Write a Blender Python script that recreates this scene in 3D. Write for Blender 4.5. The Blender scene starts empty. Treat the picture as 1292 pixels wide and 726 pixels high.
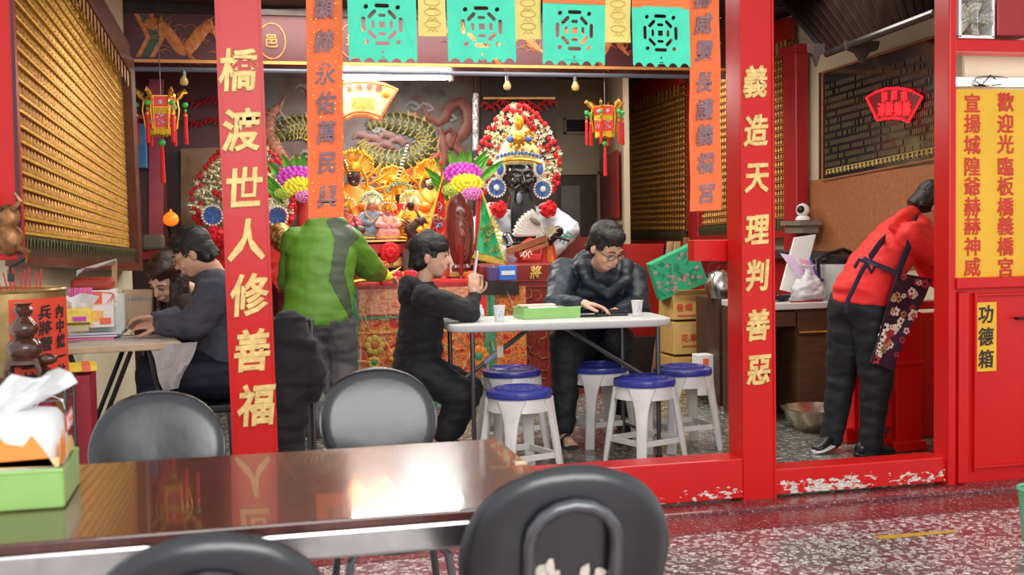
import bpy, bmesh, math, random
from mathutils import Vector, Matrix, noise
random.seed(7)
D = bpy.data; SC = bpy.context.scene; COL = SC.collection
PI = math.pi
V = Vector
# ------------------------------------------------------------ camera
F = 1450.0; CH = 1.24; YAW = math.atan(346/1450); PITCH = .053; ROLL = .018
c0 = V((0, 0, CH))
fw = V((math.sin(YAW)*math.cos(PITCH), math.cos(YAW)*math.cos(PITCH), -math.sin(PITCH)))
r0 = V((math.cos(YAW), -math.sin(YAW), 0)); u0 = r0.cross(fw)
rt = r0*math.cos(ROLL) - u0*math.sin(ROLL); up = rt.cross(fw)
cd = D.cameras.new('camera'); cam = D.objects.new('camera', cd); COL.objects.link(cam); SC.camera = cam
cd.sensor_width = 36; cd.lens = 36*F/1292; cd.clip_start = .05
cam.matrix_world = Matrix(((rt.x, up.x, -fw.x, 0), (rt.y, up.y, -fw.y, 0), (rt.z, up.z, -fw.z, CH), (0, 0, 0, 1)))
cd.dof.use_dof = True; cd.dof.focus_distance = 6.4; cd.dof.aperture_fstop = 5.0
# ------------------------------------------------------------ world and added area lights
W = D.worlds.new('world'); SC.world = W; W.use_nodes = True
bg = W.node_tree.nodes['Background']; bg.inputs[0].default_value = (.95, .98, 1, 1); bg.inputs[1].default_value = .85
def area(name, loc, aim, sx, sy, power, col=(1, 1, 1)):
    l = D.lights.new(name, 'AREA'); l.shape = 'RECTANGLE'; l.size = sx; l.size_y = sy; l.energy = power; l.color = col
    o = D.objects.new(name, l); COL.objects.link(o); o.location = loc
    o.rotation_euler = (V(aim)-V(loc)).to_track_quat('-Z', 'Y').to_euler(); return o
area('room_fill_front', (1.3, 6.0, 2.62), (1.3, 6.1, 0), 2.6, .5, 42, (1, .95, .87))  # unseen area light, added to brighten the room from above
area('room_fill_back', (1.3, 7.7, 2.62), (1.4, 8.8, .9), 2.4, .4, 20, (1, .93, .82))  # added out of view to lift the altar side
area('room_fill_right', (3.0, 8.6, 2.62), (3.2, 8.6, 0), .5, 2.0, 26, (1, .93, .82))  # unseen light added over the right-hand side of the room
area('shrine_fill', (1.2, 9.0, 2.42), (1.2, 8.9, 0), 1.0, .1, 30, (1, .97, .9))  # added area light above the shrine, without a fixture
area('kitchen_fill', (3.2, 6.0, 2.62), (3.2, 6.0, 0), .8, .8, 14, (1, .93, .82))  # unseen light added to brighten the kitchen corner
area('rear_daylight_fill', (1.2, -2.2, 2.6), (1.4, 6, 1.0), 4.0, 2.2, 150, (1, .99, .97))  # added area light behind the camera, boosting the open-sky daylight
SC.view_settings.view_transform = 'Standard'; SC.view_settings.look = 'None'; SC.view_settings.gamma = 1
SC.view_settings.use_curve_mapping = False; SC.view_settings.exposure = .42

# ------------------------------------------------------------ pixel -> place
def ray(x, y): return fw + rt*((x-646)/F) + up*((363-y)/F)
def P(x, y, Y): d = ray(x, y); return c0 + d*(Y/d.y)
def PZ(x, y, z): d = ray(x, y); return c0 + d*((z-CH)/d.z)
def PX(x, y, X): d = ray(x, y); return c0 + d*(X/d.x)
def S(px, Y): return px*Y*1.03/F
def PP(x, y, p, n): d = ray(x, y); return c0 + d*((p-c0).dot(n)/d.dot(n))
# ------------------------------------------------------------ materials
MATS = {}
def nt_new(name):
    m = D.materials.new(name); m.use_nodes = True; nt = m.node_tree; return m, nt, nt.nodes['Principled BSDF']
def mat(name, col, rough=.5, metal=0, var=.12, sc=9, bump=0, bsc=60, emit=0, coat=0, alpha=1, trans=0, sheen=0, ecol=None, stretch=None):
    if name in MATS: return MATS[name]
    m, nt, b = nt_new(name); N = nt.nodes; L = nt.links
    tc = N.new('ShaderNodeTexCoord'); src = tc.outputs['Object']
    if stretch:
        mp = N.new('ShaderNodeMapping'); mp.inputs['Scale'].default_value = stretch; L.new(src, mp.inputs[0]); src = mp.outputs[0]
    n = N.new('ShaderNodeTexNoise'); n.inputs['Scale'].default_value = sc; n.inputs['Detail'].default_value = 5
    L.new(src, n.inputs['Vector'])
    r = N.new('ShaderNodeValToRGB'); r.color_ramp.elements[0].position = .3; r.color_ramp.elements[1].position = .7
    r.color_ramp.elements[0].color = (*[max(0, c*(1-var)) for c in col], 1); r.color_ramp.elements[1].color = (*[min(1, c*(1+var)) for c in col], 1)
    L.new(n.outputs['Fac'], r.inputs[0]); L.new(r.outputs[0], b.inputs['Base Color'])
    b.inputs['Roughness'].default_value = rough; b.inputs['Metallic'].default_value = metal
    if coat: b.inputs['Coat Weight'].default_value = coat; b.inputs['Coat Roughness'].default_value = .08
    if sheen: b.inputs['Sheen Weight'].default_value = sheen
    if trans: b.inputs['Transmission Weight'].default_value = trans
    if alpha < 1: b.inputs['Alpha'].default_value = alpha
    if emit: b.inputs['Emission Color'].default_value = (*(ecol or col), 1); b.inputs['Emission Strength'].default_value = emit
    if bump:
        n2 = N.new('ShaderNodeTexNoise'); n2.inputs['Scale'].default_value = bsc; n2.inputs['Detail'].default_value = 4; L.new(src, n2.inputs['Vector'])
        bp = N.new('ShaderNodeBump'); bp.inputs['Strength'].default_value = bump; bp.inputs['Distance'].default_value = .01
        L.new(n2.outputs['Fac'], bp.inputs['Height']); L.new(bp.outputs[0], b.inputs['Normal'])
    MATS[name] = m; return m
def ramp(nt, stops, interp='LINEAR'):
    r = nt.nodes.new('ShaderNodeValToRGB'); r.color_ramp.interpolation = interp; e = r.color_ramp.elements
    e[0].position, e[0].color = stops[0][0], (*stops[0][1], 1); e[1].position, e[1].color = stops[-1][0], (*stops[-1][1], 1)
    for p, c in stops[1:-1]: x = e.new(p); x.color = (*c, 1)
    return r
def mat_blobs(name, stops, scale, rough=.4, stretch=None, kind='VORONOI', metal=0, detail=0, coords='Object', bump=0, out='Color', coat=0):
    """cells or cloudy noise pushed through a colour ramp"""
    if name in MATS: return MATS[name]
    m, nt, b = nt_new(name); N = nt.nodes; L = nt.links
    tc = N.new('ShaderNodeTexCoord'); src = tc.outputs[coords]
    if stretch:
        mp = N.new('ShaderNodeMapping'); mp.inputs['Scale'].default_value = stretch; L.new(src, mp.inputs[0]); src = mp.outputs[0]
    if kind == 'VORONOI':
        v = N.new('ShaderNodeTexVoronoi'); v.inputs['Scale'].default_value = scale
        fac = v.outputs['Color'] if out == 'Color' else v.outputs['Distance']
    else:
        v = N.new('ShaderNodeTexNoise'); v.inputs['Scale'].default_value = scale; v.inputs['Detail'].default_value = detail or 4; fac = v.outputs['Fac']
    L.new(src, v.inputs['Vector'])
    if kind == 'VORONOI' and out == 'Color':
        sp = N.new('ShaderNodeSeparateColor'); L.new(fac, sp.inputs[0]); fac = sp.outputs[0]
    r = ramp(nt, stops, 'CONSTANT' if kind == 'VORONOI' and out == 'Color' else 'LINEAR')
    L.new(fac, r.inputs[0]); L.new(r.outputs[0], b.inputs['Base Color'])
    b.inputs['Roughness'].default_value = rough; b.inputs['Metallic'].default_value = metal
    if coat: b.inputs['Coat Weight'].default_value = coat
    if bump:
        bp = N.new('ShaderNodeBump'); bp.inputs['Strength'].default_value = bump; bp.inputs['Distance'].default_value = .01
        L.new(fac, bp.inputs['Height']); L.new(bp.outputs[0], b.inputs['Normal'])
    MATS[name] = m; return m
RED = mat('red_lacquer', (.64, .009, .008), .3, var=.05, sc=3, bump=.1, bsc=14); RED.node_tree.nodes['Principled BSDF'].inputs['Specular IOR Level'].default_value = .35
REDM = mat('mid_red_board', (.42, .018, .010), .4, var=.1, sc=4)
REDD = mat('dark_red_lacquer', (.36, .012, .014), .35, var=.15, sc=5, bump=.1, bsc=20)
MAROON = mat('maroon_paint', (.075, .007, .012), .45, var=.2, sc=4)
DRED = mat('altar_red_wood', (.25, .02, .015), .35, var=.25, sc=6)
GOLD = mat('gold_leaf', (.92, .58, .16), .32, .75, var=.2, sc=60, bump=.2, bsc=90)
GOLDP = mat('gold_paint', (.86, .56, .2), .45, .15, var=.22, sc=50)
GOLDY = mat('bright_gold_foil', (.74, .35, .03), .3, .5, var=.25, sc=80)
SILVG = mat('pale_gold_filigree', (.86, .78, .52), .3, .55, var=.3, sc=90)
BEIGE = mat('cream_wall_paint', (.66, .58, .41), .75, var=.12, sc=2.5, bump=.08, bsc=30)
BLACK = mat('black_paint', (.012, .012, .013), .35, var=.3)
DARKC = mat('dark_ceiling_wood', (.03, .018, .016), .7, var=.35, sc=12)
BROWN = mat('brown_board', (.36, .13, .045), .5, var=.18, sc=30, bump=.3, bsc=150)
WOOD = mat('bare_plank_wood', (.55, .36, .19), .6, var=.2, sc=18, stretch=(6, 6, .6))
WHITE = mat('white_plastic', (.85, .85, .83), .4, var=.03)
PAPERW = mat('white_paper', (.78, .78, .78), .8, var=.03)
OFFW = mat('stool_plastic', (.74, .73, .70), .38, var=.06, sc=14)
BLUEP = mat('blue_seat_plastic', (.035, .045, .30), .25, var=.12, sc=8)
CHROME = mat('brushed_steel', (.62, .62, .62), .22, 1, var=.1, sc=30)
DKMET = mat('grey_metal_tube', (.13, .13, .14), .3, .8, var=.1)
YELP = mat('yellow_sign', (.84, .46, .02), .5, var=.05, sc=5)
ORP = mat('orange_flecked_paper', (.92, .17, .045), .7, var=.05)
REDT = mat('red_lettering', (.62, .03, .02), .5, var=.08)
INK = mat('grey_ink', (.26, .15, .17), .6, var=.3, sc=30)
INKB = mat('black_ink', (.03, .02, .02), .6, var=.2)
TURQ = mat('turquoise_tissue_paper', (.07, .78, .50), .6, var=.07, sc=12)
YELT = mat('yellow_tissue_paper', (.95, .74, .22), .6, var=.06, sc=10)
SKIN = mat('skin', (.72, .42, .29), .5, var=.08, sc=14)
SKIN2 = mat('skin_warm', (.66, .36, .24), .5, var=.08, sc=14)
HAIR = mat('black_hair', (.008, .007, .007), .5, var=.5, sc=40, bump=.5, bsc=90)
HAIRB = mat('brown_hair', (.035, .013, .009), .5, var=.5, sc=40, bump=.5, bsc=90)
NAVYJ = mat('navy_rain_jacket', (.012, .021, .034), .5, var=.2, sc=10, bump=.3, bsc=18)
BLKF = mat('black_fleece', (.007, .007, .010), .8, var=.3, sc=60, sheen=.08, bump=.3, bsc=40)
JEAN = mat('dark_trousers', (.009, .010, .013), .7, var=.25, sc=30)
NAVYT = mat('navy_trousers', (.009, .012, .028), .7, var=.25, sc=30)
GREYT = mat('grey_trousers', (.075, .072, .08), .7, var=.15, sc=10, bump=.3, bsc=14)
SWEAT = mat('slate_sweater', (.072, .077, .10), .85, var=.12, sc=30, bump=.3, bsc=22)
LIME = mat('lime_green_jacket', (.10, .25, .018), .55, var=.1, sc=8, bump=.35, bsc=14)
OLIVE = mat('olive_grey_panel', (.055, .075, .045), .6, var=.15, sc=12)
REDF = mat('red_sweatshirt', (.86, .025, .022), .7, var=.08, sc=8, bump=.3, bsc=16)
LEATH = mat('black_vinyl', (.010, .010, .013), .34, var=.3, sc=20, bump=.18, bsc=14, coat=.7); LEATH.node_tree.nodes['Principled BSDF'].inputs['Coat Roughness'].default_value = .24
VRED = mat('red_pompom_wool', (.70, .015, .02), .8, var=.3, sc=60)
VYEL = mat('yellow_fringe', (.95, .62, .03), .6, var=.25, sc=90)
GREENB = mat('green_bead', (.04, .55, .09), .35, var=.15)
BLUEC = mat('blue_enamel', (.07, .17, .5), .35, var=.3, sc=50)
TEAL = mat('teal_enamel', (.05, .42, .36), .4, var=.3, sc=50)
WHITEG = mat('white_pearl', (.9, .9, .82), .3, var=.1)
LEAF = mat('leaf_green', (.13, .42, .05), .45, var=.3, sc=20)
ORG = mat('orange_brocade', (.9, .25, .02), .5, var=.35, sc=40)
MAG = mat('magenta_petals', (.62, .07, .55), .6, var=.3, sc=60)
YELF = mat('yellow_petals', (.95, .78, .04), .6, var=.2, sc=60)
CARD = mat('corrugated_cardboard', (.68, .42, .13), .7, var=.1, sc=12)
KRAFT = mat('kraft_paper', (.5, .36, .24), .75, var=.1, sc=14)
# ------------------------------------------------------------ mesh builder
def frame(d, hint=V((0, 0, 1))):
    d = d.normalized()
    if abs(d.dot(hint)) > .98: hint = V((0, 1, 0))
    x = hint.cross(d).normalized(); y = d.cross(x).normalized(); return x, y, d
def sgn(a, p): return math.copysign(abs(a)**p, a)
class B:
    def __init__(s): s.v = []; s.f = []
    def add(s, vs, fs):
        n = len(s.v); s.v += [V(v) for v in vs]; s.f += [tuple(i+n for i in f) for f in fs]; return s
    def box(s, c, size, rz=0, R=None):
        c = V(c); x, y, z = [a/2 for a in size]
        R = R or Matrix.Rotation(rz, 3, 'Z')
        vs = [c + R @ V((i*x, j*y, k*z)) for k in (-1, 1) for j in (-1, 1) for i in (-1, 1)]
        return s.add(vs, [(0, 2, 3, 1), (4, 5, 7, 6), (0, 1, 5, 4), (2, 6, 7, 3), (0, 4, 6, 2), (1, 3, 7, 5)])
    def bar(s, a, b, w, h, hint=V((0, 0, 1))):
        a = V(a); b = V(b); x, y, d = frame(b-a, hint)
        return s.box((a+b)/2, (w, h, (b-a).length), R=Matrix((x, y, d)).transposed())
    def rings(s, rs, cap=True, closed=False):
        n = len(rs[0]); vs = [p for r in rs for p in r]; fs = []
        m = len(rs)
        for i in range(m if closed else m-1):
            for j in range(n):
                a = i*n+j; b = i*n+(j+1) % n; k = ((i+1) % m)*n
                fs.append((a, b, k+(j+1) % n, k+j))
        if cap and not closed: fs += [tuple(range(n))[::-1], tuple((m-1)*n+j for j in range(n))]
        return s.add(vs, fs)
    def tube(s, pts, r, n=8, closed=False, flat=1, hint=V((0, 0, 1))):
        pts = [V(p) for p in pts]; m = len(pts); rs = []
        if not hasattr(r, '__len__'): r = [r]*m
        px = None
        for i, p in enumerate(pts):
            if closed: d = pts[(i+1) % m]-pts[i-1]
            else: d = pts[min(i+1, m-1)]-pts[max(i-1, 0)]
            if d.length < 1e-9: d = V((0, 0, 1))
            if px is None: x, y, d = frame(d, hint)
            else:
                d = d.normalized(); x = px - d*px.dot(d)
                x = x.normalized() if x.length > 1e-6 else frame(d, hint)[0]; y = d.cross(x)
            px = x
            rs.append([p + x*(math.cos(2*PI*k/n)*r[i]) + y*(math.sin(2*PI*k/n)*r[i]*flat) for k in range(n)])
        return s.rings(rs, closed=closed)
    def cap(s, a, b, ra, rb, n=12):
        """tapered capsule"""
        a = V(a); b = V(b); d = b-a; L_ = max(d.length, 1e-6); u = d/L_
        pts = []; rr = []
        for t in (-1, -.8, -.45, 0): pts.append(a+u*(ra*t)); rr.append(ra*math.sqrt(max(0.0004, 1-t*t)))
        for t in (0, .45, .8, 1): pts.append(b+u*(rb*t)); rr.append(rb*math.sqrt(max(0.0004, 1-t*t)))
        x, y, _ = frame(u)
        return s.rings([[p + x*(math.cos(2*PI*k/n)*r) + y*(math.sin(2*PI*k/n)*r) for k in range(n)] for p, r in zip(pts, rr)])
    def chain(s, pts, rs, n=12):
        for i in range(len(pts)-1): s.cap(pts[i], pts[i+1], rs[i], rs[i+1], n)
        return s
    def cyl(s, a, b, r, r2=None, n=16): return s.tube([a, b], [r, r if r2 is None else r2], n)
    def lathe(s, prof, c=(0, 0, 0), n=20, R=None, sx=1, sy=1, top=True):
        c = V(c); R = R or Matrix.Identity(3)
        return s.rings([[c + R @ V((math.cos(2*PI*k/n)*r*sx, math.sin(2*PI*k/n)*r*sy, z)) for k in range(n)] for r, z in prof], cap=top)
    def ball(s, c, r, n=10, R=None, m=None):
        if not hasattr(r, '__len__'): r = (r, r, r)
        m = m or max(4, n//2+1)
        c = V(c); R = R or Matrix.Identity(3); rs = []
        for i in range(m+1):
            a = PI*min(max(i/m, .02), .98); z = -math.cos(a); q = math.sin(a)
            rs.append([c + R @ V((math.cos(2*PI*k/n)*q*r[0], math.sin(2*PI*k/n)*q*r[1], z*r[2])) for k in range(n)])
        return s.rings(rs)
    def loft(s, secs, n=20, sup=1):
        """secs: (centre, right vec (half width), forward vec (half depth))"""
        return s.rings([[V(c)+V(x)*sgn(math.cos(2*PI*k/n), sup)+V(y)*sgn(math.sin(2*PI*k/n), sup) for k in range(n)] for c, x, y in secs])
    def prism(s, pts, off):
        pts = [V(p) for p in pts]; off = V(off); n = len(pts)
        return s.add(pts+[p+off for p in pts], [tuple(range(n))[::-1], tuple(range(n, 2*n))]+[(i, (i+1) % n, n+(i+1) % n, n+i) for i in range(n)])
    def sheet(s, grid, th):
        """grid of points -> thin solid sheet"""
        R_ = len(grid); C_ = len(grid[0]); th = V(th); fr = [p for r in grid for p in r]; bk = [V(p)+th for p in fr]; n = R_*C_; fs = []
        for i in range(R_-1):
            for j in range(C_-1):
                a = i*C_+j; fs += [(a, a+1, a+C_+1, a+C_), (n+a, n+a+C_, n+a+C_+1, n+a+1)]
        edge = [j for j in range(C_)] + [i*C_+C_-1 for i in range(1, R_)] + [(R_-1)*C_+j for j in range(C_-2, -1, -1)] + [i*C_ for i in range(R_-2, 0, -1)]
        for k in range(len(edge)):
            a = edge[k]; b = edge[(k+1) % len(edge)]; fs.append((b, a, n+a, n+b))
        return s.add(fr+bk, fs)
    def pompom(s, c, r, n=6):
        return s.ball(c, r, n, m=4)
ORGN = {}
def link(name, me, m, parent=None, smooth=True, bevel=0, fixn=True):
    o = D.objects.new(name, me); COL.objects.link(o)
    me.name = name
    if m is not None: me.materials.clear(); me.materials.append(m)
    if parent is not None: o.parent = parent
    return o
def rootloc(p):
    while p.parent is not None: p = p.parent
    return V(p.location)
def obj(name, b, m, parent=None, smooth=True, bevel=0, kind=None, angle=40, org=None):
    me = D.meshes.new(name); o_ = rootloc(parent) if parent is not None else (V(org) if org is not None else V((0, 0, 0)))
    me.from_pydata([tuple(v-o_) for v in b.v], [], b.f); me.validate()
    bm = bmesh.new(); bm.from_mesh(me); bmesh.ops.recalc_face_normals(bm, faces=bm.faces)
    if bevel:
        es = [e for e in bm.edges if len(e.link_faces) == 2 and e.calc_face_angle(0) > .6]
        bmesh.ops.bevel(bm, geom=es, offset=bevel, segments=2, profile=.5, affect='EDGES', clamp_overlap=True)
    for f in bm.faces: f.smooth = smooth
    if smooth:
        for e in bm.edges:
            if len(e.link_faces) == 2 and e.calc_face_angle(0) > math.radians(angle): e.smooth = False
    bm.to_mesh(me); bm.free()
    o = link(name, me, m, parent)
    if org is not None and parent is None: o.location = org
    if kind: o['kind'] = kind
    return o
def tag(o, label, cat, group=None, kind=None):
    o['label'] = label; o['category'] = cat
    if group: o['group'] = group
    if kind: o['kind'] = kind
    return o
def struct(name, b, m, **k): o = obj(name, b, m, **k); o['kind'] = 'structure'; return o
def thing(name, label, cat, loc=(0, 0, 0), group=None, rz=0):
    o = D.objects.new(name, None); COL.objects.link(o); o.location = loc; o.rotation_euler = (0, 0, rz); o.empty_display_size = .1
    return tag(o, label, cat, group)
def copy_tree(o, parent=None):
    c = o.copy(); COL.objects.link(c); c.parent = parent
    for ch in [x for x in D.objects if x.parent == o]: copy_tree(ch, c)
    return c
KIDS = {}
def dup(root, loc, rz=0, label=None, scale=1):
    c = root.copy(); COL.objects.link(c); c.location = loc; c.rotation_euler = (0, 0, rz); c.scale = (scale,)*3
    if label: c['label'] = label
    for ch in root.children:
        d = ch.copy(); COL.objects.link(d); d.parent = c
        for g in ch.children: e = g.copy(); COL.objects.link(e); e.parent = d
    return c
def fused(name, b, m, parent, voxel=.008, smooth=4, disp=0, dsc=9, keep=None, disp2=0):
    """one continuous skin over overlapping closed shapes"""
    me = D.meshes.new('t'); o_ = rootloc(parent) if parent is not None else V((0, 0, 0))
    me.from_pydata([tuple(v-o_) for v in b.v], [], b.f)
    bm = bmesh.new(); bm.from_mesh(me); bmesh.ops.recalc_face_normals(bm, faces=bm.faces); bm.to_mesh(me); bm.free()
    t = D.objects.new('t', me); COL.objects.link(t)
    q = t.modifiers.new('r', 'REMESH'); q.mode = 'VOXEL'; q.voxel_size = voxel; q.use_smooth_shade = True
    if smooth: q = t.modifiers.new('s', 'SMOOTH'); q.iterations = smooth; q.factor = .5
    dg = bpy.context.evaluated_depsgraph_get(); me2 = D.meshes.new_from_object(t.evaluated_get(dg)); D.objects.remove(t)
    if disp:
        ns = [v.normal.copy() for v in me2.vertices]
        for v, n in zip(me2.vertices, ns):
            c = v.co*dsc; a = noise.noise(V((c.x, c.y, c.z*2.4)))
            a += .5*noise.noise(V((c.x*2.3+5, c.y*2.3, c.z*4.4)))
            if disp2: a += disp2*noise.noise(c*5)
            v.co += n*(disp*a)
    for p in me2.polygons: p.use_smooth = True
    return link(name, me2, m, parent)
# lettering, from the typeface that ships with the program
TX = {}
def text_mesh(ch, ext, bold):
    k = (ch, ext, bold)
    if k in TX: return TX[k].copy()
    c = D.curves.new('t', 'FONT'); c.body = ch; c.size = 1; c.extrude = ext; c.offset = bold; c.align_x = 'CENTER'; c.align_y = 'CENTER'; c.resolution_u = 2
    if ext > .03: c.bevel_depth = ext*.45; c.bevel_resolution = 0
    o = D.objects.new('t', c); COL.objects.link(o); dg = bpy.context.evaluated_depsgraph_get()
    me = D.meshes.new_from_object(o.evaluated_get(dg)); D.objects.remove(o)
    xs = [v.co.x for v in me.vertices]; ys = [v.co.y for v in me.vertices]
    if xs: me.transform(Matrix.Translation((-(min(xs)+max(xs))/2, -(min(ys)+max(ys))/2, 0)))
    TX[k] = me; return me.copy()
def glyph(ch, c, w, h, right, upv, m, parent=None, name='character', depth=.004, bold=.0, shear=0, mirror=False):
    right = V(right).normalized(); upv = V(upv).normalized(); n = right.cross(upv)
    me = text_mesh(ch, .04, bold)
    xs = [v.co.x for v in me.vertices]; ys = [v.co.y for v in me.vertices]; zs = [v.co.z for v in me.vertices]
    if len(ch) > 1: sx = w/max(1e-6, max(xs)-min(xs)); sy = h/max(1e-6, max(ys)-min(ys))
    else: sx = w*.98; sy = h*.98
    o_ = rootloc(parent) if parent is not None else V((0, 0, 0))
    if mirror: sx = -sx
    for v in me.vertices:
        x, y, z = v.co; x, y = x+shear*y, y+shear*.35*x
        v.co = V(c) + right*(x*sx) + upv*(y*sy) + n*((z/.058)*depth) - o_
    if mirror:
        me.flip_normals()
    return link(name, me, m, parent)
# ============================================================ SETTING
FY = 4.62
def terrazzo(name, base1, base2, chips, scale, rough, thr, red=None):
    m, nt, b = nt_new(name); N = nt.nodes; L = nt.links
    tc = N.new('ShaderNodeTexCoord'); src = tc.outputs['Object']
    v = N.new('ShaderNodeTexVoronoi'); v.inputs['Scale'].default_value = scale; L.new(src, v.inputs['Vector'])
    e = N.new('ShaderNodeTexVoronoi'); e.feature = 'DISTANCE_TO_EDGE'; e.inputs['Scale'].default_value = scale; L.new(src, e.inputs['Vector'])
    sp = N.new('ShaderNodeSeparateColor'); L.new(v.outputs['Color'], sp.inputs[0])
    cr = ramp(nt, chips, 'CONSTANT'); L.new(sp.outputs[0], cr.inputs[0])
    g = N.new('ShaderNodeMath'); g.operation = 'GREATER_THAN'; g.inputs[1].default_value = .09; L.new(e.outputs['Distance'], g.inputs[0])
    g2 = N.new('ShaderNodeMath'); g2.operation = 'GREATER_THAN'; g2.inputs[1].default_value = thr; L.new(sp.outputs[1], g2.inputs[0])
    mu = N.new('ShaderNodeMath'); mu.operation = 'MULTIPLY'; L.new(g.outputs[0], mu.inputs[0]); L.new(g2.outputs[0], mu.inputs[1])
    n = N.new('ShaderNodeTexNoise'); n.inputs['Scale'].default_value = 1.6; n.inputs['Detail'].default_value = 5; L.new(src, n.inputs['Vector'])
    br = ramp(nt, [(.38, base1), (.6, base2)]); L.new(n.outputs['Fac'], br.inputs[0])
    mx = N.new('ShaderNodeMix'); mx.data_type = 'RGBA'; L.new(mu.outputs[0], mx.inputs['Factor']); L.new(br.outputs[0], mx.inputs['A']); L.new(cr.outputs[0], mx.inputs['B'])
    L.new(mx.outputs['Result'], b.inputs['Base Color']); b.inputs['Roughness'].default_value = rough
    return m
T_OUT = terrazzo('terrazzo_outside', (.24, .07, .08), (.15, .13, .125), [(0, (.62, .6, .57)), (.35, (.5, .46, .44)), (.6, (.8, .79, .77)), (.85, (.3, .2, .19))], 44, .2, .26)
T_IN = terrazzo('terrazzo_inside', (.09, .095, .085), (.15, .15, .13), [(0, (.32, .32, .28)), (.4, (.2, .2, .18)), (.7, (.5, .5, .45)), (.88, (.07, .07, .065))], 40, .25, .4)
T_CURB = terrazzo('terrazzo_curb', (.13, .02, .025), (.2, .04, .04), [(0, (.3, .12, .11)), (.6, (.22, .1, .1)), (.9, (.45, .3, .28))], 90, .22, .6)
b = B(); b.box((1.5, .9, -.05), (9, 7.2, .1)); struct('floor_front', b, T_OUT, smooth=False)
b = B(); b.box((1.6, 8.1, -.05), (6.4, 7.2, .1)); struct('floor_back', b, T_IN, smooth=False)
b = B(); b.box((1.6, 4.56, .0), (6.4, .14, .04)); struct('trim_1', b, T_CURB, smooth=False, bevel=.008)
b = B(); b.box((1.6, 4.36, -.003), (6.4, .26, .012)); struct('trim_2', b, T_CURB, smooth=False)
b = B(); b.box((1.5, 8.2, 2.80), (6.2, 7.1, .1))
struct('ceiling', b, DARKC, smooth=False)
for i in range(9):
    b = B(); b.box((1.5, 5.0+i*.75, 2.72), (6.0, .07, .06)); struct('ceiling_batten', b, DARKC, smooth=False)
# angled left wall
nL = None
FBp = P(160, 332, 7.4); NBp = P(20, 327, 5.5)
dL = V((FBp.x-NBp.x, FBp.y-NBp.y, 0)).normalized(); nL = V((dL.y, -dL.x, 0))
w0 = NBp - dL*.1; w1 = FBp + dL*.12
b = B(); b.prism([(w0.x, w0.y, 0), (w1.x, w1.y, 0), (w1.x, w1.y, 2.75), (w0.x, w0.y, 2.75)], -nL*.1); struct('wall_left', b, BEIGE, smooth=False)
b = B(); b.box((w0.x-.4, w0.y+.03, 1.375), (.8, .06, 2.75)); struct('wall_left_return', b, BEIGE, smooth=False)
b = B(); b.box((-1.25, 8.7, 1.375), (.1, 2.6, 2.75)); struct('wall_left_rear', b, MAROON, smooth=False)
b = B(); b.box((4.05, 8.1, 1.375), (.1, 7.1, 2.75)); struct('wall_right', b, BEIGE, smooth=False)
xs_ = P(703, 250, 9.9).x
b = B(); b.box(((-1.2+xs_)/2, 9.95, 1.375), (xs_+1.2, .1, 2.75)); struct('wall_back', b, MAROON, smooth=False)
b = B(); b.box((xs_-.05, 10.7, 1.375), (.1, 1.5, 2.75)); struct('wall_passage', b, BEIGE, smooth=False)
b = B(); b.box((3.3, 11.5, 1.375), (1.9, .1, 2.75)); struct('wall_far', b, BEIGE, smooth=False)
# door in the far wall
g = P(727, 300, 11.43)
b = B()
for x in (-.27, .25): b.box((g.x+x, 11.42, .9), (.05, .08, 1.8))
b.box((g.x-.01, 11.42, 1.79), (.57, .08, .06)); dr = struct('door_1', b, BEIGE, smooth=False, bevel=.004)
b = B(); b.box((g.x-.01, 11.44, .88), (.48, .03, 1.76)); obj('door_leaf', b, mat('door_grey_brown', (.13, .10, .08), .5), dr, smooth=False)
b = B(); b.box((g.x-.06, 11.42, 1.0), (.2, .02, 1.3)); obj('door_panel', b, mat('door_pane_grey', (.3, .29, .26), .5), dr, smooth=False)
# ventilation grille
a_ = P(712, 150, 11.42); z_ = P(745, 168, 11.42)
b = B(); b.box(((a_+z_)/2), (abs(z_.x-a_.x), .03, abs(a_.z-z_.z))); gr = obj('air_vent', b, BLACK, smooth=False)
tag(gr, 'dark rectangular air vent on the cream back wall above the doorway', 'vent')
cc = (a_+z_)/2; w_ = abs(z_.x-a_.x); h_ = abs(a_.z-z_.z)
b = B()
for s in (-1, 1): b.box((cc.x+s*w_/2, cc.y-.02, cc.z), (.02, .03, h_+.02)); b.box((cc.x, cc.y-.02, cc.z+s*h_/2), (w_+.02, .03, .02))
obj('vent_frame', b, BEIGE, gr, smooth=False)
for k in range(5): b = B(); b.box((cc.x, cc.y-.02, cc.z-h_/2+h_*(k+.5)/5), (w_, .02, .008)); obj('slat', b, DKMET, gr, smooth=False)
# side partition right of the doorway
p1 = P(757, 200, 11.4); p2 = P(787, 200, 9.6)
b = B(); b.prism([(p1.x, 11.4, 0), (p2.x, 9.6, 0), (p2.x, 9.6, 2.7), (p1.x, 11.4, 2.7)], (.06, .02, 0)); struct('wall_partition', b, BEIGE, smooth=False)
q1 = P(762, 290, 11.2); q2 = P(786, 290, 9.7)
for i, (z0, z1) in enumerate(((.0, 1.26), (1.3, 1.9))):
    b = B(); b.prism([(q1.x-.02, q1.y, z0), (q2.x-.03, q2.y, z0), (q2.x-.03, q2.y, z1), (q1.x-.02, q1.y, z1)], (-.02, -.01, 0))
    o = obj('wall_board', b, BROWN if i == 0 else REDD, smooth=False, kind='structure')

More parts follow.
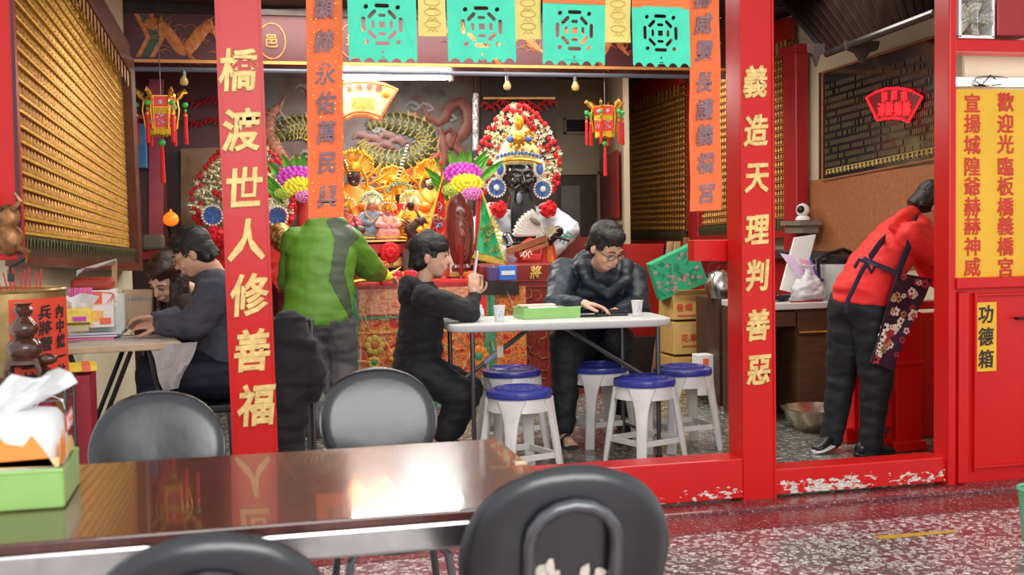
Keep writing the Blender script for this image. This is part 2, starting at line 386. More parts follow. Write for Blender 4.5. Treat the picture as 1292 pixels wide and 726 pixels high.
# ============================================================ painted beam
BY = 8.0
bz0 = P(500, 84, BY).z; bz1 = P(200, 15, BY).z
b = B(); b.box((1.5, BY+.12, (bz0+bz1)/2), (5.2, .24, bz1-bz0)); beam = obj('painted_beam', b, MAROON, smooth=False)
tag(beam, 'long maroon ceiling beam painted with orange dragons and a gold lower line', 'beam')
b = B(); b.box((1.5, BY-.005, bz0+.012), (5.2, .02, .02)); obj('gold_line', b, mat('orange_gold_line', (.75, .3, .07), .5), beam, smooth=False)
DRG = mat('dragon_orange_paint', (.55, .17, .045), .6, var=.3, sc=30)
GRN = mat('border_green_paint', (.05, .08, .05), .6)
def beam_dragon(x0, x1, zc, h, flip=1):
    def pt(t, a): return V((x0+(x1-x0)*t, BY-.004, zc+h*a))
    n = 34; b = B(); path = []; r = []
    for i in range(n):
        t = i/(n-1); path.append(pt(.12+.8*t, .30*math.sin(t*9.5+1.2)*(1-.25*t))); r.append(h*(.10+.05*math.sin(t*PI)) * (1-.75*max(0, t-.6)/.4))
    b.tube(path, r, 8, flat=.12, hint=V((0, 1, 0)))
    hd = path[0]
    b.ball(hd+V((-.02*flip, 0, .01)), (h*.22, .012, h*.15), 10)
    for k in range(7):
        a = -.8+k*.55; b.tube([hd, hd+V((-.11*math.cos(a), 0, .09*math.sin(a))), hd+V((-.17*math.cos(a), 0, .12*math.sin(a)+.015))], [.014, .009, .002], 6, flat=.3)
    for i in range(2, n-2, 2):
        d = (path[i+1]-path[i-1]).normalized(); nn = V((-d.z, 0, d.x))
        b.tube([path[i]+nn*r[i]*.7, path[i]+nn*(r[i]+.035)-d*.02], [.012, .002], 5, flat=.4)
    for (i, s) in ((6, -1), (13, -1), (20, 1), (25, -1)):
        q = path[i]
        for a in (-.6, 0, .6): b.tube([q, q+V((.03+.02*a, 0, s*.06)), q+V((.07+.04*a, 0, s*(.10+.02*a)))], [.016, .012, .003], 5, flat=.4)
    for k in range(14):
        t = random.random(); q = pt(t, random.uniform(-.42, .42)); b.tube([q, q+V((.04, 0, .015)), q+V((.08, 0, -.005))], [.003, .007, .002], 5, flat=.5)
    return obj('dragon_painting', b, DRG, beam, smooth=True)
zc = (bz0+bz1)/2
beam_dragon(P(183, 40, BY).x, P(300, 40, BY).x, zc, .28)
beam_dragon(P(560, 50, BY).x, P(700, 50, BY).x, zc, .28)
beam_dragon(P(715, 50, BY).x, P(800, 50, BY).x, zc, .28)
for px in (170, 838):
    x = P(px, 40, BY).x
    for k, (m_, o_) in enumerate(((DRG, 0), (GRN, .03), (DRG, .09))):
        b = B()
        b.prism([(x+o_, BY-.003, zc+.15), (x+o_+.03+(.03 if k == 1 else 0), BY-.003, zc+.15), (x+o_+.1+(.03 if k == 1 else 0), BY-.003, zc), (x+o_+.03+(.03 if k == 1 else 0), BY-.003, zc-.13), (x+o_, BY-.003, zc-.13), (x+o_+.07, BY-.003, zc)], (0, -.004, 0))
        obj('border_chevron', b, m_, beam, smooth=False)
for px, ch in ((343, '邑'), (445, '境')):
    b = B(); q = P(px, 52, BY); b.tube([q+V((math.cos(a*PI/10)*.09, -.004, math.sin(a*PI/10)*.12)) for a in range(20)], .005, 6, closed=True); obj('painted_ring', b, DRG, beam)
    glyph(ch, q+V((0, -.006, 0)), .1, .1, (1, 0, 0), (0, 0, 1), DRG, beam, depth=.004)
# conduit and bulbs below the beam
b = B(); b.tube([(-.75, BY-.02, bz0-.045), (3.9, BY-.02, bz0-.045)], .016, 8); tag(obj('conduit', b, mat('blue_grey_conduit', (.12, .13, .17), .5)), 'blue-grey wiring conduit running under the painted maroon beam', 'conduit')
GLASSY = mat('warm_bulb_glass', (.5, .33, .12), .15, var=.05, emit=.04, ecol=(1, .7, .3))
for px, py, ds in ((232, 101, 'left of the left red couplet post'), (640, 107, 'above the large black-faced deity'), (726, 108, 'between the large deity and the right lantern')):
    q = P(px, py, BY-.06)
    t = thing('light_bulb', 'small unlit bulb hanging under the beam, '+ds, 'bulb', q, 'bulbs hanging under the beam')
    b = B(); b.lathe([(.001, -.04), (.02, -.034), (.028, -.018), (.026, 0), (.014, .022), (.012, .03)], q, 14); obj('bulb_glass', b, GLASSY, t)
    b = B(); b.cyl(q+V((0, 0, .026)), q+V((0, 0, .06)), .014); b.tube([q+V((0, 0, .06)), V((q.x, q.y, bz0-.04))], .004, 6); obj('bulb_socket', b, DKMET, t)

# ============================================================ gold tablet walls
NICHE = mat('niche_brown_lacquer', (.2, .05, .012), .5, var=.25, sc=20)
LEDG = mat('ledge_gold', (.85, .50, .06), .4, .35, var=.25, sc=70, bump=.4, bsc=120); FIGG = mat('figurine_gold', (.50, .24, .05), .4, .4, var=.4, sc=60)
def tablet_wall(name, label, FT, FB, NT, NB, n, rows, cols, fringe=True, frm=REDD, fig=1.0, lh=.24):
    c = (FT+FB+NT+NB)/4
    t = thing(name, label, 'memorial panel', (c.x, c.y, min(FB.z, NB.z)))
    def q(u, v): return NT.lerp(FT, u).lerp(NB.lerp(FB, u), v)
    e = (FB-NB).normalized()
    b = B(); b.prism([q(0, 0), q(1, 0), q(1, 1), q(0, 1)], -n*.03); obj('backing_board', b, NICHE, t, smooth=False)
    fb = B(); hl = ((NT-NB).length+(FT-FB).length)/2/rows
    for r in range(rows):
        v = (r+.86)/rows
        b = B(); a0 = q(0, v); a1 = q(1, v)
        b.prism([a0, a0+V((0, 0, hl*lh)), a1+V((0, 0, hl*lh)), a1], n*.016); obj('ledge', b, LEDG if lh > .2 else FIGG, t, smooth=False)
        for k in range(cols):
            u = (k+.5)/cols; p = q(u, v)+V((0, 0, hl*.28))+n*.010; w = (q(1, v)-q(0, v)).length/cols*.36*fig; hh = hl*.70
            bb = [p+e*w, p+n*w*.8, p-e*w, p-n*w*.3]; mid = p+V((0, 0, hh*.55)); w2 = w*.62
            m4 = [mid+e*w2, mid+n*w2*.8, mid-e*w2, mid-n*w2*.3]
            fb.add(bb+m4+[p+V((0, 0, hh))], [(0, 1, 5, 4), (1, 2, 6, 5), (2, 3, 7, 6), (3, 0, 4, 7), (4, 5, 8), (5, 6, 8), (6, 7, 8), (7, 4, 8)])
    obj('gold_figurines', fb, FIGG, t, smooth=False, kind='stuff')
    # carved border below and above
    b = B(); d0 = V((0, 0, -.09)); b.prism([q(0, 1), q(1, 1), q(1, 1)+d0, q(0, 1)+d0], n*.05); obj('carved_border', b, mat('carved_dark_border', (.06, .035, .015), .5, var=.5, sc=60), t, smooth=False)
    gb = B()
    for k in range(cols):
        p = q((k+.5)/cols, 1)+V((0, 0, -.01))+n*.055; w = (q(1, 1)-q(0, 1)).length/cols*.3
        gb.add([p+e*w, p-e*w, p+V((0, 0, -.06))], [(0, 1, 2)])
        gb.add([p+e*w+n*.004, p-e*w+n*.004, p+V((0, 0, -.06))], [(2, 1, 0)])
    obj('carved_tongues', gb, mat('green_carving', (.10, .13, .05), .5, var=.5, sc=40), t, smooth=False, kind='stuff')
    b = B(); b.prism([q(0, 1)+d0, q(1, 1)+d0, q(1, 1)+d0*1.5, q(0, 1)+d0*1.5], n*.09); obj('bottom_rail', b, frm, t, smooth=False)
    b = B(); b.prism([q(0, 0), q(1, 0), q(1, 0)+V((0, 0, .16)), q(0, 0)+V((0, 0, .16))], n*.07); obj('top_rail', b, frm, t, smooth=False)
    b = B(); b.prism([q(1, 0)+V((0, 0, .1)), q(1, 0)+V((0, 0, .1))+e*.09, q(1, 1)+d0+e*.09, q(1, 1)+d0], n*.07); obj('end_rail', b, frm, t, smooth=False)
    gb = B()
    for k in range(cols*2//3):
        p = q((k+.5)/(cols*2//3), 0)+n*.06; w = .02; gb.add([p+e*w+V((0, 0, .03)), p-e*w+V((0, 0, .03)), p-e*w+V((0, 0, -.07)), p+V((0, 0, -.1)), p+e*w+V((0, 0, -.07))], [(0, 1, 2, 3, 4)])
    obj('carved_valance', gb, mat('tan_valance', (.42, .2, .06), .5, var=.4, sc=50), t, smooth=False, kind='stuff')
    return t
nW = nL; pt0 = FBp
FT_ = PP(150, 92, FBp+nW*.04, nW); FB_ = PP(160, 314, FBp+nW*.04, nW)
NT_ = PP(-5, -160, FBp+nW*.04, nW); NB_ = PP(5, 296, FBp+nW*.04, nW)
tablet_wall('tablet_wall', 'tall slanting wall panel of gold memorial tablets on the left side wall', FT_, FB_, NT_, NB_, nW, 22, 44, frm=mat('brown_lacquer_rail', (.11, .03, .015), .4, var=.3))
XW = 3.96
def rw(x0, x1, yt0, yt1, yb0, yb1, lab, rows, cols):
    nn = V((-1, 0, 0))
    return tablet_wall('tablet_wall', lab, PX(x0, yt0, XW), PX(x0, yb0, XW), PX(x1, yt1, XW), PX(x1, yb1, XW), nn, rows, cols, fig=.8, lh=.13)
rw(789, 866, 134, 106, 292, 292, 'gold memorial tablet panel on the right wall behind the right lantern', 24, 26)
rw(884, 1003, 92, 50, 286, 276, 'gold memorial tablet panel on the right wall behind the right couplet post', 24, 40)
for px, lab in ((877, 'red wooden upright between the two right-hand gold tablet panels'),):
    p = PX(px, 200, XW-.03); b = B(); b.box((XW-.02, p.y, 1.7), (.08, .22, 1.5)); tag(obj('wall_upright', b, REDD, smooth=False, bevel=.008), lab, 'upright')
# red plank uprights at the near end of the right panels
p = PX(1007, 150, XW); b = B(); b.box((XW-.04, p.y-.04, 1.72), (.1, .2, 1.5)); b.box((XW-.04, p.y-.04, 2.46), (.14, .26, .06))
tag(obj('end_upright', b, REDD, smooth=False, bevel=.008), 'dark red upright ending the gold tablet panel beside the cream wall', 'upright')
b = B(); b.box((XW-.05, 8.6, 1.0), (.14, 3.4, .06)); tag(obj('wall_shelf', b, DARKC, smooth=False, bevel=.006), 'dark wooden ledge below the right gold tablet panels', 'shelf')
b = B(); b.box((XW-.01, 9.5, .5), (.06, 3.7, .94)); obj('wall_board', b, REDD, smooth=False, kind='structure')

# ============================================================ red facade frame
def chip_mat():
    m, nt, b = nt_new('chipped_red_paint'); N = nt.nodes; L = nt.links
    tc = N.new('ShaderNodeTexCoord'); mp = N.new('ShaderNodeMapping'); mp.inputs['Scale'].default_value = (1, 1, 2.2); L.new(tc.outputs['Object'], mp.inputs[0])
    n = N.new('ShaderNodeTexNoise'); n.inputs['Scale'].default_value = 26; n.inputs['Detail'].default_value = 6; n.inputs['Roughness'].default_value = .6; L.new(mp.outputs[0], n.inputs['Vector'])
    n2 = N.new('ShaderNodeTexNoise'); n2.inputs['Scale'].default_value = 2.6; n2.inputs['Detail'].default_value = 1; L.new(tc.outputs['Object'], n2.inputs['Vector'])
    sx = N.new('ShaderNodeSeparateXYZ'); L.new(tc.outputs['Object'], sx.inputs[0])
    zr = ramp(nt, [(0, (.6, .6, .6)), (.045, (1, 1, 1)), (.085, (.75, .75, .75)), (.12, (0, 0, 0))]); L.new(sx.outputs[2], zr.inputs[0])
    a = N.new('ShaderNodeMath'); a.operation = 'MULTIPLY'; L.new(n2.outputs['Fac'], a.inputs[0]); L.new(zr.outputs[0], a.inputs[1])
    s = N.new('ShaderNodeMath'); s.operation = 'MULTIPLY_ADD'; s.inputs[1].default_value = .55; L.new(a.outputs[0], s.inputs[0]); L.new(n.outputs['Fac'], s.inputs[2])
    t = N.new('ShaderNodeMath'); t.operation = 'GREATER_THAN'; t.inputs[1].default_value = .79; L.new(s.outputs[0], t.inputs[0])
    mx = N.new('ShaderNodeMix'); mx.data_type = 'RGBA'; L.new(t.outputs[0], mx.inputs['Factor']); mx.inputs['A'].default_value = (.64, .009, .008, 1)
    n3 = N.new('ShaderNodeTexNoise'); n3.inputs['Scale'].default_value = 30; cr = ramp(nt, [(.35, (.42, .33, .28)), (.6, (.85, .8, .72))]); L.new(n3.outputs['Fac'], cr.inputs[0]); L.new(cr.outputs[0], mx.inputs['B'])
    L.new(mx.outputs['Result'], b.inputs['Base Color']); b.inputs['Roughness'].default_value = .25
    bp = N.new('ShaderNodeBump'); bp.inputs['Strength'].default_value = .5; bp.inputs['Distance'].default_value = .004; bp.invert = True; L.new(t.outputs[0], bp.inputs['Height']); L.new(bp.outputs[0], b.inputs['Normal'])
    return m
CHIP = chip_mat()
def XF(px, py=300, Y=FY): return P(px, py, Y).x
# couplet posts with raised gold characters
def couplet_post(x0, x1, dep, text, label, ys, tilt=0, pxc=None, cw=.13, chh=.13):
    t = thing('couplet_post', label, 'post', ((x0+x1)/2, FY, .0))
    b = B(); b.prism([(x0+tilt, FY, 0), (x1+tilt, FY, 0), (x1, FY, 2.9), (x0, FY, 2.9)], (0, dep, 0)); obj('post_body', b, RED, t, smooth=False, bevel=.006)
    b = B()
    for s in (0, 1):
        xa = (x0 if s == 0 else x1)
        b.bar((xa+tilt+(.005 if s == 0 else -.005), FY-.002, 0.02), (xa+(.005 if s == 0 else -.005), FY-.002, 2.88), .009, .009, V((0, 1, 0)))
    obj('edge_bead', b, RED, t, smooth=False)
    for ch, (px, py) in zip(text, ys):
        q = P(px, py, FY-.004)
        glyph(ch, q, cw, chh, (1, 0, 0), (0, 0, 1), GOLDP, t, depth=.007, bold=.016, shear=.10)
    return t
xl0, xl1 = XF(281), XF(341)
couplet_post(P(268, 0, FY).x, P(327, 0, FY).x, .14, '橋渡世人修善福', 'left red lacquered post carrying seven raised gold couplet characters',
             [(301, 88), (305, 164), (308, 236), (312, 303), (315, 372), (318, 442), (323, 511)], tilt=P(296, 575, FY).x-P(268, 0, FY).x-.005, cw=.148, chh=.175)
couplet_post(XF(935), XF(977), .15, '義造天理判善惡', 'right red lacquered post carrying seven raised gold couplet characters',
             [(953, 103), (954, 165), (955, 225), (955, 290), (955, 348), (956, 410), (957, 467)], cw=.115, chh=.145)
# right plain post
b = B(); x0, x1 = XF(1195), XF(1204)
b.box(((x0+x1)/2, FY+.045, 1.45), (x1-x0, .12, 2.9)); tag(obj('frame_post', b, RED, smooth=False, bevel=.006), 'plain red frame post between the kitchen opening and the yellow sign', 'post')
# sills
zA = P(850, 588, FY).z; zB = P(1050, 591, FY).z
b = B(); b.box(((P(352, 575, FY).x+XF(936))/2, FY+.075, (zA+.02)/2+.01), (XF(936)-P(352, 575, FY).x, .15, zA-.02)); struct('trim_3', b, CHIP, smooth=False, bevel=.006)
b = B(); b.box(((XF(977)+XF(1196))/2, FY+.075, (zB+.02)/2+.01), (XF(1196)-XF(977), .13, zB-.02)); struct('trim_4', b, CHIP, smooth=False, bevel=.006)
# right return panel below the yellow sign
xr0 = XF(1203); xr1 = xr0+.9
zt = P(1250, 362, FY).z
b = B(); b.box(((xr0+xr1)/2, FY+.06, zt/2), (xr1-xr0, .1, zt)); pn = tag(obj('counter_front', b, RED, smooth=False, bevel=.004), 'red painted counter front below the yellow sign, right edge', 'counter')
b = B(); b.box((xr0+.045, FY-.0, zt/2), (.05, .03, zt-.04)); obj('corner_moulding', b, RED, pn, smooth=False, bevel=.008)
b = B()
xa = XF(1230); zb = P(1250, 372, FY).z
b.box((xa, FY-.0, (zb+.08)/2), (.012, .025, zb-.06)); b.box(((xa+xr1)/2, FY, zb), (xr1-xa, .025, .012)); b.box(((xa+xr1)/2, FY, .09), (xr1-xa, .025, .012)); obj('panel_moulding', b, RED, pn, smooth=False, bevel=.003)
b = B(); q = P(1287, 402, FY-.02); b.tube([q+V((-.012, .02, 0)), q+V((-.012, -.01, 0)), q+V((.05, -.01, 0)), q+V((.05, .02, 0))], .006, 8); obj('handle', b, BLACK, pn)
b = B(); b.box(((xr0+xr1)/2, FY+.04, zt+.02), (xr1-xr0, .14, .05)); obj('counter_ledge', b, RED, pn, smooth=False, bevel=.006)
# merit box label
a_ = P(1232, 382, FY); z_ = P(1256, 468, FY)
b = B(); b.box(((a_.x+z_.x)/2, FY+.0, (a_.z+z_.z)/2), (z_.x-a_.x, .012, a_.z-z_.z)); lb = tag(obj('vertical_label', b, YELP, smooth=False), 'small vertical yellow label with three black characters on the red counter front', 'label')
for ch, y in zip('功德箱', (397, 425, 453)): glyph(ch, P(1244, y, FY-.008), .083, .09, (1, 0, 0), (0, 0, 1), INKB, lb, depth=.001, bold=.004, shear=.06)
# window zone above
b = B(); b.box(((xr0+xr1)/2, FY+.05, P(1250, 58, FY).z), (xr1-xr0, .12, P(1250, 50, FY).z-P(1250, 66, FY).z)); struct('trim_5', b, RED, smooth=False, bevel=.006)
b = B(); b.box((XF(1280), FY+.06, 2.32), (XF(1300)-XF(1258), .1, .5)); struct('trim_6', b, REDD, smooth=False, bevel=.006)
b = B(); b.box(((xr0+xr1)/2+.09, FY+.13, 1.6), (xr1-xr0-.1, .02, 1.3)); struct('wall_booth', b, BEIGE, smooth=False)
b = B(); b.box(((xr0+xr1)/2, FY+.10, zt+.0), (xr1-xr0, .1, .03)); struct('trim_7', b, REDD, smooth=False)
TUBE = mat('lamp_tube', (1, 1, .95), .4, var=.01, emit=3)
zt2 = P(1250, 103, FY+.08).z
t = thing('booth_lamp', 'lit fluorescent tube behind the top of the yellow sign', 'lamp', (XF(1250), FY+.08, zt2))
b = B(); b.tube([(xr0+.03, FY+.08, zt2), (xr1-.05, FY+.08, zt2)], .013, 10); obj('tube', b, TUBE, t)
b = B(); b.box(((xr0+xr1)/2+.01, FY+.108, zt2), (xr1-xr0-.04, .02, .04)); obj('lamp_housing', b, WHITE, t, smooth=False)
# yellow poster
a_ = P(1203, 112, FY); z_ = P(1300, 352, FY)
b = B(); b.box(((a_.x+z_.x)/2, FY+.02, (a_.z+z_.z)/2), (z_.x-a_.x+.03, .01, a_.z-z_.z)); po = tag(obj('yellow_banner', b, YELP, smooth=False), 'large yellow sign with two columns of red characters beside the right frame post', 'sign')
for ch, y in zip('歡迎光臨板橋義橋宮', [129, 156, 182, 210, 235, 261, 285, 311, 337]): glyph(ch, P(1269, y, FY+.012), .090, .092, (1, 0, 0), (0, 0, 1), REDT, po, depth=.001, bold=.002)
for ch, y in zip('宣揚城隍爺赫赫神威', [130, 156, 183, 210, 235, 261, 285, 311, 337]): glyph(ch, P(1227, y, FY+.012), .090, .092, (1, 0, 0), (0, 0, 1), REDT, po, depth=.001, bold=.002)
b = B(); q = P(1240, 106, FY-.01)
for k in range(5):
    b.tube([q+V((math.cos(a)*(.055+.008*k)+.01*k, .012*math.sin(a*2+k), math.sin(a)*(.010+.003*k)+.004*k)) for a in [j*2*PI/14 for j in range(14)]], .002, 5, closed=True)
b.tube([q, q+V((.04, 0, .04)), q+V((.07, 0, .02))], .0035, 5)
tag(obj('cable_coil', b, BLACK), 'dark coiled cable lying on top of the yellow sign', 'cable')
# extractor fan
q = P(1231, 22, FY)
t = thing('ventilation_fan', 'white square ventilation fan with wire guard at the top right', 'fan', q)
b = B()
for s in (-1, 1): b.box(q+V((s*.085, .03, 0)), (.015, .08, .185)); b.box(q+V((0, .03, s*.088)), (.185, .08, .015))
obj('fan_frame', b, WHITE, t, smooth=False, bevel=.003)
b = B(); b.cyl(q+V((0, .06, 0)), q+V((0, .0, 0)), .024); obj('fan_hub', b, mat('fan_cream', (.7, .64, .5), .4), t)
for k in range(5):
    a = k*2*PI/5; u = V((math.cos(a), 0, math.sin(a))); w = V((-math.sin(a), .5, math.cos(a)))
    b = B(); b.sheet([[q+V((0, .03, 0))+u*r_+w*s_ for s_ in (-.012-.014*r_/.075, .012+.02*r_/.075)] for r_ in (.02, .045, .078)], (0, .004, 0)); obj('fan_blade', b, mat('fan_cream', (.7, .64, .5), .4), t)
b = B()
for r_ in (.03, .05, .07, .082): b.tube([q+V((math.cos(j*PI/10)*r_, -.015, math.sin(j*PI/10)*r_)) for j in range(20)], .0015, 4, closed=True)
for k in range(8): a = k*PI/8; u = V((math.cos(a), 0, math.sin(a)))*.083; b.tube([q+V((0, -.015, 0))-u, q+V((0, -.015, 0))+u], .0015, 4)
obj('fan_guard', b, CHROME, t)
b = B(); b.box(q+V((0, .14, 0)), (.2, .02, .2)); obj('fan_backing', b, mat('fan_backing_grey', (.3, .3, .28), .6), t, smooth=False)
# lintel and hall front above the frame
b = B(); b.box((1.6, FY+.08, 2.95), (6.2, .18, .5)); struct('trim_8', b, REDD, smooth=False)
b = B(); b.box((1.6, 3.9, 3.25), (6.2, 1.7, .08)); struct('ceiling_eave', b, mat('eave_brown', (.12, .05, .04), .7), smooth=False)
# left red board
a_ = XF(-90); z_ = P(13, 0, FY).x
b = B(); zz = P(20, 328, FY).z
b.prism([(a_, FY, zz), (P(27, 327, FY).x, FY, zz), (z_, FY, 2.5), (a_, FY, 2.5)], (0, .1, 0)); struct('trim_9', b, RED, smooth=False, bevel=.004)
b = B(); b.prism([(P(14, 0, FY).x, FY, 2.5), (P(27, 327, FY).x-.012, FY, zz), (P(27, 327, FY).x+.006, FY, zz), (P(17, 0, FY).x, FY, 2.5)], (0, -.008, 0)); struct('trim_10', b, MAROON, smooth=False)
BRZ = mat('old_bronze', (.28, .12, .045), .4, .6, var=.4, sc=50)
q = P(10, 285, FY-.03); b = B()
b.ball(q+V((0, 0, .03)), (.045, .02, .05), 12); b.ball(q+V((0, 0, -.05)), (.055, .025, .06), 12)
for s in (-1, 1):
    b.tube([q+V((s*.02, -.01, .06)), q+V((s*.05, -.02, .09)), q+V((s*.03, -.02, .12))], [.014, .01, .004], 6)
    b.tube([q+V((s*.03, -.01, -.08)), q+V((s*.07, -.01, -.10)), q+V((s*.06, -.01, -.14))], [.014, .012, .004], 6)
tag(obj('door_ornament', b, BRZ), 'bronze coloured carved ornament on the left edge red board', 'ornament')
q = P(20, 330, FY-.03); b = B(); b.tube([q+V((-.02, 0, .02)), q+V((-.01, 0, .05)), q+V((.03, 0, .05)), q+V((.045, 0, .02)), q+V((.02, 0, 0)), q+V((-.02, 0, -.02)), q+V((-.02, 0, -.05))], .005, 6); b.box(q+V((-.02, 0, -.06)), (.02, .02, .03))
tag(obj('hook', b, BLACK), 'black curled hook hanging from the left edge red board', 'hook')

# ============================================================ hanging papers
def cut_sheet(outer, holes, to3, th, name, m, parent=None):
    c = D.curves.new('t', 'CURVE'); c.dimensions = '2D'; c.fill_mode = 'BOTH'; c.extrude = th/2
    for poly in [outer]+holes:
        s = c.splines.new('POLY'); s.points.add(len(poly)-1)
        for p, q in zip(s.points, poly): p.co = (q[0], q[1], 0, 1)
        s.use_cyclic_u = True
    o = D.objects.new('t', c); COL.objects.link(o); me = D.meshes.new_from_object(o.evaluated_get(bpy.context.evaluated_depsgraph_get())); D.objects.remove(o)
    o_ = rootloc(parent) if parent is not None else V((0, 0, 0))
    for v in me.vertices: v.co = to3(v.co.x, v.co.y)+V((0, 1, 0))*v.co.z-o_
    return link(name, me, m, parent)
def pill(cx, cy, l, w, a=0, n=4):
    pts = []
    for s, a0 in ((1, -PI/2), (-1, PI/2)):
        for k in range(n+1):
            t = a0+PI*k/n; x = s*(l/2-w/2)+math.cos(t)*w/2; y = math.sin(t)*w/2*1.0
            pts.append((cx+x*math.cos(a)-y*math.sin(a), cy+x*math.sin(a)+y*math.cos(a)))
    return pts
def wavy(x, z, k): return .012*math.sin(x*9+k)+.008*math.sin(z*11+k*2)
RED_P = mat('orange_red_paper', (.93, .2, .04), .6, var=.05)
for i, (x0, x1, yb, yo) in enumerate(((438, 527, 79, -8), (564, 650, 80, -6), (683, 764, 83, 4), (797, 872, 85, 8))):
    Yp = FY-.09
    tl = P(x0, -14, Yp); br = P(x1, yb, Yp); w = br.x-tl.x; top = P((x0+x1)/2, yo, Yp).z; h = top-br.z; zc_ = top-(top-P(0, 41+i*1.5, Yp).z)
    sc_ = w/210
    cx_, cy_ = w/2, h-(top-P((x0+x1)/2, (30, 34, 39, 41)[i], Yp).z)
    holes = [[(cx_+sx*9*sc_, cy_+sy*9*sc_) for sx, sy in ((-1, -1), (1, -1), (1, 1), (-1, 1))]]
    for k in range(4): a = k*PI/2; holes.append(pill(cx_+28*sc_*math.cos(a), cy_+28*sc_*math.sin(a), 24*sc_, 10*sc_, a+PI/2))
    for k in range(8):
        a = k*PI/4; r_ = (57 if k % 2 == 0 else 44)*sc_; holes.append(pill(cx_+r_*math.cos(a), cy_+r_*math.sin(a), (46 if k % 2 == 0 else 34)*sc_, 12*sc_, a+PI/2))
    for sx, sy in ((-1, -1), (1, -1), (1, 1), (-1, 1)): holes.append(pill(cx_+49*sx*sc_, cy_+53*sy*sc_, 16*sc_, 13*sc_, .7))
    holes.append(pill(cx_, cy_-84*sc_, 9*sc_, 6*sc_, PI/2)); holes.append(pill(cx_, cy_-100*sc_, 14*sc_, 4*sc_, 0))
    out = [(0, h), (0, 6*sc_)]
    for k in range(5):
        xa = w*k/5; out += [(xa+.02*w, 0), (xa+.05*w, 10*sc_), (xa+.10*w, 14*sc_), (xa+.15*w, 10*sc_), (xa+.18*w, 0 if k != 2 else 2*sc_)]
    out += [(w, 6*sc_), (w, h)]
    t = cut_sheet(out, holes, lambda x, y, i=i: V((tl.x+x, Yp+wavy(x, y, i*2), br.z+y)), .002, 'cut_paper_banner', TURQ)
    tag(t, ('leftmost turquoise cut-paper banner with pierced wheel pattern, beside the left orange streamer', 'second turquoise cut-paper banner from the left, above the dragon mural', 'third turquoise cut-paper banner from the left, above the large deity', 'rightmost turquoise cut-paper banner, beside the right orange streamer')[i], 'paper banner', 'turquoise cut-paper banners')
    if i > 1:
        b = B(); n_ = 7; b.sheet([[V((tl.x+w*j/(n_-1), Yp-.003+wavy(w*j/(n_-1), h+z, i*2), br.z+h+z)) for j in range(n_)] for z in (-.006, .05)], (0, .002, 0)); obj('top_strip', b, RED_P, t, smooth=False)
for i, (x0, x1, yb) in enumerate(((527, 563, 46), (648, 683, 50), (762, 796, 54))):
    Yp = FY-.075; a_ = P(x0, -14, Yp); z_ = P(x1, yb, Yp); b = B()
    b.sheet([[V((a_.x+(z_.x-a_.x)*j/4, Yp+.006*math.sin(j*1.1+i+k), z_.z+(a_.z-z_.z)*k/5)) for j in range(5)] for k in range(6)], (0, .002, 0))
    t = tag(obj('paper_talisman', b, YELT, smooth=True), ('yellow paper talisman between the first and second turquoise banners', 'yellow paper talisman between the second and third turquoise banners', 'yellow paper talisman between the third and rightmost turquoise banners')[i], 'paper talisman', 'yellow paper talismans')
    PR = mat('ochre_print', (.6, .33, .05), .6)
    cx = (a_.x+z_.x)/2; b = B()
    for zz_ in (.25, .5, .72):
        z0 = z_.z+(a_.z-z_.z)*zz_
        b.tube([V((cx+math.cos(j*PI/6)*.032, Yp-.012, z0+math.sin(j*PI/6)*.014)) for j in range(12)], .0012, 4, closed=True)
        b.tube([V((cx-.02+.01*j, Yp-.012, z0-.03+.01*(j % 2))) for j in range(5)], .0012, 4)
    obj('printed_lines', b, PR, t)
b = B(); Yp = FY-.07; b.tube([P(380, -16, Yp), P(640, -13, Yp), P(910, -10, Yp)], .003, 6); tag(obj('hanging_string', b, WHITE), 'string holding the row of turquoise and yellow paper hangings', 'string')
def streamer(x0, x1, xb0, xb1, yb, text, ctr, label):
    Yp = FY-.06; b = B(); n = 14
    T0, T1 = P(x0, -20, Yp), P(x1, -20, Yp); B0, B1 = P(xb0, yb+2, Yp), P(xb1, yb, Yp)
    rows_ = [[(T0.lerp(T1, j/4)).lerp(B0.lerp(B1, j/4), k/n)+V((0, .006*math.sin(k*.9)+.004*math.cos(j*1.5), 0)) for j in range(5)] for k in range(n+1)]
    b.sheet(rows_, (0, .002, 0)); t = tag(obj('orange_streamer', b, ORP, smooth=True), label, 'streamer')
    for ch, (px, py) in zip(text, ctr): glyph(ch, P(px, py, Yp-.008), .078, .094, (1, 0, 0), (0, 0, 1), INK, t, depth=.001, bold=.008, shear=.14)
    fb = B()
    for k in range(90):
        u, v = random.random(), random.random()
        p = T0.lerp(T1, u).lerp(B0.lerp(B1, u), v)+V((0, -.008, 0)); s = random.uniform(.0012, .0028)
        fb.add([p+V((-s, 0, -s)), p+V((s, 0, -s*.6)), p+V((s*.5, 0, s)), p+V((-s*.8, 0, s*.7))], [(0, 1, 2, 3)])
    obj('gold_flecks', fb, GOLDY, t, smooth=False, kind='stuff')
streamer(386, 432, 389, 434, 274, '顯赫永佑萬民興', [(409, 10), (409, 52), (411, 93), (411, 130), (412, 167), (413, 206), (413, 248)], 'left orange paper streamer with seven grey characters, in front of the green jacket')
streamer(870, 908, 871, 911, 265, '赫威靈長護義橋宮', [(888, -3), (888, 30), (889, 64), (889, 104), (890, 138), (890, 170), (891, 206), (892, 243)], 'right orange paper streamer with grey characters, left of the right couplet post')
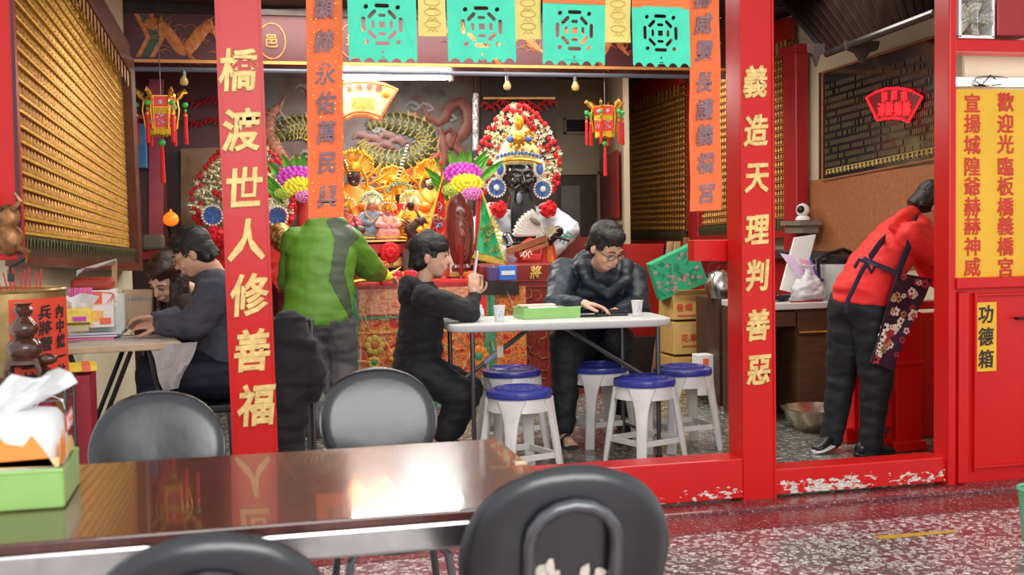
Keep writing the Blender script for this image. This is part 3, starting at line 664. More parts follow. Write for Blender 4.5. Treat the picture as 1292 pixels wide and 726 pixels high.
# yellow tape mark on the floor
b = B(); q0 = PZ(1106, 679, .002); q1 = PZ(1206, 671, .002); d = (q1-q0); nn_ = V((0, .025, 0))
b.prism([q0-nn_, q1-nn_*.5, q1+nn_*.6, q0+nn_], (0, 0, .001)); tag(obj('floor_tape', b, mat_blobs('worn_yellow_tape', [(.3, (.72, .42, .03)), (.7, (.5, .32, .06))], 30, .4, kind='NOISE'), smooth=False), 'worn yellow tape mark on the speckled floor', 'tape')
# green bucket at the right edge
q = PZ(1312, 682, 0); t = thing('plastic_bucket', 'pale green plastic bucket cut off by the right edge of the picture', 'bucket', q)
GRB = mat('mint_plastic', (.12, .5, .28), .35, var=.06); b = B(); rr = S(29, 3.9)
b.lathe([(.001, .001), (rr*.78, .001), (rr, .2), (rr*.97, .2), (rr*.75, .012), (.001, .012)], q, 24); obj('bucket_body', b, GRB, t)
b = B(); b.tube([q+V((math.cos(a*PI/12)*rr, math.sin(a*PI/12)*rr, .2)) for a in range(24)], .007, 6, closed=True); obj('bucket_rim', b, GRB, t)
# ============================================================ FRONT TABLE, CHAIRS, TISSUES
def quad(pts, Y, dep, b=None):
    b = b or B(); b.prism([P(x, y, Y) for x, y in pts], (0, dep, 0)); return b
def mat_wood(name, c1, c2, rough, stretch, coat=.5):
    m = mat_blobs(name, [(.3, c1), (.5, c2), (.72, c1)], 9, rough, stretch=stretch, kind='NOISE', detail=8, coat=coat); return m
TTOP = mat_wood('dark_walnut_laminate', (.050, .017, .015), (.11, .038, .028), .2, (1.2, 14, 1))
t = thing('dining_table', 'dark brown laminate table with grey metal edge in the foreground', 'table', (-.02, 2.3, 0))
TX0, TX1, TY0, TY1 = -.70, .585, 1.98, 2.63
b = B(); b.box(((TX0+TX1)/2, (TY0+TY1)/2, .73), (TX1-TX0, TY1-TY0, .02)); obj('tabletop', b, TTOP, t, smooth=False, bevel=.004)
b = B()
b.box(((TX0+TX1)/2, TY0+.012, .695), (TX1-TX0-.02, .02, .05)); b.box(((TX0+TX1)/2, TY1-.012, .695), (TX1-TX0-.02, .02, .05))
b.box((TX1-.012, (TY0+TY1)/2, .695), (.02, TY1-TY0-.04, .05)); b.box((TX0+.012, (TY0+TY1)/2, .695), (.02, TY1-TY0-.04, .05))
obj('table_apron', b, CHROME, t, smooth=False, bevel=.006)
for x in (TX0+.06, TX1-.06):
    for y in (TY0+.05, TY1-.05): b = B(); b.box((x, y, .335), (.03, .03, .67)); obj('leg', b, DKMET, t, smooth=False, bevel=.003)
b = B(); q = PZ(657, 583, .7415); b.box(q, (.028, .02, .0015)); obj('metal_sticker', b, mat('foil_sticker', (.8, .72, .5), .2, .6), t, smooth=False)

def make_chair(loc, rz, label):
    t = thing('dining_chair', label, 'chair', (0, 0, 0), 'round-backed black vinyl chairs around the foreground table')
    # local: sitter faces +Y, backrest at y=-.2
    b = B(); prof = [(0, -1), (.5, -.99), (.85, -.86), (.98, -.5), (1, 0), (.97, .5), (.8, .86), (.45, .99), (0, 1)]
    n = 36; rs = []
    for r_, y_ in prof:
        ring = []
        for k in range(n):
            a = 2*PI*k/n; cx = sgn(math.cos(a), .88); cz = sgn(math.sin(a), .88)
            x = .176*max(r_, .02)*cx; z = .70+.155*max(r_, .02)*cz
            ring.append(V((x, -.215+.022*y_+.42*x*x-.2*(z-.6), z)))
        rs.append(ring)
    b.rings(rs); obj('backrest', b, LEATH, t, angle=70)
    b = B(); b.tube([(math.cos(2*PI*k/40)*.174, -.215+.42*(math.cos(2*PI*k/40)*.174)**2-.2*(.1+math.sin(2*PI*k/40)*.153), .70+math.sin(2*PI*k/40)*.153) for k in range(40)], .0055, 6, closed=True); obj('backrest_piping', b, LEATH, t)
    b = B(); b.lathe([(.001, .415), (.16, .415), (.185, .43), (.19, .45), (.175, .468), (.12, .474), (.001, .476)], (0, 0, 0), 32); obj('seat', b, LEATH, t)
    b = B(); w = .072; pts = [(-.15, -.12, .42), (-.10, -.2, .44), (-w, -.236, .52), (-w, -.268, .70)]
    pts += [(-w*math.cos(a*PI/8), -.275-.014*math.sin(a*PI/8), .735+.062*math.sin(a*PI/8)) for a in range(0, 9)]
    pts += [(w, -.268, .70), (w, -.236, .52), (.10, -.2, .44), (.15, -.12, .42)]
    b.tube(pts, .0115, 10); obj('back_hoop', b, DKMET, t)
    b = B(); b.tube([(math.cos(2*PI*k/28)*.165, math.sin(2*PI*k/28)*.165, .408) for k in range(28)], .011, 8, closed=True); obj('seat_ring', b, DKMET, t)
    for sx in (-1, 1):
        for sy in (-1, 1):
            b = B(); b.tube([(sx*.10, sy*.10, .41), (sx*.135, sy*.135, .38), (sx*.18, sy*.18, .0)], .0115, 8); l = obj('leg', b, DKMET, t)
            b = B(); b.cyl((sx*.178, sy*.178, .022), (sx*.18, sy*.18, 0), .015); obj('rubber_foot', b, BLACK, l)
    b = B(); b.tube([(math.cos(2*PI*k/28)*.205, math.sin(2*PI*k/28)*.205, .17) for k in range(28)], .008, 6, closed=True); obj('foot_ring', b, DKMET, t)
    t.location = loc; t.rotation_euler = (0, 0, rz); return t
def at_depth(px, depth): # ground X, Y for pixel column at a camera-space depth
    d = ray(px, 500); k = depth/d.dot(fw); p = c0+d*k; return V((p.x, p.y, 0))
ch = make_chair((0, 0, 0), 0, 'round-backed black chair behind the table, between tissue box and left couplet post')
A_ = at_depth(197, 2.98); ch.location = (A_.x, A_.y-.2, 0); ch.rotation_euler = (0, 0, PI-.05)
TRN = mat('exposed_foam', (.5, .45, .38), .9, var=.2, sc=60)
def chair_at(px, depth, rz, label, sc=1):
    p = at_depth(px, depth); off = Matrix.Rotation(rz, 3, 'Z') @ V((0, .22, 0))
    c = dup(ch, (p.x+off.x, p.y+off.y, 0), rz, label, sc); return c
p = at_depth(197, 2.98); off = Matrix.Rotation(PI-.05, 3, 'Z') @ V((0, .22, 0)); ch.location = (p.x+off.x, p.y+off.y, 0); ch.scale = (.965,)*3
chair_at(477, 3.36, PI+.02, 'round-backed black chair behind the table, right of the left couplet post', .97)
cC = chair_at(710, 1.88, -.03, 'round-backed black chair seen from behind at the right table corner, vinyl torn inside its hoop')
chair_at(256, 1.59, .0, 'round-backed black chair seen from behind, cut off by the bottom edge of the picture', .97)
# torn vinyl on the near chair
rnd = random.Random(3)
for sx, z0, n_ in ((-1, .655, 11), (1, .655, 10)):
    b = B()
    for k in range(n_):
        x = sx*(.030+rnd.uniform(-.009, .022)); z = z0+rnd.uniform(-.08, .045) if sx < 0 else z0+rnd.uniform(-.05, .05)
        s = rnd.uniform(.005, .011); m_ = 7; y = -.2395+.42*x*x-.2*(z-.6)
        b.prism([(x+math.cos(2*PI*j/m_)*s*rnd.uniform(.6, 1.2), y, z+math.sin(2*PI*j/m_)*s*rnd.uniform(.7, 1.6)) for j in range(m_)], (0, -.0012, 0))
    me_o = obj('vinyl_tear', b, TRN, None, smooth=False, kind='stuff'); me_o.parent = cC; me_o['label'] = 'pale torn patch in the black vinyl'

# tissue holder
q0 = PZ(80, 641, .741); q1 = PZ(108, 590, .741)
GPL = mat('lime_translucent_plastic', (.45, .75, .22), .3, var=.05, trans=.35)
bx0, bx1, by0, by1 = q0.x-.25, q0.x, q0.y, q0.y+.21
t = thing('tissue_holder', 'lime green plastic tray holding the tissue pack on the foreground table', 'tissue holder', ((bx0+bx1)/2, by0+.1, .741))
b = B(); zt_ = .741+.065; f_ = .006
for (a0, a1, c_, d_) in ((bx0, by0, bx1, by0), (bx1, by0, bx1, by1), (bx1, by1, bx0, by1), (bx0, by1, bx0, by0)):
    b.bar((a0, c_ if False else a1, .776), (c_, d_, .776), .004, .07, V((0, 0, 1)))
b = B()
b.box(((bx0+bx1)/2, (by0+by1)/2, .744), (bx1-bx0, by1-by0, .006))
b.box(((bx0+bx1)/2, by0, .776), (bx1-bx0, .005, .066)); b.box(((bx0+bx1)/2, by1, .776), (bx1-bx0, .005, .066))
b.box((bx0, (by0+by1)/2, .776), (.005, by1-by0, .066)); b.box((bx1, (by0+by1)/2, .776), (.005, by1-by0, .066))
obj('tray_body', b, GPL, t, smooth=False, bevel=.002)
b = B(); b.tube([(bx0, by0, .81), (bx1, by0, .81), (bx1, by1, .81), (bx0, by1, .81)], .005, 6, closed=True); obj('tray_rim', b, GPL, t)
# tissue pack
t = thing('tissue_pack', 'white tissue pack with orange print and a pulled tissue, in the green tray', 'tissues', ((bx0+bx1)/2, by0+.1, .748))
b = B(); nn = 9; secs = []
for k, (z, s) in enumerate(((.748, .94), (.76, .98), (.83, 1.0), (.885, .97), (.903, .86), (.908, .6))):
    secs.append((((bx0+bx1)/2, (by0+by1)/2, z), ((bx1-bx0)/2*.95*s, 0, 0), (0, (by1-by0)/2*.92*s, 0)))
b.loft(secs, 28, .45); obj('pack_wrapper', b, PAPERW, t, angle=60)
OPR = mat('orange_print', (.95, .3, .05), .5, var=.08); RPR = mat('coral_print', (.9, .16, .08), .5)
xs = bx1-(bx1-bx0)/2*.05+.0005
def patch(pts, m, x=None, nm='print'):
    b = B(); X_ = x or xs
    b.prism([(X_, by0+u*(by1-by0), .748+v*.165) for u, v in pts], (.0012, 0, 0)); return obj(nm, b, m, t, smooth=False)
fx = bx1
yf = by0+.0055
def fpatch(pts, m, nm='print'):
    b = B(); b.prism([(bx1-u*(bx1-bx0), yf, .748+v*.165) for u, v in pts], (0, -.0012, 0)); return obj(nm, b, m, t, smooth=False)
# abstract orange shapes on the end face and front
patch([(.05, .45), (.12, .72), (.2, .62), (.3, .66), (.38, .78), (.42, .55), (.4, .42), (.2, .38)], OPR)
patch([(.45, .5), (.6, .62), (.8, .6), (.92, .5), (.95, .42), (.45, .42)], mat('peach_print', (1, .6, .25), .5))
patch([(.55, .68), (.92, .72), (.92, .92), (.55, .88)], RPR); patch([(.58, .71), (.89, .745), (.89, .89), (.58, .85)], PAPERW, xs+.001)
for u in (.65, .75, .84): patch([(u, .77), (u+.05, .775), (u+.05, .84), (u, .835)], RPR, xs+.0018)
fpatch([(.05, .42), (.12, .6), (.2, .78), (.26, .66), (.38, .7), (.46, .86), (.5, .6), (.46, .44)], OPR)
fpatch([(.02, .42), (.5, .42), (.5, .5), (.02, .52)], mat('peach_print', (1, .6, .25), .5))
b = B(); c_ = V(((bx0+bx1)/2-.0, (by0+by1)/2, .904)); rows_ = []
tp = PP(58, 470, c_, V((0, 1, 0)))
for k in range(9):
    v = k/8; row = []
    for j in range(8):
        u = j/7-.5; w = .085*(.5+.9*v*(1-.55*v)*1.3)
        base = c_.lerp(tp, v)
        row.append(base+V((u*w*1.3, .022*math.sin(j*1.7+k*.5)*(.4+v), .012*math.cos(j*1.3)*v-.02*abs(u)*v)))
    rows_.append(row)
b.sheet(rows_, (0, .0015, 0)); obj('pulled_tissue', b, PAPERW, t)

# ============================================================ FOLDING TABLE AND STOOLS
def frame_ab(px0, py0, px1, py1, z): a = PZ(px0, py0, z); c = PZ(px1, py1, z); return a, c
TL = PZ(566, 411, .745); TR = PZ(852, 402, .745); e = (TR-TL); tw = e.length; e.normalize(); nB = V((-e.y, e.x, 0)); TDp = .52
tc_ = TL+e*tw/2+nB*TDp/2
t = thing('folding_table', 'white plastic folding table with grey tube legs, boy and man around it', 'table', (tc_.x, tc_.y, 0))
TBL = mat('white_grey_table_plastic', (.60, .62, .61), .45, var=.04, sc=60, bump=.1, bsc=120)
b = B(); R3 = Matrix.Rotation(math.atan2(e.y, e.x), 3, 'Z')
b.loft([((tc_.x, tc_.y, z), e*(tw/2*s), nB*(TDp/2*s2)) for z, s, s2 in ((.703, .97, .95), (.706, .99, .985), (.715, 1, 1), (.738, 1, 1), (.744, .993, .985), (.745, .98, .96))], 48, .22)
obj('tabletop', b, TBL, t, angle=50)
def TP(u, v, z): return TL+e*tw*u+nB*TDp*v+V((0, 0, z-.745))
for (u, v) in ((.105, .08), (.045, .9), (.93, .08), (.86, .9)):
    b = B(); b.tube([TP(u, v, .70), TP(u, v, .004)], .0125, 10); l = obj('leg', b, DKMET, t)
    b = B(); b.cyl(TP(u, v, .02), TP(u, v, 0), .017); obj('foot_cap', b, BLACK, l)
for (u, z) in ((.075, .33), (.9, .33), (.9, .12)):
    b = B(); b.tube([TP(u+.03 if u < .5 else u+.03, .08, z), TP(u-.03, .9, z)], .008, 8); obj('cross_rail', b, DKMET, t)
for (u0, z0, u1, z1) in ((.07, .42, .38, .69), (.91, .42, .55, .69)):
    b = B(); b.tube([TP(u0, .5, z0), TP(u1, .5, z1)], .012, 8); obj('diagonal_brace', b, DKMET, t)
b = B(); q = TP(.25, .47, .575); b.box(q, (.035, .004, .06), rz=.1); obj('paper_tag', b, mat('tan_tag', (.75, .6, .45), .7), t, smooth=False)
b = B(); q0_, q1_ = TP(.18, .5, .515), TP(.24, .5, .57); b.tube([q0_, q1_], .017, 8); obj('brace_sleeve', b, mat('blue_grey_plastic', (.25, .28, .36), .4), t)

def make_stool(label):
    t = thing('plastic_stool', label, 'stool', (0, 0, 0), 'white plastic stools with blue seats')
    b = B(); b.lathe([(.001, .452), (.10, .452), (.160, .440), (.163, .425), (.160, .410), (.15, .408), (.001, .408)][::-1], (0, 0, 0), 32); obj('seat', b, BLUEP, t, angle=60)
    b = B()
    for r_ in (.05, .09, .12): b.tube([(math.cos(k*PI/14)*r_, math.sin(k*PI/14)*r_, .4525) for k in range(28)], .0025, 5, closed=True)
    b.cyl((0, 0, .45), (0, 0, .456), .018); obj('seat_ribs', b, BLUEP, t)
    b = B(); b.lathe([(.135, .408), (.148, .408), (.155, .37), (.160, .345), (.154, .345), (.148, .368), (.135, .395)], (0, 0, 0), 32, top=False); obj('skirt', b, OFFW, t)
    for k in range(4):
        a = PI/4+k*PI/2; u = V((math.cos(a), math.sin(a), 0)); w = V((-math.sin(a), math.cos(a), 0)); secs = []
        for s in range(9):
            v = s/8; r_ = .148+.062*v; z = .405*(1-v); hw = .044*(1-v)**5+.027; hd = .012+.006*math.sin(PI*v)
            secs.append((u*r_+V((0, 0, z)), w*hw, u*hd))
        b = B(); b.loft(secs, 14, .6); obj('leg', b, OFFW, t)
        a2 = a+PI/2; u2 = V((math.cos(a2), math.sin(a2), 0)); r_ = .190
        b = B(); b.bar(u*r_*.97+V((0, 0, .125)), u2*r_*.97+V((0, 0, .125)), .014, .030); obj('stretcher', b, OFFW, t, smooth=False, bevel=.003)
    return t
ST = [(655, 489, .3, 'blue-topped white stool nearest the camera under the left end of the folding table'),
      (645, 464, .15, 'blue-topped white stool just behind another at the left end of the folding table'),
      (813, 475, .35, 'blue-topped white stool in front of the right end of the folding table'),
      (756, 459, .2, 'blue-topped white stool the man with glasses sits on'),
      (861, 462, .1, 'blue-topped white stool standing rightmost, near the cardboard boxes')]
s0 = make_stool(ST[0][3])
for i, (px, py, rz, lab) in enumerate(ST):
    q = PZ(px, py, .452); sc_ = 1.0
    if i == 0: s0.location = (q.x, q.y, 0); s0.rotation_euler = (0, 0, rz)
    else: dup(s0, (q.x, q.y, 0), rz, lab)
# ---- things on the folding table
tz = .745
def cup(px, py, label, blue=True, z=tz, s=1):
    q = PZ(px, py, z); t = thing('paper_cup', label, 'cup', q, 'white paper cups')
    b = B(); R_ = .031*s; H_ = .083*s; b.lathe([(.001, .001), (R_*.74, .001), (R_, H_), (R_*.95, H_), (R_*.70, .006), (.001, .006)], q, 22); obj('cup_body', b, PAPERW, t)
    b = B(); b.tube([q+V((math.cos(k*PI/10)*R_, math.sin(k*PI/10)*R_, H_)) for k in range(20)], .0018, 5, closed=True); obj('cup_rim', b, PAPERW, t)
    if blue:
        b = B()
        for k in range(5):
            a = -PI/2-.5+k*.22+YAW; zz = .03+.012*(k % 3); rr_ = R_*(.74+.26*zz/H_)+.0006; pts = []
            for j in range(6): pts.append(q+V((math.cos(a+.11*math.cos(j*PI/3))*rr_, math.sin(a+.11*math.cos(j*PI/3))*rr_, zz+.006*math.sin(j*PI/3))))
            b.add(pts, [(0, 1, 2, 3, 4, 5)])
        obj('printed_mark', b, mat('pale_blue_print', (.25, .3, .65), .6), t, smooth=False)
    return t
cup(630, 406, 'white paper cup on the folding table between the boy and the green tray')
cup(804, 399, 'white paper cup with pale blue print at the man’s elbow'.replace('’', "'"))
q = PZ(604, 405, tz); t = thing('small_bottle', "small white bottle by the boy's elbow on the folding table", 'bottle', q)
b = B(); b.lathe([(.001, 0), (.028, .002), (.029, .055), (.024, .065), (.001, .065)], q, 18); obj('bottle_body', b, WHITE, t)
b = B(); b.lathe([(.020, .064), (.021, .08), (.017, .085), (.001, .086)], q, 16); obj('cap', b, WHITE, t)
b = B(); b.tube([q+V((math.cos(a)*.0295, math.sin(a)*.0295, .03+.006*math.sin(3*a))) for a in [YAW-PI/2-.8+k*.2 for k in range(9)]], .0015, 4); obj('printed_mark', b, INK, t)
# green tray with papers
a_ = PZ(662, 404, tz); c_ = PZ(732, 401, tz); d = (c_-a_); L_ = d.length; d.normalize(); n_ = V((-d.y, d.x, 0))
cen = a_+d*L_/2+n_*.10
t = thing('green_tray', 'lime green plastic tray of small items in the middle of the folding table', 'tray', cen)
GPL2 = mat('lime_tray_plastic', (.42, .78, .25), .35, var=.05, trans=.25)
b = B(); R3 = Matrix.Rotation(math.atan2(d.y, d.x), 3, 'Z'); h_ = .058
b.box(cen+V((0, 0, .003)), (L_, .2, .006), R=R3)
for s in (-1, 1):
    b.box(cen+n_*(s*.1)+V((0, 0, h_/2)), (L_, .004, h_), R=R3); b.box(cen+d*(s*L_/2)+V((0, 0, h_/2)), (.004, .2, h_), R=R3)
obj('tray_body', b, GPL2, t, smooth=False)
b = B(); b.tube([cen+d*(sx*L_/2*1.02)+n_*(sy*.103)+V((0, 0, h_)) for sx, sy in ((-1, -1), (1, -1), (1, 1), (-1, 1))], .004, 6, closed=True); obj('tray_rim', b, GPL2, t)
t = tag(obj('paper_bundle', B().box(cen+V((-.03, -.02, .034)), (.16, .1, .052), R=R3), PAPERW, smooth=False, bevel=.004), 'white bundle of papers lying inside the green tray', 'papers')
t = tag(obj('flat_packet', B().box(cen+V((-.05, .02, .066)), (.2, .07, .012), R=R3), mat('beige_packet', (.75, .62, .5), .6, var=.2, sc=40), smooth=False, bevel=.003), 'beige and white flat packet lying across the green tray', 'packet')
t = tag(obj('dark_pouch', B().ball(cen+V((.07, 0, .035)), (.055, .05, .028), 12), mat('grey_pouch', (.2, .2, .22), .5), smooth=True), 'small grey pouch in the right half of the green tray', 'pouch')
# dark wallet + phone under the man's hand
q = PZ(768, 399, tz); t = thing('wallet', "black wallet lying open beneath the man's hand", 'wallet', q)
b = B(); b.box(q+V((.02, .02, .009)), (.17, .09, .016), rz=-.15); obj('wallet_body', b, BLACK, t, smooth=False, bevel=.004)
b = B(); b.box(q+V((-.11, .0, .005)), (.12, .08, .008), rz=-.1); obj('wallet_flap', b, BLACK, t, smooth=False, bevel=.003)
q2 = q+V((.045, .02, .024)); t = thing('smartphone', 'black smartphone lying on the wallet by the right paper cup', 'phone', q2-V((0, 0, .005)))
b = B(); b.box(q2, (.14, .07, .008), rz=-.15, R=Matrix.Rotation(-.15, 3, 'Z') @ Matrix.Rotation(.10, 3, 'X')); obj('phone_body', b, BLACK, t, smooth=False, bevel=.003)
b = B(); b.box(q2+V((0, -.001, .0045)), (.13, .062, .001), R=Matrix.Rotation(-.15, 3, 'Z') @ Matrix.Rotation(.10, 3, 'X')); obj('screen', b, mat('dark_screen_glass', (.03, .035, .045), .1), t, smooth=False)

# ============================================================ LEFT TABLE
a_ = PZ(60, 440, .74); c_ = PZ(229, 431, .74); d = (c_-a_); L_ = d.length; d.normalize(); n_ = V((-d.y, d.x, 0)); LD = .5
cen = a_+d*L_/2+n_*LD/2
t = thing('side_table', 'light wooden topped folding table with crossed black legs at the left', 'table', (cen.x, cen.y, 0))
R3 = Matrix.Rotation(math.atan2(d.y, d.x), 3, 'Z')
b = B(); b.box((cen.x, cen.y, .722), (L_, LD, .032), R=R3); obj('tabletop', b, mat('pale_wood_top', (.60, .44, .27), .5, var=.12, sc=10, stretch=(1, 6, 1)), t, smooth=False, bevel=.006)
b = B(); b.box((cen.x, cen.y, .7395), (L_-.02, LD-.02, .003), R=R3); obj('table_cover', b, mat('grey_cover', (.5, .47, .42), .5, var=.1), t, smooth=False)
def L3(u, v, z): return V((a_.x, a_.y, 0))+d*L_*u+n_*LD*v+V((0, 0, z))
for v in (.15, .85):
    for (u0, u1) in ((.12, .62), (.55, .16), (.97, .76)):
        b = B(); b.tube([L3(u0, v, 0), L3(u1, v, .70)], .011, 8); obj('leg', b, BLACK if u0 < .9 else DKMET, t)
b = B(); b.tube([L3(.35, .15, .36), L3(.35, .85, .36)], .008, 8); obj('cross_rail', b, BLACK, t)
cup(169, 414, 'white paper cup in front of the woman on the left table', False, z=.741)
cup(135, 424, 'white paper cup standing among the papers on the left table', False, z=.741, s=.9)
# papers stack
q = PZ(112, 428, .742)
for i, (dx, dy, z, sx, sy, m_, rz, lab) in enumerate(((-.02, 0, .745, .26, .18, mat('pink_papers', (.8, .15, .4), .6), .1, 'pink folder at the bottom of the stack on the left table'), (0, .01, .756, .27, .17, mat('grey_white_papers', (.7, .72, .76), .6, var=.1, sc=40), -.05, 'loose stack of white papers on the pink folder, left table'), (.03, .0, .768, .24, .15, mat('clear_file_sleeve', (.62, .66, .78), .25, var=.1), .06, 'glossy clear plastic file sleeve on the paper stack, left table'))):
    b = B(); b.box((q.x+dx, q.y+dy+.04, z), (sx, sy, .009), rz=rz); tag(obj('paper_stack', b, m_, smooth=False, bevel=.002), lab, 'papers')
def item(name, lab, cat, px0, py0, px1, py1, Y, dep, m, parts=(), bev=.004, skew=0):
    p0 = P(px0, py1, Y); p1 = P(px1, py0, Y); t = thing(name, lab, cat, ((p0.x+p1.x)/2, Y, p0.z))
    b = B(); b.prism([(p0.x, Y, p0.z), (p1.x, Y, p0.z), (p1.x+skew, Y, p1.z), (p0.x+skew, Y, p1.z)], (0, dep, 0)); obj(name+'_body', b, m, t, smooth=False, bevel=bev)
    return t, p0, p1
# pineapple print tissue box
PIN = mat_blobs('yellow_lattice_print', [(0, (.35, .22, .03)), (.12, (.92, .62, .05)), (.6, (1, .8, .15))], 34, .5, out='Distance')
t, p0, p1 = item('tissue_box', 'yellow lattice-print tissue box with a white tissue on the left table', 'tissue box', 76, 389, 113, 413, 5.62, .11, PIN)
b = B(); b.box(((p0.x+p1.x)/2, 5.617, p0.z+.012), (p1.x-p0.x, .004, .012)); obj('printed_band', b, mat('dark_band', (.15, .14, .04), .5), t, smooth=False)
b = B(); b.box(((p0.x+p1.x)/2+.02, 5.616, p0.z+.035), (.06, .004, .02)); obj('pink_print', b, MAG, t, smooth=False)
b = B(); cx = (p0.x+p1.x)/2; rows_ = [[V((cx+(j/5-.5)*(.12+.03*k)-.0, 5.67+.02*math.sin(j*1.9+k), p1.z-.005+.022*k+.012*math.sin(j*2.3))) for j in range(6)] for k in range(4)]
b.sheet(rows_, (0, .002, 0)); obj('tissue', b, PAPERW, t)
t, p0, p1 = item('white_box', 'white box with orange picture beside the yellow tissue box', 'box', 112, 385, 143, 414, 5.72, .12, WHITE)
b = B(); b.box(((p0.x+p1.x)/2-.02, 5.717, p0.z+.055), (.06, .004, .05)); obj('orange_picture', b, mat('apricot_print', (.95, .5, .15), .6, var=.2, sc=60), t, smooth=False)
b = B(); b.box(((p0.x+p1.x)/2+.02, 5.715, p0.z+.03), (.05, .004, .03)); obj('red_print', b, RPR, t, smooth=False)
t, p0, p1 = item('storage_box', 'pale plastic storage box behind the goods on the left table', 'box', 112, 372, 155, 420, 5.86, .12, mat('pale_translucent_box', (.62, .68, .62), .4, var=.08), skew=.0)
b = B(); b.box(((p0.x+p1.x)/2+.05, 5.857, (p0.z+p1.z)/2), (.004, .004, p1.z-p0.z)); b.box(((p0.x+p1.x)/2, 5.857, p1.z-.03), (p1.x-p0.x, .004, .004)); obj('box_ribs', b, WHITE, t, smooth=False)
t, p0, p1 = item('gift_box', 'red and white printed box under the red basin at the left wall', 'box', 103, 366, 144, 389, 5.84, .2, WHITE)
b = B(); b.box((p0.x+.05, 5.836, (p0.z+p1.z)/2+.005), (.09, .004, .06)); obj('red_panel', b, RPR, t, smooth=False)
b = B()
for k in range(3): b.tube([(p0.x+.11+.02*k, 5.835, p0.z+.01), (p0.x+.15, 5.835, p1.z-.02), (p0.x+.13-.02*k, 5.835, p1.z-.01)], .002, 4)
obj('line_drawing', b, RPR, t)
b = B(); q = P(102, 374, 5.78)
for k in range(9): b.cyl(q+V((-.05+.012*k, .01*(k % 2), -.035)), q+V((-.05+.012*k, .01*(k % 2), .04)), .007, n=6)
tag(obj('pink_bundle', b, mat('pink_wrap', (.85, .2, .5), .5, var=.2, sc=30)), 'bright pink wrapped bundle standing left of the red and white box', 'bundle')
t, p0, p1 = item('red_basin', 'brownish red plastic basin topped with a crumpled clear bag, left wall', 'basin', 88, 351, 141, 367, 5.86, .2, mat('brick_plastic', (.42, .05, .03), .4), bev=.02)
b = B(); rows_ = [[V((p0.x+.03+.045*j, 5.87+.03*k, p1.z+.012+.03*abs(math.sin(j*1.3+k*2))+.012*j)) for j in range(5)] for k in range(4)]; b.sheet(rows_, (0, 0, .002))
tag(obj('clear_bag', b, mat('cloudy_plastic_film', (.7, .72, .75), .2, var=.1)), 'crumpled clear plastic bag on the red basin by the left wall', 'bag')
b = B(); b.prism([P(141, 331, 6.0), P(147, 331, 6.0), P(147, 375, 6.0), P(141, 375, 6.0)], (0, .03, 0)); 
tag(obj('wood_strip', b, WOOD, smooth=False), 'upright strip of bare wood between the red basin and the dark cabinet', 'strip')
# kraft bag
t = thing('paper_bag', 'brown kraft paper bag with blue lettering behind the woman', 'bag', (P(173, 415, 6.0).x, 6.0, .741))
p0 = P(155, 416, 6.0); p1 = P(192, 366, 6.0)
b = B(); b.loft([(((p0.x+p1.x)/2, 6.05, z), ((p1.x-p0.x)/2*s, 0, 0), (0, dd, 0)) for z, s, dd in ((p0.z, .92, .055), ((p0.z+p1.z)/2, .97, .05), (p1.z, 1.02, .025), (p1.z+.002, 1.0, .022))], 24, .3); obj('bag_body', b, KRAFT, t, angle=60)
b = B()
for k in range(7):
    x = p0.x+.03+.017*k; b.tube([(x, 5.996, p1.z-.052), (x+.004, 5.994, p1.z-.038+.004*(k % 2)), (x+.012, 5.994, p1.z-.044)], .002, 4)
obj('blue_lettering', b, mat('teal_print', (.1, .4, .5), .6), t)
b = B(); b.prism([P(150, 372, 6.05), P(156, 368, 6.05), P(158, 420, 6.05), P(152, 424, 6.05)], (0, .15, 0)); tag(obj('foam_board', b, WHITE, smooth=False), 'white foam board on edge beside the kraft bag', 'board')

# ============================================================ FAR LEFT CORNER: barrel, vase, rack
TIN = mat('aged_gold_tin', (.42, .27, .10), .35, .5, var=.4, sc=8)
q = P(14, 366, 4.95); zb_ = P(14, 486, 4.95).z; rb = .205
t = thing('incense_barrel', 'tall tin barrel wrapped with a red paper of black characters at the left edge', 'barrel', (q.x, q.y, zb_-.2))
b = B(); b.lathe([(.001, zb_-.2), (rb, zb_-.2), (rb, q.z), (rb-.006, q.z), (rb-.006, q.z-.05), (.001, q.z-.05)], (q.x, q.y, 0), 40); obj('barrel_body', b, TIN, t)
b = B(); b.tube([(q.x+math.cos(k*PI/20)*rb, q.y+math.sin(k*PI/20)*rb, q.z) for k in range(40)], .008, 6, closed=True); obj('barrel_rim', b, TIN, t)
b = B(); a0, a1 = -PI/2+.12, -.02
rows_ = [[V((q.x+math.cos(a0+(a1-a0)*j/12)*(rb+.002), q.y+math.sin(a0+(a1-a0)*j/12)*(rb+.002), z)) for j in range(13)] for z in (q.z-.03, zb_+.0)]
b.sheet(rows_, (.001, -.001, 0)); obj('red_paper', b, mat('vermilion_paper', (.85, .07, .03), .6, var=.05), t)
def onb(ch, a, z, s):
    n = V((math.cos(a), math.sin(a), 0)); glyph(ch, V((q.x, q.y, z))+n*(rb+.006), s, s, V((-n.y, n.x, 0)), (0, 0, 1), INKB, t, depth=.001, bold=.012, shear=.08)
zz = q.z-.085
for j, ch in enumerate('內中爐一炷香'): onb(ch, -.42, zz-.06*j, .058)
for j, ch in enumerate('兵將營一炷香'): onb(ch, -.80, zz+.0-.062*j, .06)
for j, ch in enumerate('合計三炷'): onb(ch, -1.14, zz-.06-.066*j, .06)
for k in range(11):
    b = B(); p = V((q.x-.06+.017*k, q.y-.02*(k % 3), q.z-.02)); b.tube([p, p+V((-.03+.004*k, 0, .09+.01*(k % 3)))], .003, 5)
    tag(obj('incense_stick', b, mat('red_stick', (.75, .03, .05), .6)), 'red incense sticks standing in the tin barrel', 'incense stick', 'red incense sticks in the tin barrel')
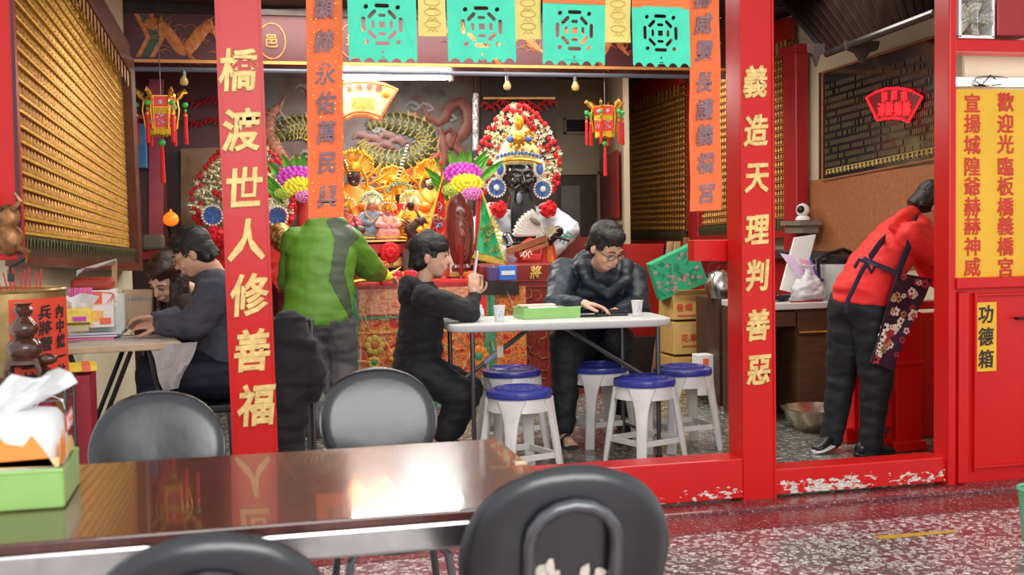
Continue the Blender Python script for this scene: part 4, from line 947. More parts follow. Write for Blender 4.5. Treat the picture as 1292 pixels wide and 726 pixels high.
# gourd-shaped clay vase
CLAY = mat('dark_glazed_clay', (.09, .03, .018), .22, var=.4, sc=14, coat=.5)
Yv = 4.62; zb_ = P(32, 460, Yv).z; zt_ = P(32, 384, Yv).z; k_ = (zt_-zb_); q = P(32, 460, Yv)
t = thing('gourd_vase', 'dark brown glazed gourd-shaped stacked vase on a clay stand in front of the barrel', 'vase', q)
prof = [(.001, .12), (.045, .12), (.060, .2), (.062, .32), (.048, .41), (.030, .455), (.042, .5), (.05, .58), (.045, .68), (.028, .75), (.022, .80), (.030, .84), (.034, .91), (.028, .96), (.022, .985), (.030, 1.0), (.034, 1.02), (.022, 1.02)]
b = B(); b.lathe([(r_*1.05, z*k_) for r_, z in prof], q, 28); obj('vase_body', b, CLAY, t)
b = B(); b.lathe([(.001, -.02*k_), (.06, -.02*k_), (.075, .02*k_), (.07, .08*k_), (.05, .13*k_), (.001, .13*k_)], q, 24); obj('vase_stand', b, CLAY, t)
for k in range(4):
    a = PI/4+k*PI/2; u = V((math.cos(a), math.sin(a), 0)); b = B(); b.tube([q+u*.06+V((0, 0, .02)), q+u*.085+V((0, 0, -.02)), q+u*.08+V((0, 0, -.06))], [.014, .01, .008], 8); obj('stand_leg', b, CLAY, t)
b = B(); b.ball(q+V((.085, -.03, .02)), (.035, .02, .022), 10); tag(obj('clay_lid', b, CLAY), 'small dark clay lid beside the gourd vase stand', 'lid')
# rack / little table carrying them
zr = q.z-.06
t = thing('wire_rack', 'black wire rack carrying the gourd vase in the left corner', 'rack', (q.x, q.y+.1, 0))
b = B(); b.box((q.x-.02, q.y+.02, zr-.008), (.36, .24, .012)); obj('rack_top', b, BLACK, t, smooth=False)
for sx in (-1, 1):
    for sy in (-1, 1): b = B(); b.tube([(q.x-.02+sx*.17, q.y+.02+sy*.11, zr), (q.x-.02+sx*.17, q.y+.02+sy*.11, 0)], .007, 6); obj('leg', b, DKMET, t)
b = B()
for z in (zr-.07, zr-.2): b.tube([(q.x-.19, q.y-.09, z), (q.x+.15, q.y-.09, z), (q.x+.15, q.y+.13, z), (q.x-.19, q.y+.13, z)], .005, 6, closed=True)
b.tube([(q.x-.1+math.cos(k*PI/8)*.06, q.y-.11, zr-.05+math.sin(k*PI/8)*.05) for k in range(9)], .005, 6)
b.tube([(q.x+.1+math.cos(k*PI/8)*.05, q.y-.11, zr-.1+math.sin(k*PI/8)*.05) for k in range(9)], .005, 6); obj('rack_wires', b, CHROME, t)
# barrel stand (red cloth) and packets
t, p0, p1 = item('red_stand', 'red cloth covered stand below the tin barrel', 'stand', -30, 487, 66, 600, 4.76, .45, REDD, bev=.01)
t, p0, p1 = item('red_carton', 'dark red carton on the floor right of the barrel, under the yellow packet', 'box', 78, 474, 113, 620, 4.95, .22, mat('crimson_card', (.35, .015, .03), .5, var=.1), bev=.004)
b = B(); q = P(95, 470, 4.95); b.box((q.x+.0, 5.05, q.z+.01), (.14, .16, .025), rz=.15); t = tag(obj('yellow_packet', b, mat('yellow_packet', (.92, .66, .05), .5), smooth=False, bevel=.003), 'yellow packet with a red band on the dark red carton', 'packet')
b = B(); b.box((q.x+.03, 5.045, q.z+.012), (.03, .165, .027), rz=.15); obj('red_band', b, RPR, t, smooth=False)
# dark cabinet at the back left with blue box and lamp
t, p0, p1 = item('dark_cabinet', 'dark red cabinet in the back left corner behind the couple', 'cabinet', 150, 214, 205, 505, 8.9, .5, MAROON, bev=.006)
b = B(); b.prism([P(150, 150, 8.85), P(205, 150, 8.85), P(205, 145, 8.85), P(150, 145, 8.85)], (0, .5, 0)); b.prism([P(188, 100, 8.85), P(206, 100, 8.85), P(206, 420, 8.85), P(188, 420, 8.85)], (0, .1, 0)); obj('cabinet_frame', b, mat('rose_red_lacquer', (.38, .03, .06), .4, var=.2), t, smooth=False)
b = B(); b.prism([P(150, 318, 8.8), P(204, 317, 8.8), P(204, 327, 8.8), P(150, 328, 8.8)], (0, .6, 0)); obj('cabinet_shelf', b, REDD, t, smooth=False)
t, p0, p1 = item('blue_box', 'blue box with a faded label on the dark cabinet shelf, back left', 'box', 154, 156, 183, 212, 8.7, .12, mat('blue_box', (.05, .22, .5), .5, var=.2, sc=12))
b = B(); b.box((p0.x+.04, 8.697, (p0.z+p1.z)/2+.06), (.06, .004, .2)); obj('faded_label', b, mat('faded_label', (.4, .35, .28), .6), t, smooth=False)
b = B(); b.prism([P(152, 90, 8.9), P(160, 90, 8.9), P(160, 130, 8.9), P(152, 130, 8.9)], (0, .06, 0)); tag(obj('pipe_box', b, mat('grey_conduit_box', (.2, .25, .3), .5), smooth=False), 'grey trunking stub in the upper back left corner', 'trunking')
q = P(216, 285, 8.6); t = thing('red_lamp', 'small glowing orange oil lamp on the dark table at the back left', 'lamp', (q.x, q.y, q.z-.15))
b = B(); b.lathe([(.02, -.045), (.045, -.03), (.056, -.005), (.05, .025), (.03, .045), (.012, .055), (.003, .075)], q+V((0, 0, .045)), 18); obj('lamp_shade', b, mat('glowing_orange_glass', (1, .25, .02), .3, var=.1, emit=.8, ecol=(1, .16, .01)), t)
b = B(); b.lathe([(.001, -.2), (.05, -.2), (.04, -.17), (.015, -.15), (.02, -.1), (.012, -.06), (.03, -.02), (.03, -.005), (.001, 0)], q, 14); obj('lamp_base', b, BLACK, t)
t, p0, p1 = item('altar_side_table', 'dark side altar table below the orange lamp at the back left', 'table', 208, 310, 258, 420, 8.4, .3, DARKC)
t, p0, p1 = item('bag_seat', 'small dark bag on the ledge behind the couple', 'bag', 178, 296, 206, 316, 8.3, .2, mat('olive_brown_bag', (.1, .075, .04), .6), bev=.02)
# carved red frieze in the dark left part
for y0, n_ in ((130, 9), (155, 8)):
    b = B()
    for k in range(n_):
        q = P(238+6*k-(0), y0+3*math.sin(k), 9.84); b.tube([q+V((-.03, 0, -.02)), q+V((0, 0, .03)), q+V((.03, 0, -.01)), q+V((.05, 0, .02))], [.008, .012, .01, .004], 6)
    tag(obj('carved_frieze', b, REDD), 'red openwork carving on the dark wall '+('upper row' if y0 == 130 else 'lower row')+', left of the left post', 'carving')
b = B(); b.prism([P(228, 188, 9.8), P(330, 184, 9.8), P(330, 300, 9.8), P(228, 300, 9.8)], (0, .05, 0)); tag(obj('painted_panel', b, mat_blobs('dim_mural_paint', [(.3, (.09, .05, .03)), (.5, (.22, .11, .04)), (.7, (.2, .16, .13))], 5, .5, kind='NOISE', detail=5), smooth=False), 'dim brown painted panel behind the left flower crown', 'panel')

# ============================================================ RIGHT REAR: boxes, boards, counter
def board(name, pts, Y, dep, m, lab, cat='board'):
    b = B(); b.prism([P(x, y, Y) for x, y in pts], (0, dep, 0)); return tag(obj(name, b, m, smooth=False, bevel=.003), lab, cat)
board('standing_board', [(772, 308), (838, 308), (826, 478), (772, 478)], 9.2, .04, REDM, 'plain red panel standing behind the man with glasses')
board('plank', [(852, 305), (859, 305), (838, 482), (829, 482)], 8.6, .03, WOOD, 'leaning bare plank just right of the red panel', 'plank')
board('plank', [(843, 305), (850, 305), (829, 482), (822, 482)], 8.72, .03, WOOD, 'leaning bare plank touching the right edge of the red panel', 'plank')
board('plank', [(864, 300), (871, 300), (858, 482), (850, 482)], 8.75, .03, BROWN, 'brown leaning plank behind the cardboard boxes', 'plank')
YB = 7.75
def carton(x0, y0, x1, y1, Y, dep, lab, m=CARD, ink=True, txt='福'):
    t, p0, p1 = item('cardboard_box', lab, 'box', x0, y0, x1, y1, Y, dep, m)
    if ink:
        RPT = mat('carton_red_print', (.62, .08, .04), .6)
        cx = (p0.x+p1.x)/2-.02; cz = (p0.z+p1.z)/2
        for j, ch in enumerate(txt): glyph(ch, V((cx-.06+.065*j, Y-.003, cz)), .06, .06, (1, 0, 0), (0, 0, 1), RPT, t, depth=.001, bold=.01)
        b = B(); b.box((cx, Y-.002, cz-.06), (.16, .003, .012)); obj('printed_line', b, RPT, t, smooth=False)
    return t, p0, p1
t, p0, p1 = carton(850, 449, 904, 499, YB, .34, 'lowest cardboard box of the stack behind the rightmost stool', ink=False)
t, p0, p1 = carton(850, 405, 904, 448, YB, .34, 'middle cardboard box of the stack, closed, with red print', txt='花果')
t, p0, p1 = carton(850, 372, 892, 404, YB, .30, 'open topmost cardboard box of the stack under the green gift box', txt='香燭')
b = B(); b.prism([(p0.x, YB, p1.z), (p1.x, YB, p1.z), (p1.x+.02, YB-.08, p1.z+.04), (p0.x-.0, YB-.08, p1.z+.04)], (0, 0, .004)); obj('box_flap', b, CARD, t, smooth=False)
b = B(); b.prism([(p1.x, YB, p1.z), (p1.x, YB+.3, p1.z), (p1.x+.09, YB+.3, p1.z+.02), (p1.x+.09, YB, p1.z+.02)], (0, 0, .004)); obj('box_flap', b, CARD, t, smooth=False)
# green gift wrapped box
GG = mat('green_gift_wrap', (.03, .42, .2), .5, var=.12, sc=8)
pts = [(820, 334), (872, 308), (899, 330), (897, 362), (833, 380)]
Yg = YB+.02; t = thing('gift_box', 'large green gift-wrapped box with pink flower print, tilted on the cartons', 'box', P(860, 378, Yg))
b = B(); pp = [P(x, y, Yg) for x, y in ((820, 334), (876, 307), (894, 357), (834, 380))]; b.prism(pp, (.05, .22, .0)); obj('wrapped_body', b, GG, t, smooth=False, bevel=.006)
fb = B(); lb_ = B(); rnd = random.Random(5); e1 = pp[1]-pp[0]; e2 = pp[3]-pp[0]
for k in range(80):
    u, v = rnd.uniform(.05, .95), rnd.uniform(.08, .92); c_ = pp[0]+e1*u+e2*v+V((0, -.002, 0))
    if k % 3 == 0:
        for j in range(5): a = j*2*PI/5; fb.ball(c_+V((math.cos(a)*.008, 0, math.sin(a)*.008)), (.0055, .002, .0055), 6)
    else:
        a = rnd.uniform(0, PI); lb_.ball(c_, (.022, .0015, .008), 6, R=Matrix.Rotation(a, 3, 'Y'))
obj('printed_flowers', fb, mat('pink_flower_print', (.8, .2, .3), .6), t, kind='stuff'); obj('printed_leaves', lb_, mat('dark_green_print', (.02, .25, .12), .6), t, kind='stuff')
def pot(px, py, Y, r_, h_, lab, kettle=False):
    q = P(px, py, Y); t = thing('steel_kettle' if kettle else 'steel_pot', lab, 'kettle' if kettle else 'pot', q)
    b = B(); b.lathe([(.001, 0), (r_*.8, 0), (r_, h_*.3), (r_, h_*.62), (r_*.72, h_*.85), (r_*.7, h_*.9), (r_*.3, h_), (.001, h_)], q, 22); obj('pot_body', b, CHROME, t)
    b = B(); b.tube([q+V((-r_*.9, 0, h_*.75)), q+V((-r_*.7, 0, h_*1.25)), q+V((r_*.7, 0, h_*1.25)), q+V((r_*.9, 0, h_*.75))], .006, 6); b.ball(q+V((0, 0, h_*1.05)), .014, 8); obj('handle', b, BLACK, t)
pot(908, 376, 7.3, .10, .19, 'steel pot on the dark cabinet left of the right couplet post')
pot(896, 444, 7.62, .05, .1, 'small steel kettle beside the cartons', True)
t, p0, p1 = item('dark_cabinet', 'dark brown cabinet left of the right couplet post carrying the steel pot', 'cabinet', 908, 376, 932, 512, 7.2, .4, mat('dark_brown_wood', (.06, .03, .02), .45, var=.2))
b = B()
for k in range(3): b.box(((p0.x+p1.x)/2, 7.195, p0.z+.12+.2*k), (p1.x-p0.x-.02, .01, .01))
obj('drawer_lines', b, BLACK, t, smooth=False)
t, p0, p1 = item('white_carton', 'white carton bag with red print on the floor beside the cartons', 'bag', 882, 447, 914, 500, 7.3, .12, WHITE)
b = B()
for k in range(3): b.box((p0.x+.06, 7.297, p0.z+.08+.05*k), (.05, .004, .012))
b.box((p0.x+.05, 7.297, p1.z-.05), (.04, .004, .05)); obj('red_print', b, RPR, t, smooth=False)
board('red_rail', [(876, 303), (934, 303), (934, 330), (876, 330)], FY+.16, .08, RED, 'short red rail joining the right couplet post from the left', 'rail')
b = B(); b.prism([P(800, 425, 9.0), P(900, 425, 9.0), P(900, 490, 9.0), P(800, 490, 9.0)], (0, .05, 0)); tag(obj('dark_screen', b, DARKC, smooth=False), 'dark low screen behind the rightmost stool', 'screen')
# counter
YC = 6.45; XC0 = P(955, 400, YC).x; XC1 = 3.98; zc_ = P(1015, 382, YC).z
CAB = mat('brown_cabinet_wood', (.10, .045, .022), .45, var=.25, sc=8, stretch=(1, 1, 5))
t = thing('kitchen_counter', 'brown kitchen counter with white worktop behind the woman in red', 'counter', ((XC0+XC1)/2, YC+.25, 0))
b = B(); b.box(((XC0+XC1)/2, YC+.26, zc_-.02), (XC1-XC0, .54, .04)); obj('worktop', b, mat('worktop_grey_white', (.62, .62, .6), .35, var=.06), t, smooth=False, bevel=.005)
xd = P(1008, 450, YC).x; xe = XC1
b = B(); b.box(((xd+xe)/2, YC+.28, (zc_-.04)/2+.03), (xe-xd, .46, zc_-.10)); b.box((XC0+.03, YC+.26, (zc_-.04)/2), (.05, .5, zc_-.04)); b.box(((XC0+xd)/2, YC+.5, .35), (xd-XC0, .03, .66)); obj('carcass', b, CAB, t, smooth=False)
for i, (a0, a1) in enumerate(((xd, (xd+xe)/2), ((xd+xe)/2, xe))):
    b = B(); b.box(((a0+a1)/2, YC+.035, zc_-.12), (a1-a0-.012, .02, .12)); dw = obj('drawer', b, CAB, t, smooth=False, bevel=.003)
    b = B(); b.box(((a0+a1)/2, YC+.022, zc_-.185), (a1-a0-.03, .012, .01)); obj('drawer_pull', b, GOLD, dw, smooth=False)
    b = B(); b.box(((a0+a1)/2, YC+.035, (zc_-.2)/2+.04), (a1-a0-.012, .02, zc_-.30)); obj('door', b, CAB, t, smooth=False, bevel=.003)
b = B(); b.box(((XC0+xd)/2, YC+.035, zc_-.10), (xd-XC0-.02, .02, .09)); obj('drawer', b, CAB, t, smooth=False)
# bowls on the floor
for (px, py, r_, h_, lab) in ((1030, 542, .2, .13, 'wide steel basin on the floor before the kitchen counter'), (1000, 516, .19, .09, 'shallow steel basin under the open part of the counter')):
    q = PZ(px, py, 0); q = V((q.x, q.y-.0, .001)); b = B(); b.lathe([(.001, 0), (r_*.6, 0), (r_*.88, h_*.5), (r_, h_), (r_*1.04, h_), (r_*1.04, h_+.004), (r_*.97, h_+.003), (r_*.84, h_*.5), (r_*.57, .006), (.001, .006)], q, 30)
    tag(obj('steel_basin', b, mat('warm_steel', (.5, .42, .32), .25, .9), org=q), lab, 'basin')
b = B(); q = PZ(1038, 540, 0); b.tube([q+V((.0, .02, .05)), q+V((.03, .0, .09)), q+V((.06, 0, .07)), q+V((.08, .02, .03))], [.02, .04, .03, .012], 8)
tag(obj('wet_cloth', b, mat('grey_cloth', (.45, .45, .48), .7)), 'grey crumpled cloth lying in the wide floor basin', 'cloth')
# urn
q = P(1067, 384, YC+.12); ub = zc_+.001; ut = P(1070, 333, YC+.12).z; q = V((min(q.x, 3.85), YC+.2, ub)); hh = ut-ub; r_ = .145
t = thing('hot_water_urn', 'large steel hot water urn with black lid and handle on the counter', 'urn', q)
b = B(); b.lathe([(.001, 0), (r_, 0), (r_, hh), (r_*.94, hh+.02), (.001, hh+.02)], q, 30); obj('urn_body', b, mat('satin_steel', (.42, .42, .41), .35, .15), t)
b = B(); b.lathe([(r_*1.0, hh+.0), (r_*1.02, hh+.03), (r_*.8, hh+.05), (.001, hh+.055)], q, 30); obj('lid', b, BLACK, t)
b = B(); b.tube([q+V((-r_, -.05, hh*.55)), q+V((-r_-.03, -.06, hh*.6)), q+V((-r_-.035, -.06, hh+.03)), q+V((-r_+.02, -.05, hh+.06)), q+V((.02, -.02, hh+.09)), q+V((r_, 0, hh+.04))], .013, 8); obj('handle', b, BLACK, t)
# plastic bag
q = P(1020, 381, YC+.1); t = thing('plastic_bag', 'translucent plastic bag of dark goods on the counter', 'bag', q)
b = B(); b.loft([(q+V((dx, .0, z)), V((w, 0, 0)), V((0, dd, 0))) for z, w, dd, dx in ((0, .07, .05, 0), (.03, .11, .08, 0), (.09, .105, .08, -.003), (.14, .07, .05, .002), (.17, .025, .02, .01), (.2, .02, .012, .0), (.23, .045, .02, .01))], 18, .9)
fu = fused('bag_film', b, mat('cloudy_bag_film', (.72, .72, .78), .15, var=.1, alpha=.8, bump=.5, bsc=25), t, .01, 1, .016, 22)
b = B(); b.ball(q+V((0.02, .0, .04)), (.075, .05, .035), 12); obj('bag_contents', b, mat('dark_contents', (.05, .045, .04), .5), t)
for i, (dx, dz, m_, lab) in enumerate(((.0, .26, mat('pink_sheet', (.85, .35, .55), .5), 'pink sheet leaning between the plastic bag and the urn'), (.02, .22, mat('lilac_sheet', (.7, .5, .75), .5), 'lilac sheet leaning just left of the urn handle'), (.05, .24, mat('cream_sheet', (.8, .72, .5), .5), 'cream sheet leaning behind the pink sheet'), (-.07, .30, mat('violet_sheet', (.75, .6, .8), .5), 'pale violet sheet peeking over the leaning papers'))):
    b = B(); q2 = P(1046-4*i, 381, YC+.2+.03*i); b.prism([q2+V((-.03, 0, 0)), q2+V((.03, 0, 0)), q2+V((-.10+dx, .03, dz)), q2+V((-.19+dx, .03, dz+.02))], (0, .006, 0)); tag(obj('leaning_sheet', b, m_, smooth=False), lab, 'sheet')
b = B(); q2 = P(1040, 372, YC+.12); b.tube([q2, P(1022, 325, YC+.12)], .007, 8); tag(obj('blue_pen', b, mat('blue_pen', (.05, .1, .5), .4)), 'blue pen shaped rod sticking out above the plastic bag', 'rod')
board('white_board', [(985, 366), (1003, 300), (1030, 296), (1010, 372)], YC+.45, .02, WHITE, 'white board leaning on the wall at the left end of the counter')
b = B(); q2 = P(1000, 380, YC+.15)
for k, (dx, dz, r_) in enumerate(((-.1, .02, .02), (-.04, .03, .018), (-.13, .045, .014), (-.02, .012, .012))): b.box(q2+V((dx, .03*k, dz)), (.13, .05, .02), rz=.3*k)
tag(obj('kitchen_tools', b, BLACK, smooth=False, bevel=.004), 'small heap of dark tools on the counter beside the right couplet post', 'tools')
b = B(); q2 = P(1020, 382, YC+.03); b.tube([q2+V((-.12, 0, .006)), q2+V((.1, 0, .01))], .006, 6); tag(obj('red_knife', b, REDD), 'red-handled knife lying at the front edge of the counter', 'knife')
# security camera and wires
q = P(1013, 279, YC+.9); q = PX(1013, 278, XW-.1)
t = thing('security_camera', 'small white round security camera on the dark wall ledge', 'camera', q)
b = B(); b.lathe([(.001, 0), (.05, 0), (.05, .015), (.035, .03), (.001, .03)], q, 20); obj('camera_base', b, WHITE, t)
b = B(); b.ball(q+V((0, 0, .07)), .048, 16); obj('camera_head', b, WHITE, t)
b = B(); b.ball(q+V((-.028, -.024, .075)), .028, 12); obj('camera_lens', b, BLACK, t)
b = B(); b.box(q+V((-.01, .02, -.02)), (.16, .3, .03)); b.box(q+V((-.0, .02, -.06)), (.12, .26, .06)); tag(obj('corner_shelf', b, mat('grey_brown_shelf', (.2, .16, .12), .6), smooth=False), 'small grey-brown shelf under the security camera', 'shelf')
b = B()
for k in range(3): b.tube([q+V((.0, -.03*k, -.03)), q+V((-.03+.02*k, -.05, -.25)), q+V((-.08+.03*k, -.08, -.42)), q+V((-.03+.05*k, -.1, -.5))], .0035, 5)
tag(obj('wires', b, BLACK), 'thin wires dangling from the shelf below the security camera', 'wires')
# right wall boards
def wallq(name, pts, off, th, m, lab=None, cat=None, parent=None):
    b = B(); b.prism([PX(x, y, XW+.04-off) for x, y in pts], (-th, 0, 0)); o = obj(name, b, m, parent, smooth=False)
    if lab: tag(o, lab, cat)
    return o
wallq('brown_notice_board', [(1026, 228), (1190, 206), (1190, 338), (1026, 338)], .012, .02, BROWN, 'brown woven board on the right wall below the black glass plaque', 'board')
GLS = mat('black_plaque_glass', (.018, .016, .014), .12, var=.5, sc=6, coat=.6)
pl = wallq('name_plaque', [(1038, 92), (1190, 43), (1190, 199), (1038, 228)], 0, .03, GLS, 'large black glass plaque of tiny gold names high on the right wall', 'plaque')
c1, c2, c3, c4 = [PX(x, y, XW+.005) for x, y in ((1038, 92), (1190, 43), (1190, 199), (1038, 228))]
def plq(u, v): return c1.lerp(c2, u).lerp(c4.lerp(c3, u), v)+V((-.002, 0, 0))
b = B(); rnd = random.Random(9)
for r_ in range(13):
    for k in range(64):
        if rnd.random() < .82:
            p = plq(.03+.94*k/64, .12+.066*r_); b.add([p, p+V((0, -.009, 0)), p+V((0, -.009, -.03)), p+V((0, 0, -.03))], [(0, 1, 2, 3)])
obj('gold_names', b, mat('dull_gold_names', (.16, .115, .05), .5), pl, smooth=False, kind='stuff')
b = B()
for k in range(26):
    p = plq(.04+.92*k/26, .955); w = plq(.04+.92*(k+.8)/26, .955)
    b.tube([p, p+V((0, 0, .035)), w+V((0, 0, .035)), w+V((0, 0, .012)), p.lerp(w, .5)+V((0, 0, .012))], .004, 4)
obj('gold_key_border', b, mat('key_border_gold', (.6, .42, .12), .4), pl)
b = B()
for (u0, v0, u1, v1) in ((0, 0, 1, 0), (0, 1, 1, 1), (0, 0, 0, 1)): b.tube([plq(u0, v0), plq(u1, v1)], .008, 6)
obj('plaque_frame', b, BROWN, pl)
# reflection of the lit fan sign, modelled as glowing mirror-written shapes on the glass
REFL = mat('red_reflection_glow', (1, .03, .04), .4, var=.02, emit=1.0, ecol=(1, .01, .02)); REFL_DK = mat('dark_red_reflection', (.2, .004, .01), .3)
def fanpts(cx, cy, r0_, r1_, a0, a1, f, n=14):
    return [f(cx+math.cos(a0+(a1-a0)*k/n)*r1_, cy+math.sin(a0+(a1-a0)*k/n)*r1_) for k in range(n+1)]+[f(cx+math.cos(a1+(a0-a1)*k/n)*r0_, cy+math.sin(a1+(a0-a1)*k/n)*r0_) for k in range(n+1)]
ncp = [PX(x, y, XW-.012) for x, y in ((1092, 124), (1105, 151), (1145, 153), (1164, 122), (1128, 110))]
t = thing('fan_sign_reflection', 'small fan-shaped red reflection of the lit sign in the black glass plaque', 'sign', PX(1128, 153, XW-.01))
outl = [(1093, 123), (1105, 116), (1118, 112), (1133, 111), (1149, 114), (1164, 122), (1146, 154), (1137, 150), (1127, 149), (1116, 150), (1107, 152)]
b = B(); b.prism([PX(x, y, XW-.005) for x, y in outl], (-.01, 0, 0)); obj('reflected_face', b, REFL_DK, t, smooth=False)
b = B(); b.tube([PX(x, y, XW-.02) for x, y in outl], .008, 6, closed=True); obj('reflected_outline', b, REFL, t)
for ch, (x, y) in zip('城隍廟', ((1116, 122), (1128, 120), (1141, 121))): glyph(ch, PX(x, y, XW-.02), .07, .06, (0, -1, 0), (0, 0, 1), REFL, t, depth=.003, bold=.006, mirror=True)
for ch, (x, y) in zip('板橋義橋', ((1112, 138), (1122, 137), (1133, 137), (1144, 137))): glyph(ch, PX(x, y, XW-.02), .09, .09, (0, -1, 0), (0, 0, 1), REFL, t, depth=.003, bold=.004, mirror=True)
# dark canopy (eave) over the kitchen side
CNP = mat('canopy_black_brown', (.014, .008, .007), 1, var=.3); CNP.node_tree.nodes['Principled BSDF'].inputs['Specular IOR Level'].default_value = 0
t = thing('roof_canopy', 'dark tiled canopy edge hanging above the cream wall, upper right', 'canopy', P(1043, 64, 6.3))
b = B(); A0 = P(975, -14, 7.2); A1 = P(1043, 68, 6.4); A2 = P(1180, 16, 5.2); A3 = P(1180, -60, 5.2)
b.prism([A0, A1, A2, A3], (.12, .45, .25)); obj('canopy_slab', b, CNP, t, smooth=False)
b = B(); b.tube([A0, A1], .018, 8); b.tube([A1, A2], .022, 8); obj('canopy_rim', b, BLACK, t)
for k in range(16):
    u = (k+.5)/16; p_ = A1.lerp(A2, u); r_ = A0.lerp(A3, u); b = B(); b.tube([p_+V((0, -.01, .01)), p_.lerp(r_, .9)+V((0, -.01, .0))], .011, 6); obj('roof_tile_rib', b, CNP, t)
for px, py, w_ in ((1031, 64, .05), (1089, 60, .11)):
    q = P(px, py, 6.1); b = B(); b.prism([q+V((-w_, 0, .04)), q+V((w_, 0, .04)), q+V((w_*.9, 0, -.01)), q+V((w_*.4, 0, -.03)), q+V((0, 0, -.09)), q+V((-w_*.4, 0, -.03)), q+V((-w_*.9, 0, -.01))], (0, .03, 0)); obj('carved_pendant', b, DARKC, t, smooth=False)
# red altar stand on the right
t = thing('red_altar_stand', 'red wooden altar stand the woman in red leans on', 'stand', PZ(1130, 575, 0))
def rb_(x0, y0, x1, y1, Y, dep, nm='panel'):
    p0 = P(x0, y1, Y); p1 = P(x1, y0, Y); b = B(); b.prism([(p0.x, Y, max(.002, p0.z)), (p1.x, Y, max(.002, p0.z)), (p1.x, Y, p1.z), (p0.x, Y, p1.z)], (0, dep, 0)); return obj(nm, b, RED, t, smooth=False, bevel=.006)
rb_(1076, 380, 1190, 394, 5.42, .12, 'stand_top'); rb_(1131, 394, 1163, 573, 5.45, .2, 'corner_post'); rb_(1126, 455, 1168, 463, 5.43, .2, 'post_collar'); rb_(1128, 556, 1170, 574, 5.42, .24, 'post_foot')
rb_(1078, 394, 1190, 560, 5.75, .05, 'panel'); rb_(1068, 538, 1100, 566, 5.72, .2, 'stand_foot'); rb_(1078, 440, 1092, 545, 5.70, .1, 'corner_post')
t2, p0, p1 = item('red_box', 'red box with a black character on the floor under the red altar stand', 'box', 1098, 487, 1128, 577, 5.5, .12, RED)
glyph('好', P(1116, 546, 5.495), .07, .07, (1, 0, 0), (0, 0, 1), INKB, t2, depth=.001, bold=.01, shear=.1)
for k in range(4): b = B(); b.box(P(1112, 556+5*k, 5.496), (.02, .003, .012)); obj('black_mark', b, INKB, t2, smooth=False)
b = B(); rows_ = [[V((P(1043+4*j, 392+11*k, 6.5).x, 6.5+.02*math.sin(j+k), P(1043, 385+11*k, 6.5).z)) for j in range(4)] for k in range(5)]; b.sheet(rows_, (0, .01, 0))
tag(obj('white_bag', b, PAPERW), 'white bag hanging from the counter edge behind the woman in red', 'bag')
# ============================================================ ALTAR
AZ = .83; AY = 7.95
EMB = mat_blobs('embroidered_brocade', [(.3, (.5, .02, .015)), (.40, (.62, .03, .02)), (.43, (.75, .42, .08)), (.46, (.6, .03, .02)), (.52, (.8, .22, .03)), (.55, (.7, .45, .12)), (.58, (.55, .03, .02)), (.64, (.2, .22, .06)), (.68, (.7, .1, .03))], 15, .4, stretch=(1, .2, 1.2), kind='NOISE', detail=3, coat=.4)
FRG = mat_blobs('gold_thread_fringe', [(.3, (.5, .16, .02)), (.55, (.85, .5, .08)), (.8, (.95, .8, .4))], 8, .5, stretch=(16, 1, 1), kind='NOISE')
xa, xb = P(434, 400, AY).x, P(616, 400, AY).x
t = thing('altar_table', 'altar table hidden behind its embroidered cloth, below the gold deity figures', 'altar', ((xa+xb)/2, AY+.6, 0))
b = B(); b.box(((xa+xb)/2-.22, AY+.66, AZ/2), (xb-xa+.43, 1.2, AZ-.01)); obj('altar_body', b, DRED, t, smooth=False)
b = B(); b.box(((xa+xb)/2-.22, AY+.62, AZ+.005), (xb-xa+.45, 1.26, .03)); obj('altar_top', b, mat('altar_top_red', (.42, .03, .03), .25, coat=.5), t, smooth=False)
cl = thing('altar_cloth', 'red and gold embroidered altar cloth with green borders under clear plastic wrap', 'altar cloth', ((xa+xb)/2, AY, AZ))
def cpan(x0, y0, x1, y1, m, nm, dy=0, wav=.006, n=40):
    p0, p1 = P(x0, y1, AY), P(x1, y0, AY); b = B()
    b.sheet([[V((p0.x+(p1.x-p0.x)*j/n, AY-.02+dy+wav*math.sin(j*.9)+wav*.6*math.sin(j*2.3+k), p1.z+(p0.z-p1.z)*k/4)) for j in range(n+1)] for k in range(5)], (0, .004, 0)); return obj(nm, b, m, cl)
GRB_ = mat('green_white_ribbon', (.05, .3, .14), .5, var=.4, sc=60)
cpan(434, 361, 662, 506, EMB, 'lower_cloth')
cpan(452, 361, 612, 398, mat_blobs('rose_brocade', [(.3, (.62, .05, .06)), (.48, (.8, .4, .2)), (.6, (.55, .1, .05)), (.75, (.9, .75, .5))], 16, .35, stretch=(1, .2, 2.2), kind='NOISE', detail=6, coat=.5), 'upper_panel', -.012)
cpan(434, 397, 618, 401, GRB_, 'ribbon', -.02, .004); cpan(452, 415, 612, 419, FRG, 'fringe', -.018, .003); cpan(434, 506, 662, 511, GRB_, 'ribbon', -.01, .004)
for x in (440, 447, 612, 619): cpan(x, 361, x+3, 506, GRB_, 'ribbon', -.022, 0, 2)
cpan(590, 361, 612, 400, mat('bright_red_satin', (.85, .02, .02), .35), 'red_satin', -.02, .003, 6)
cpan(434, 508, 662, 516, REDD, 'hem', -.004)
rnd = random.Random(11)
def rosette(c, r_, m1, m2, nm='embroidered_flower'):
    b = B()
    for k in range(8):
        a = k*PI/4; b.ball(c+V((math.cos(a)*r_*.62, 0, math.sin(a)*r_*.62)), (r_*.36, .008, r_*.36), 8)
    o = obj(nm, b, m1, cl); b = B(); b.ball(c+V((0, -.006, 0)), (r_*.35, .01, r_*.35), 10); obj('flower_centre', b, m2, o)
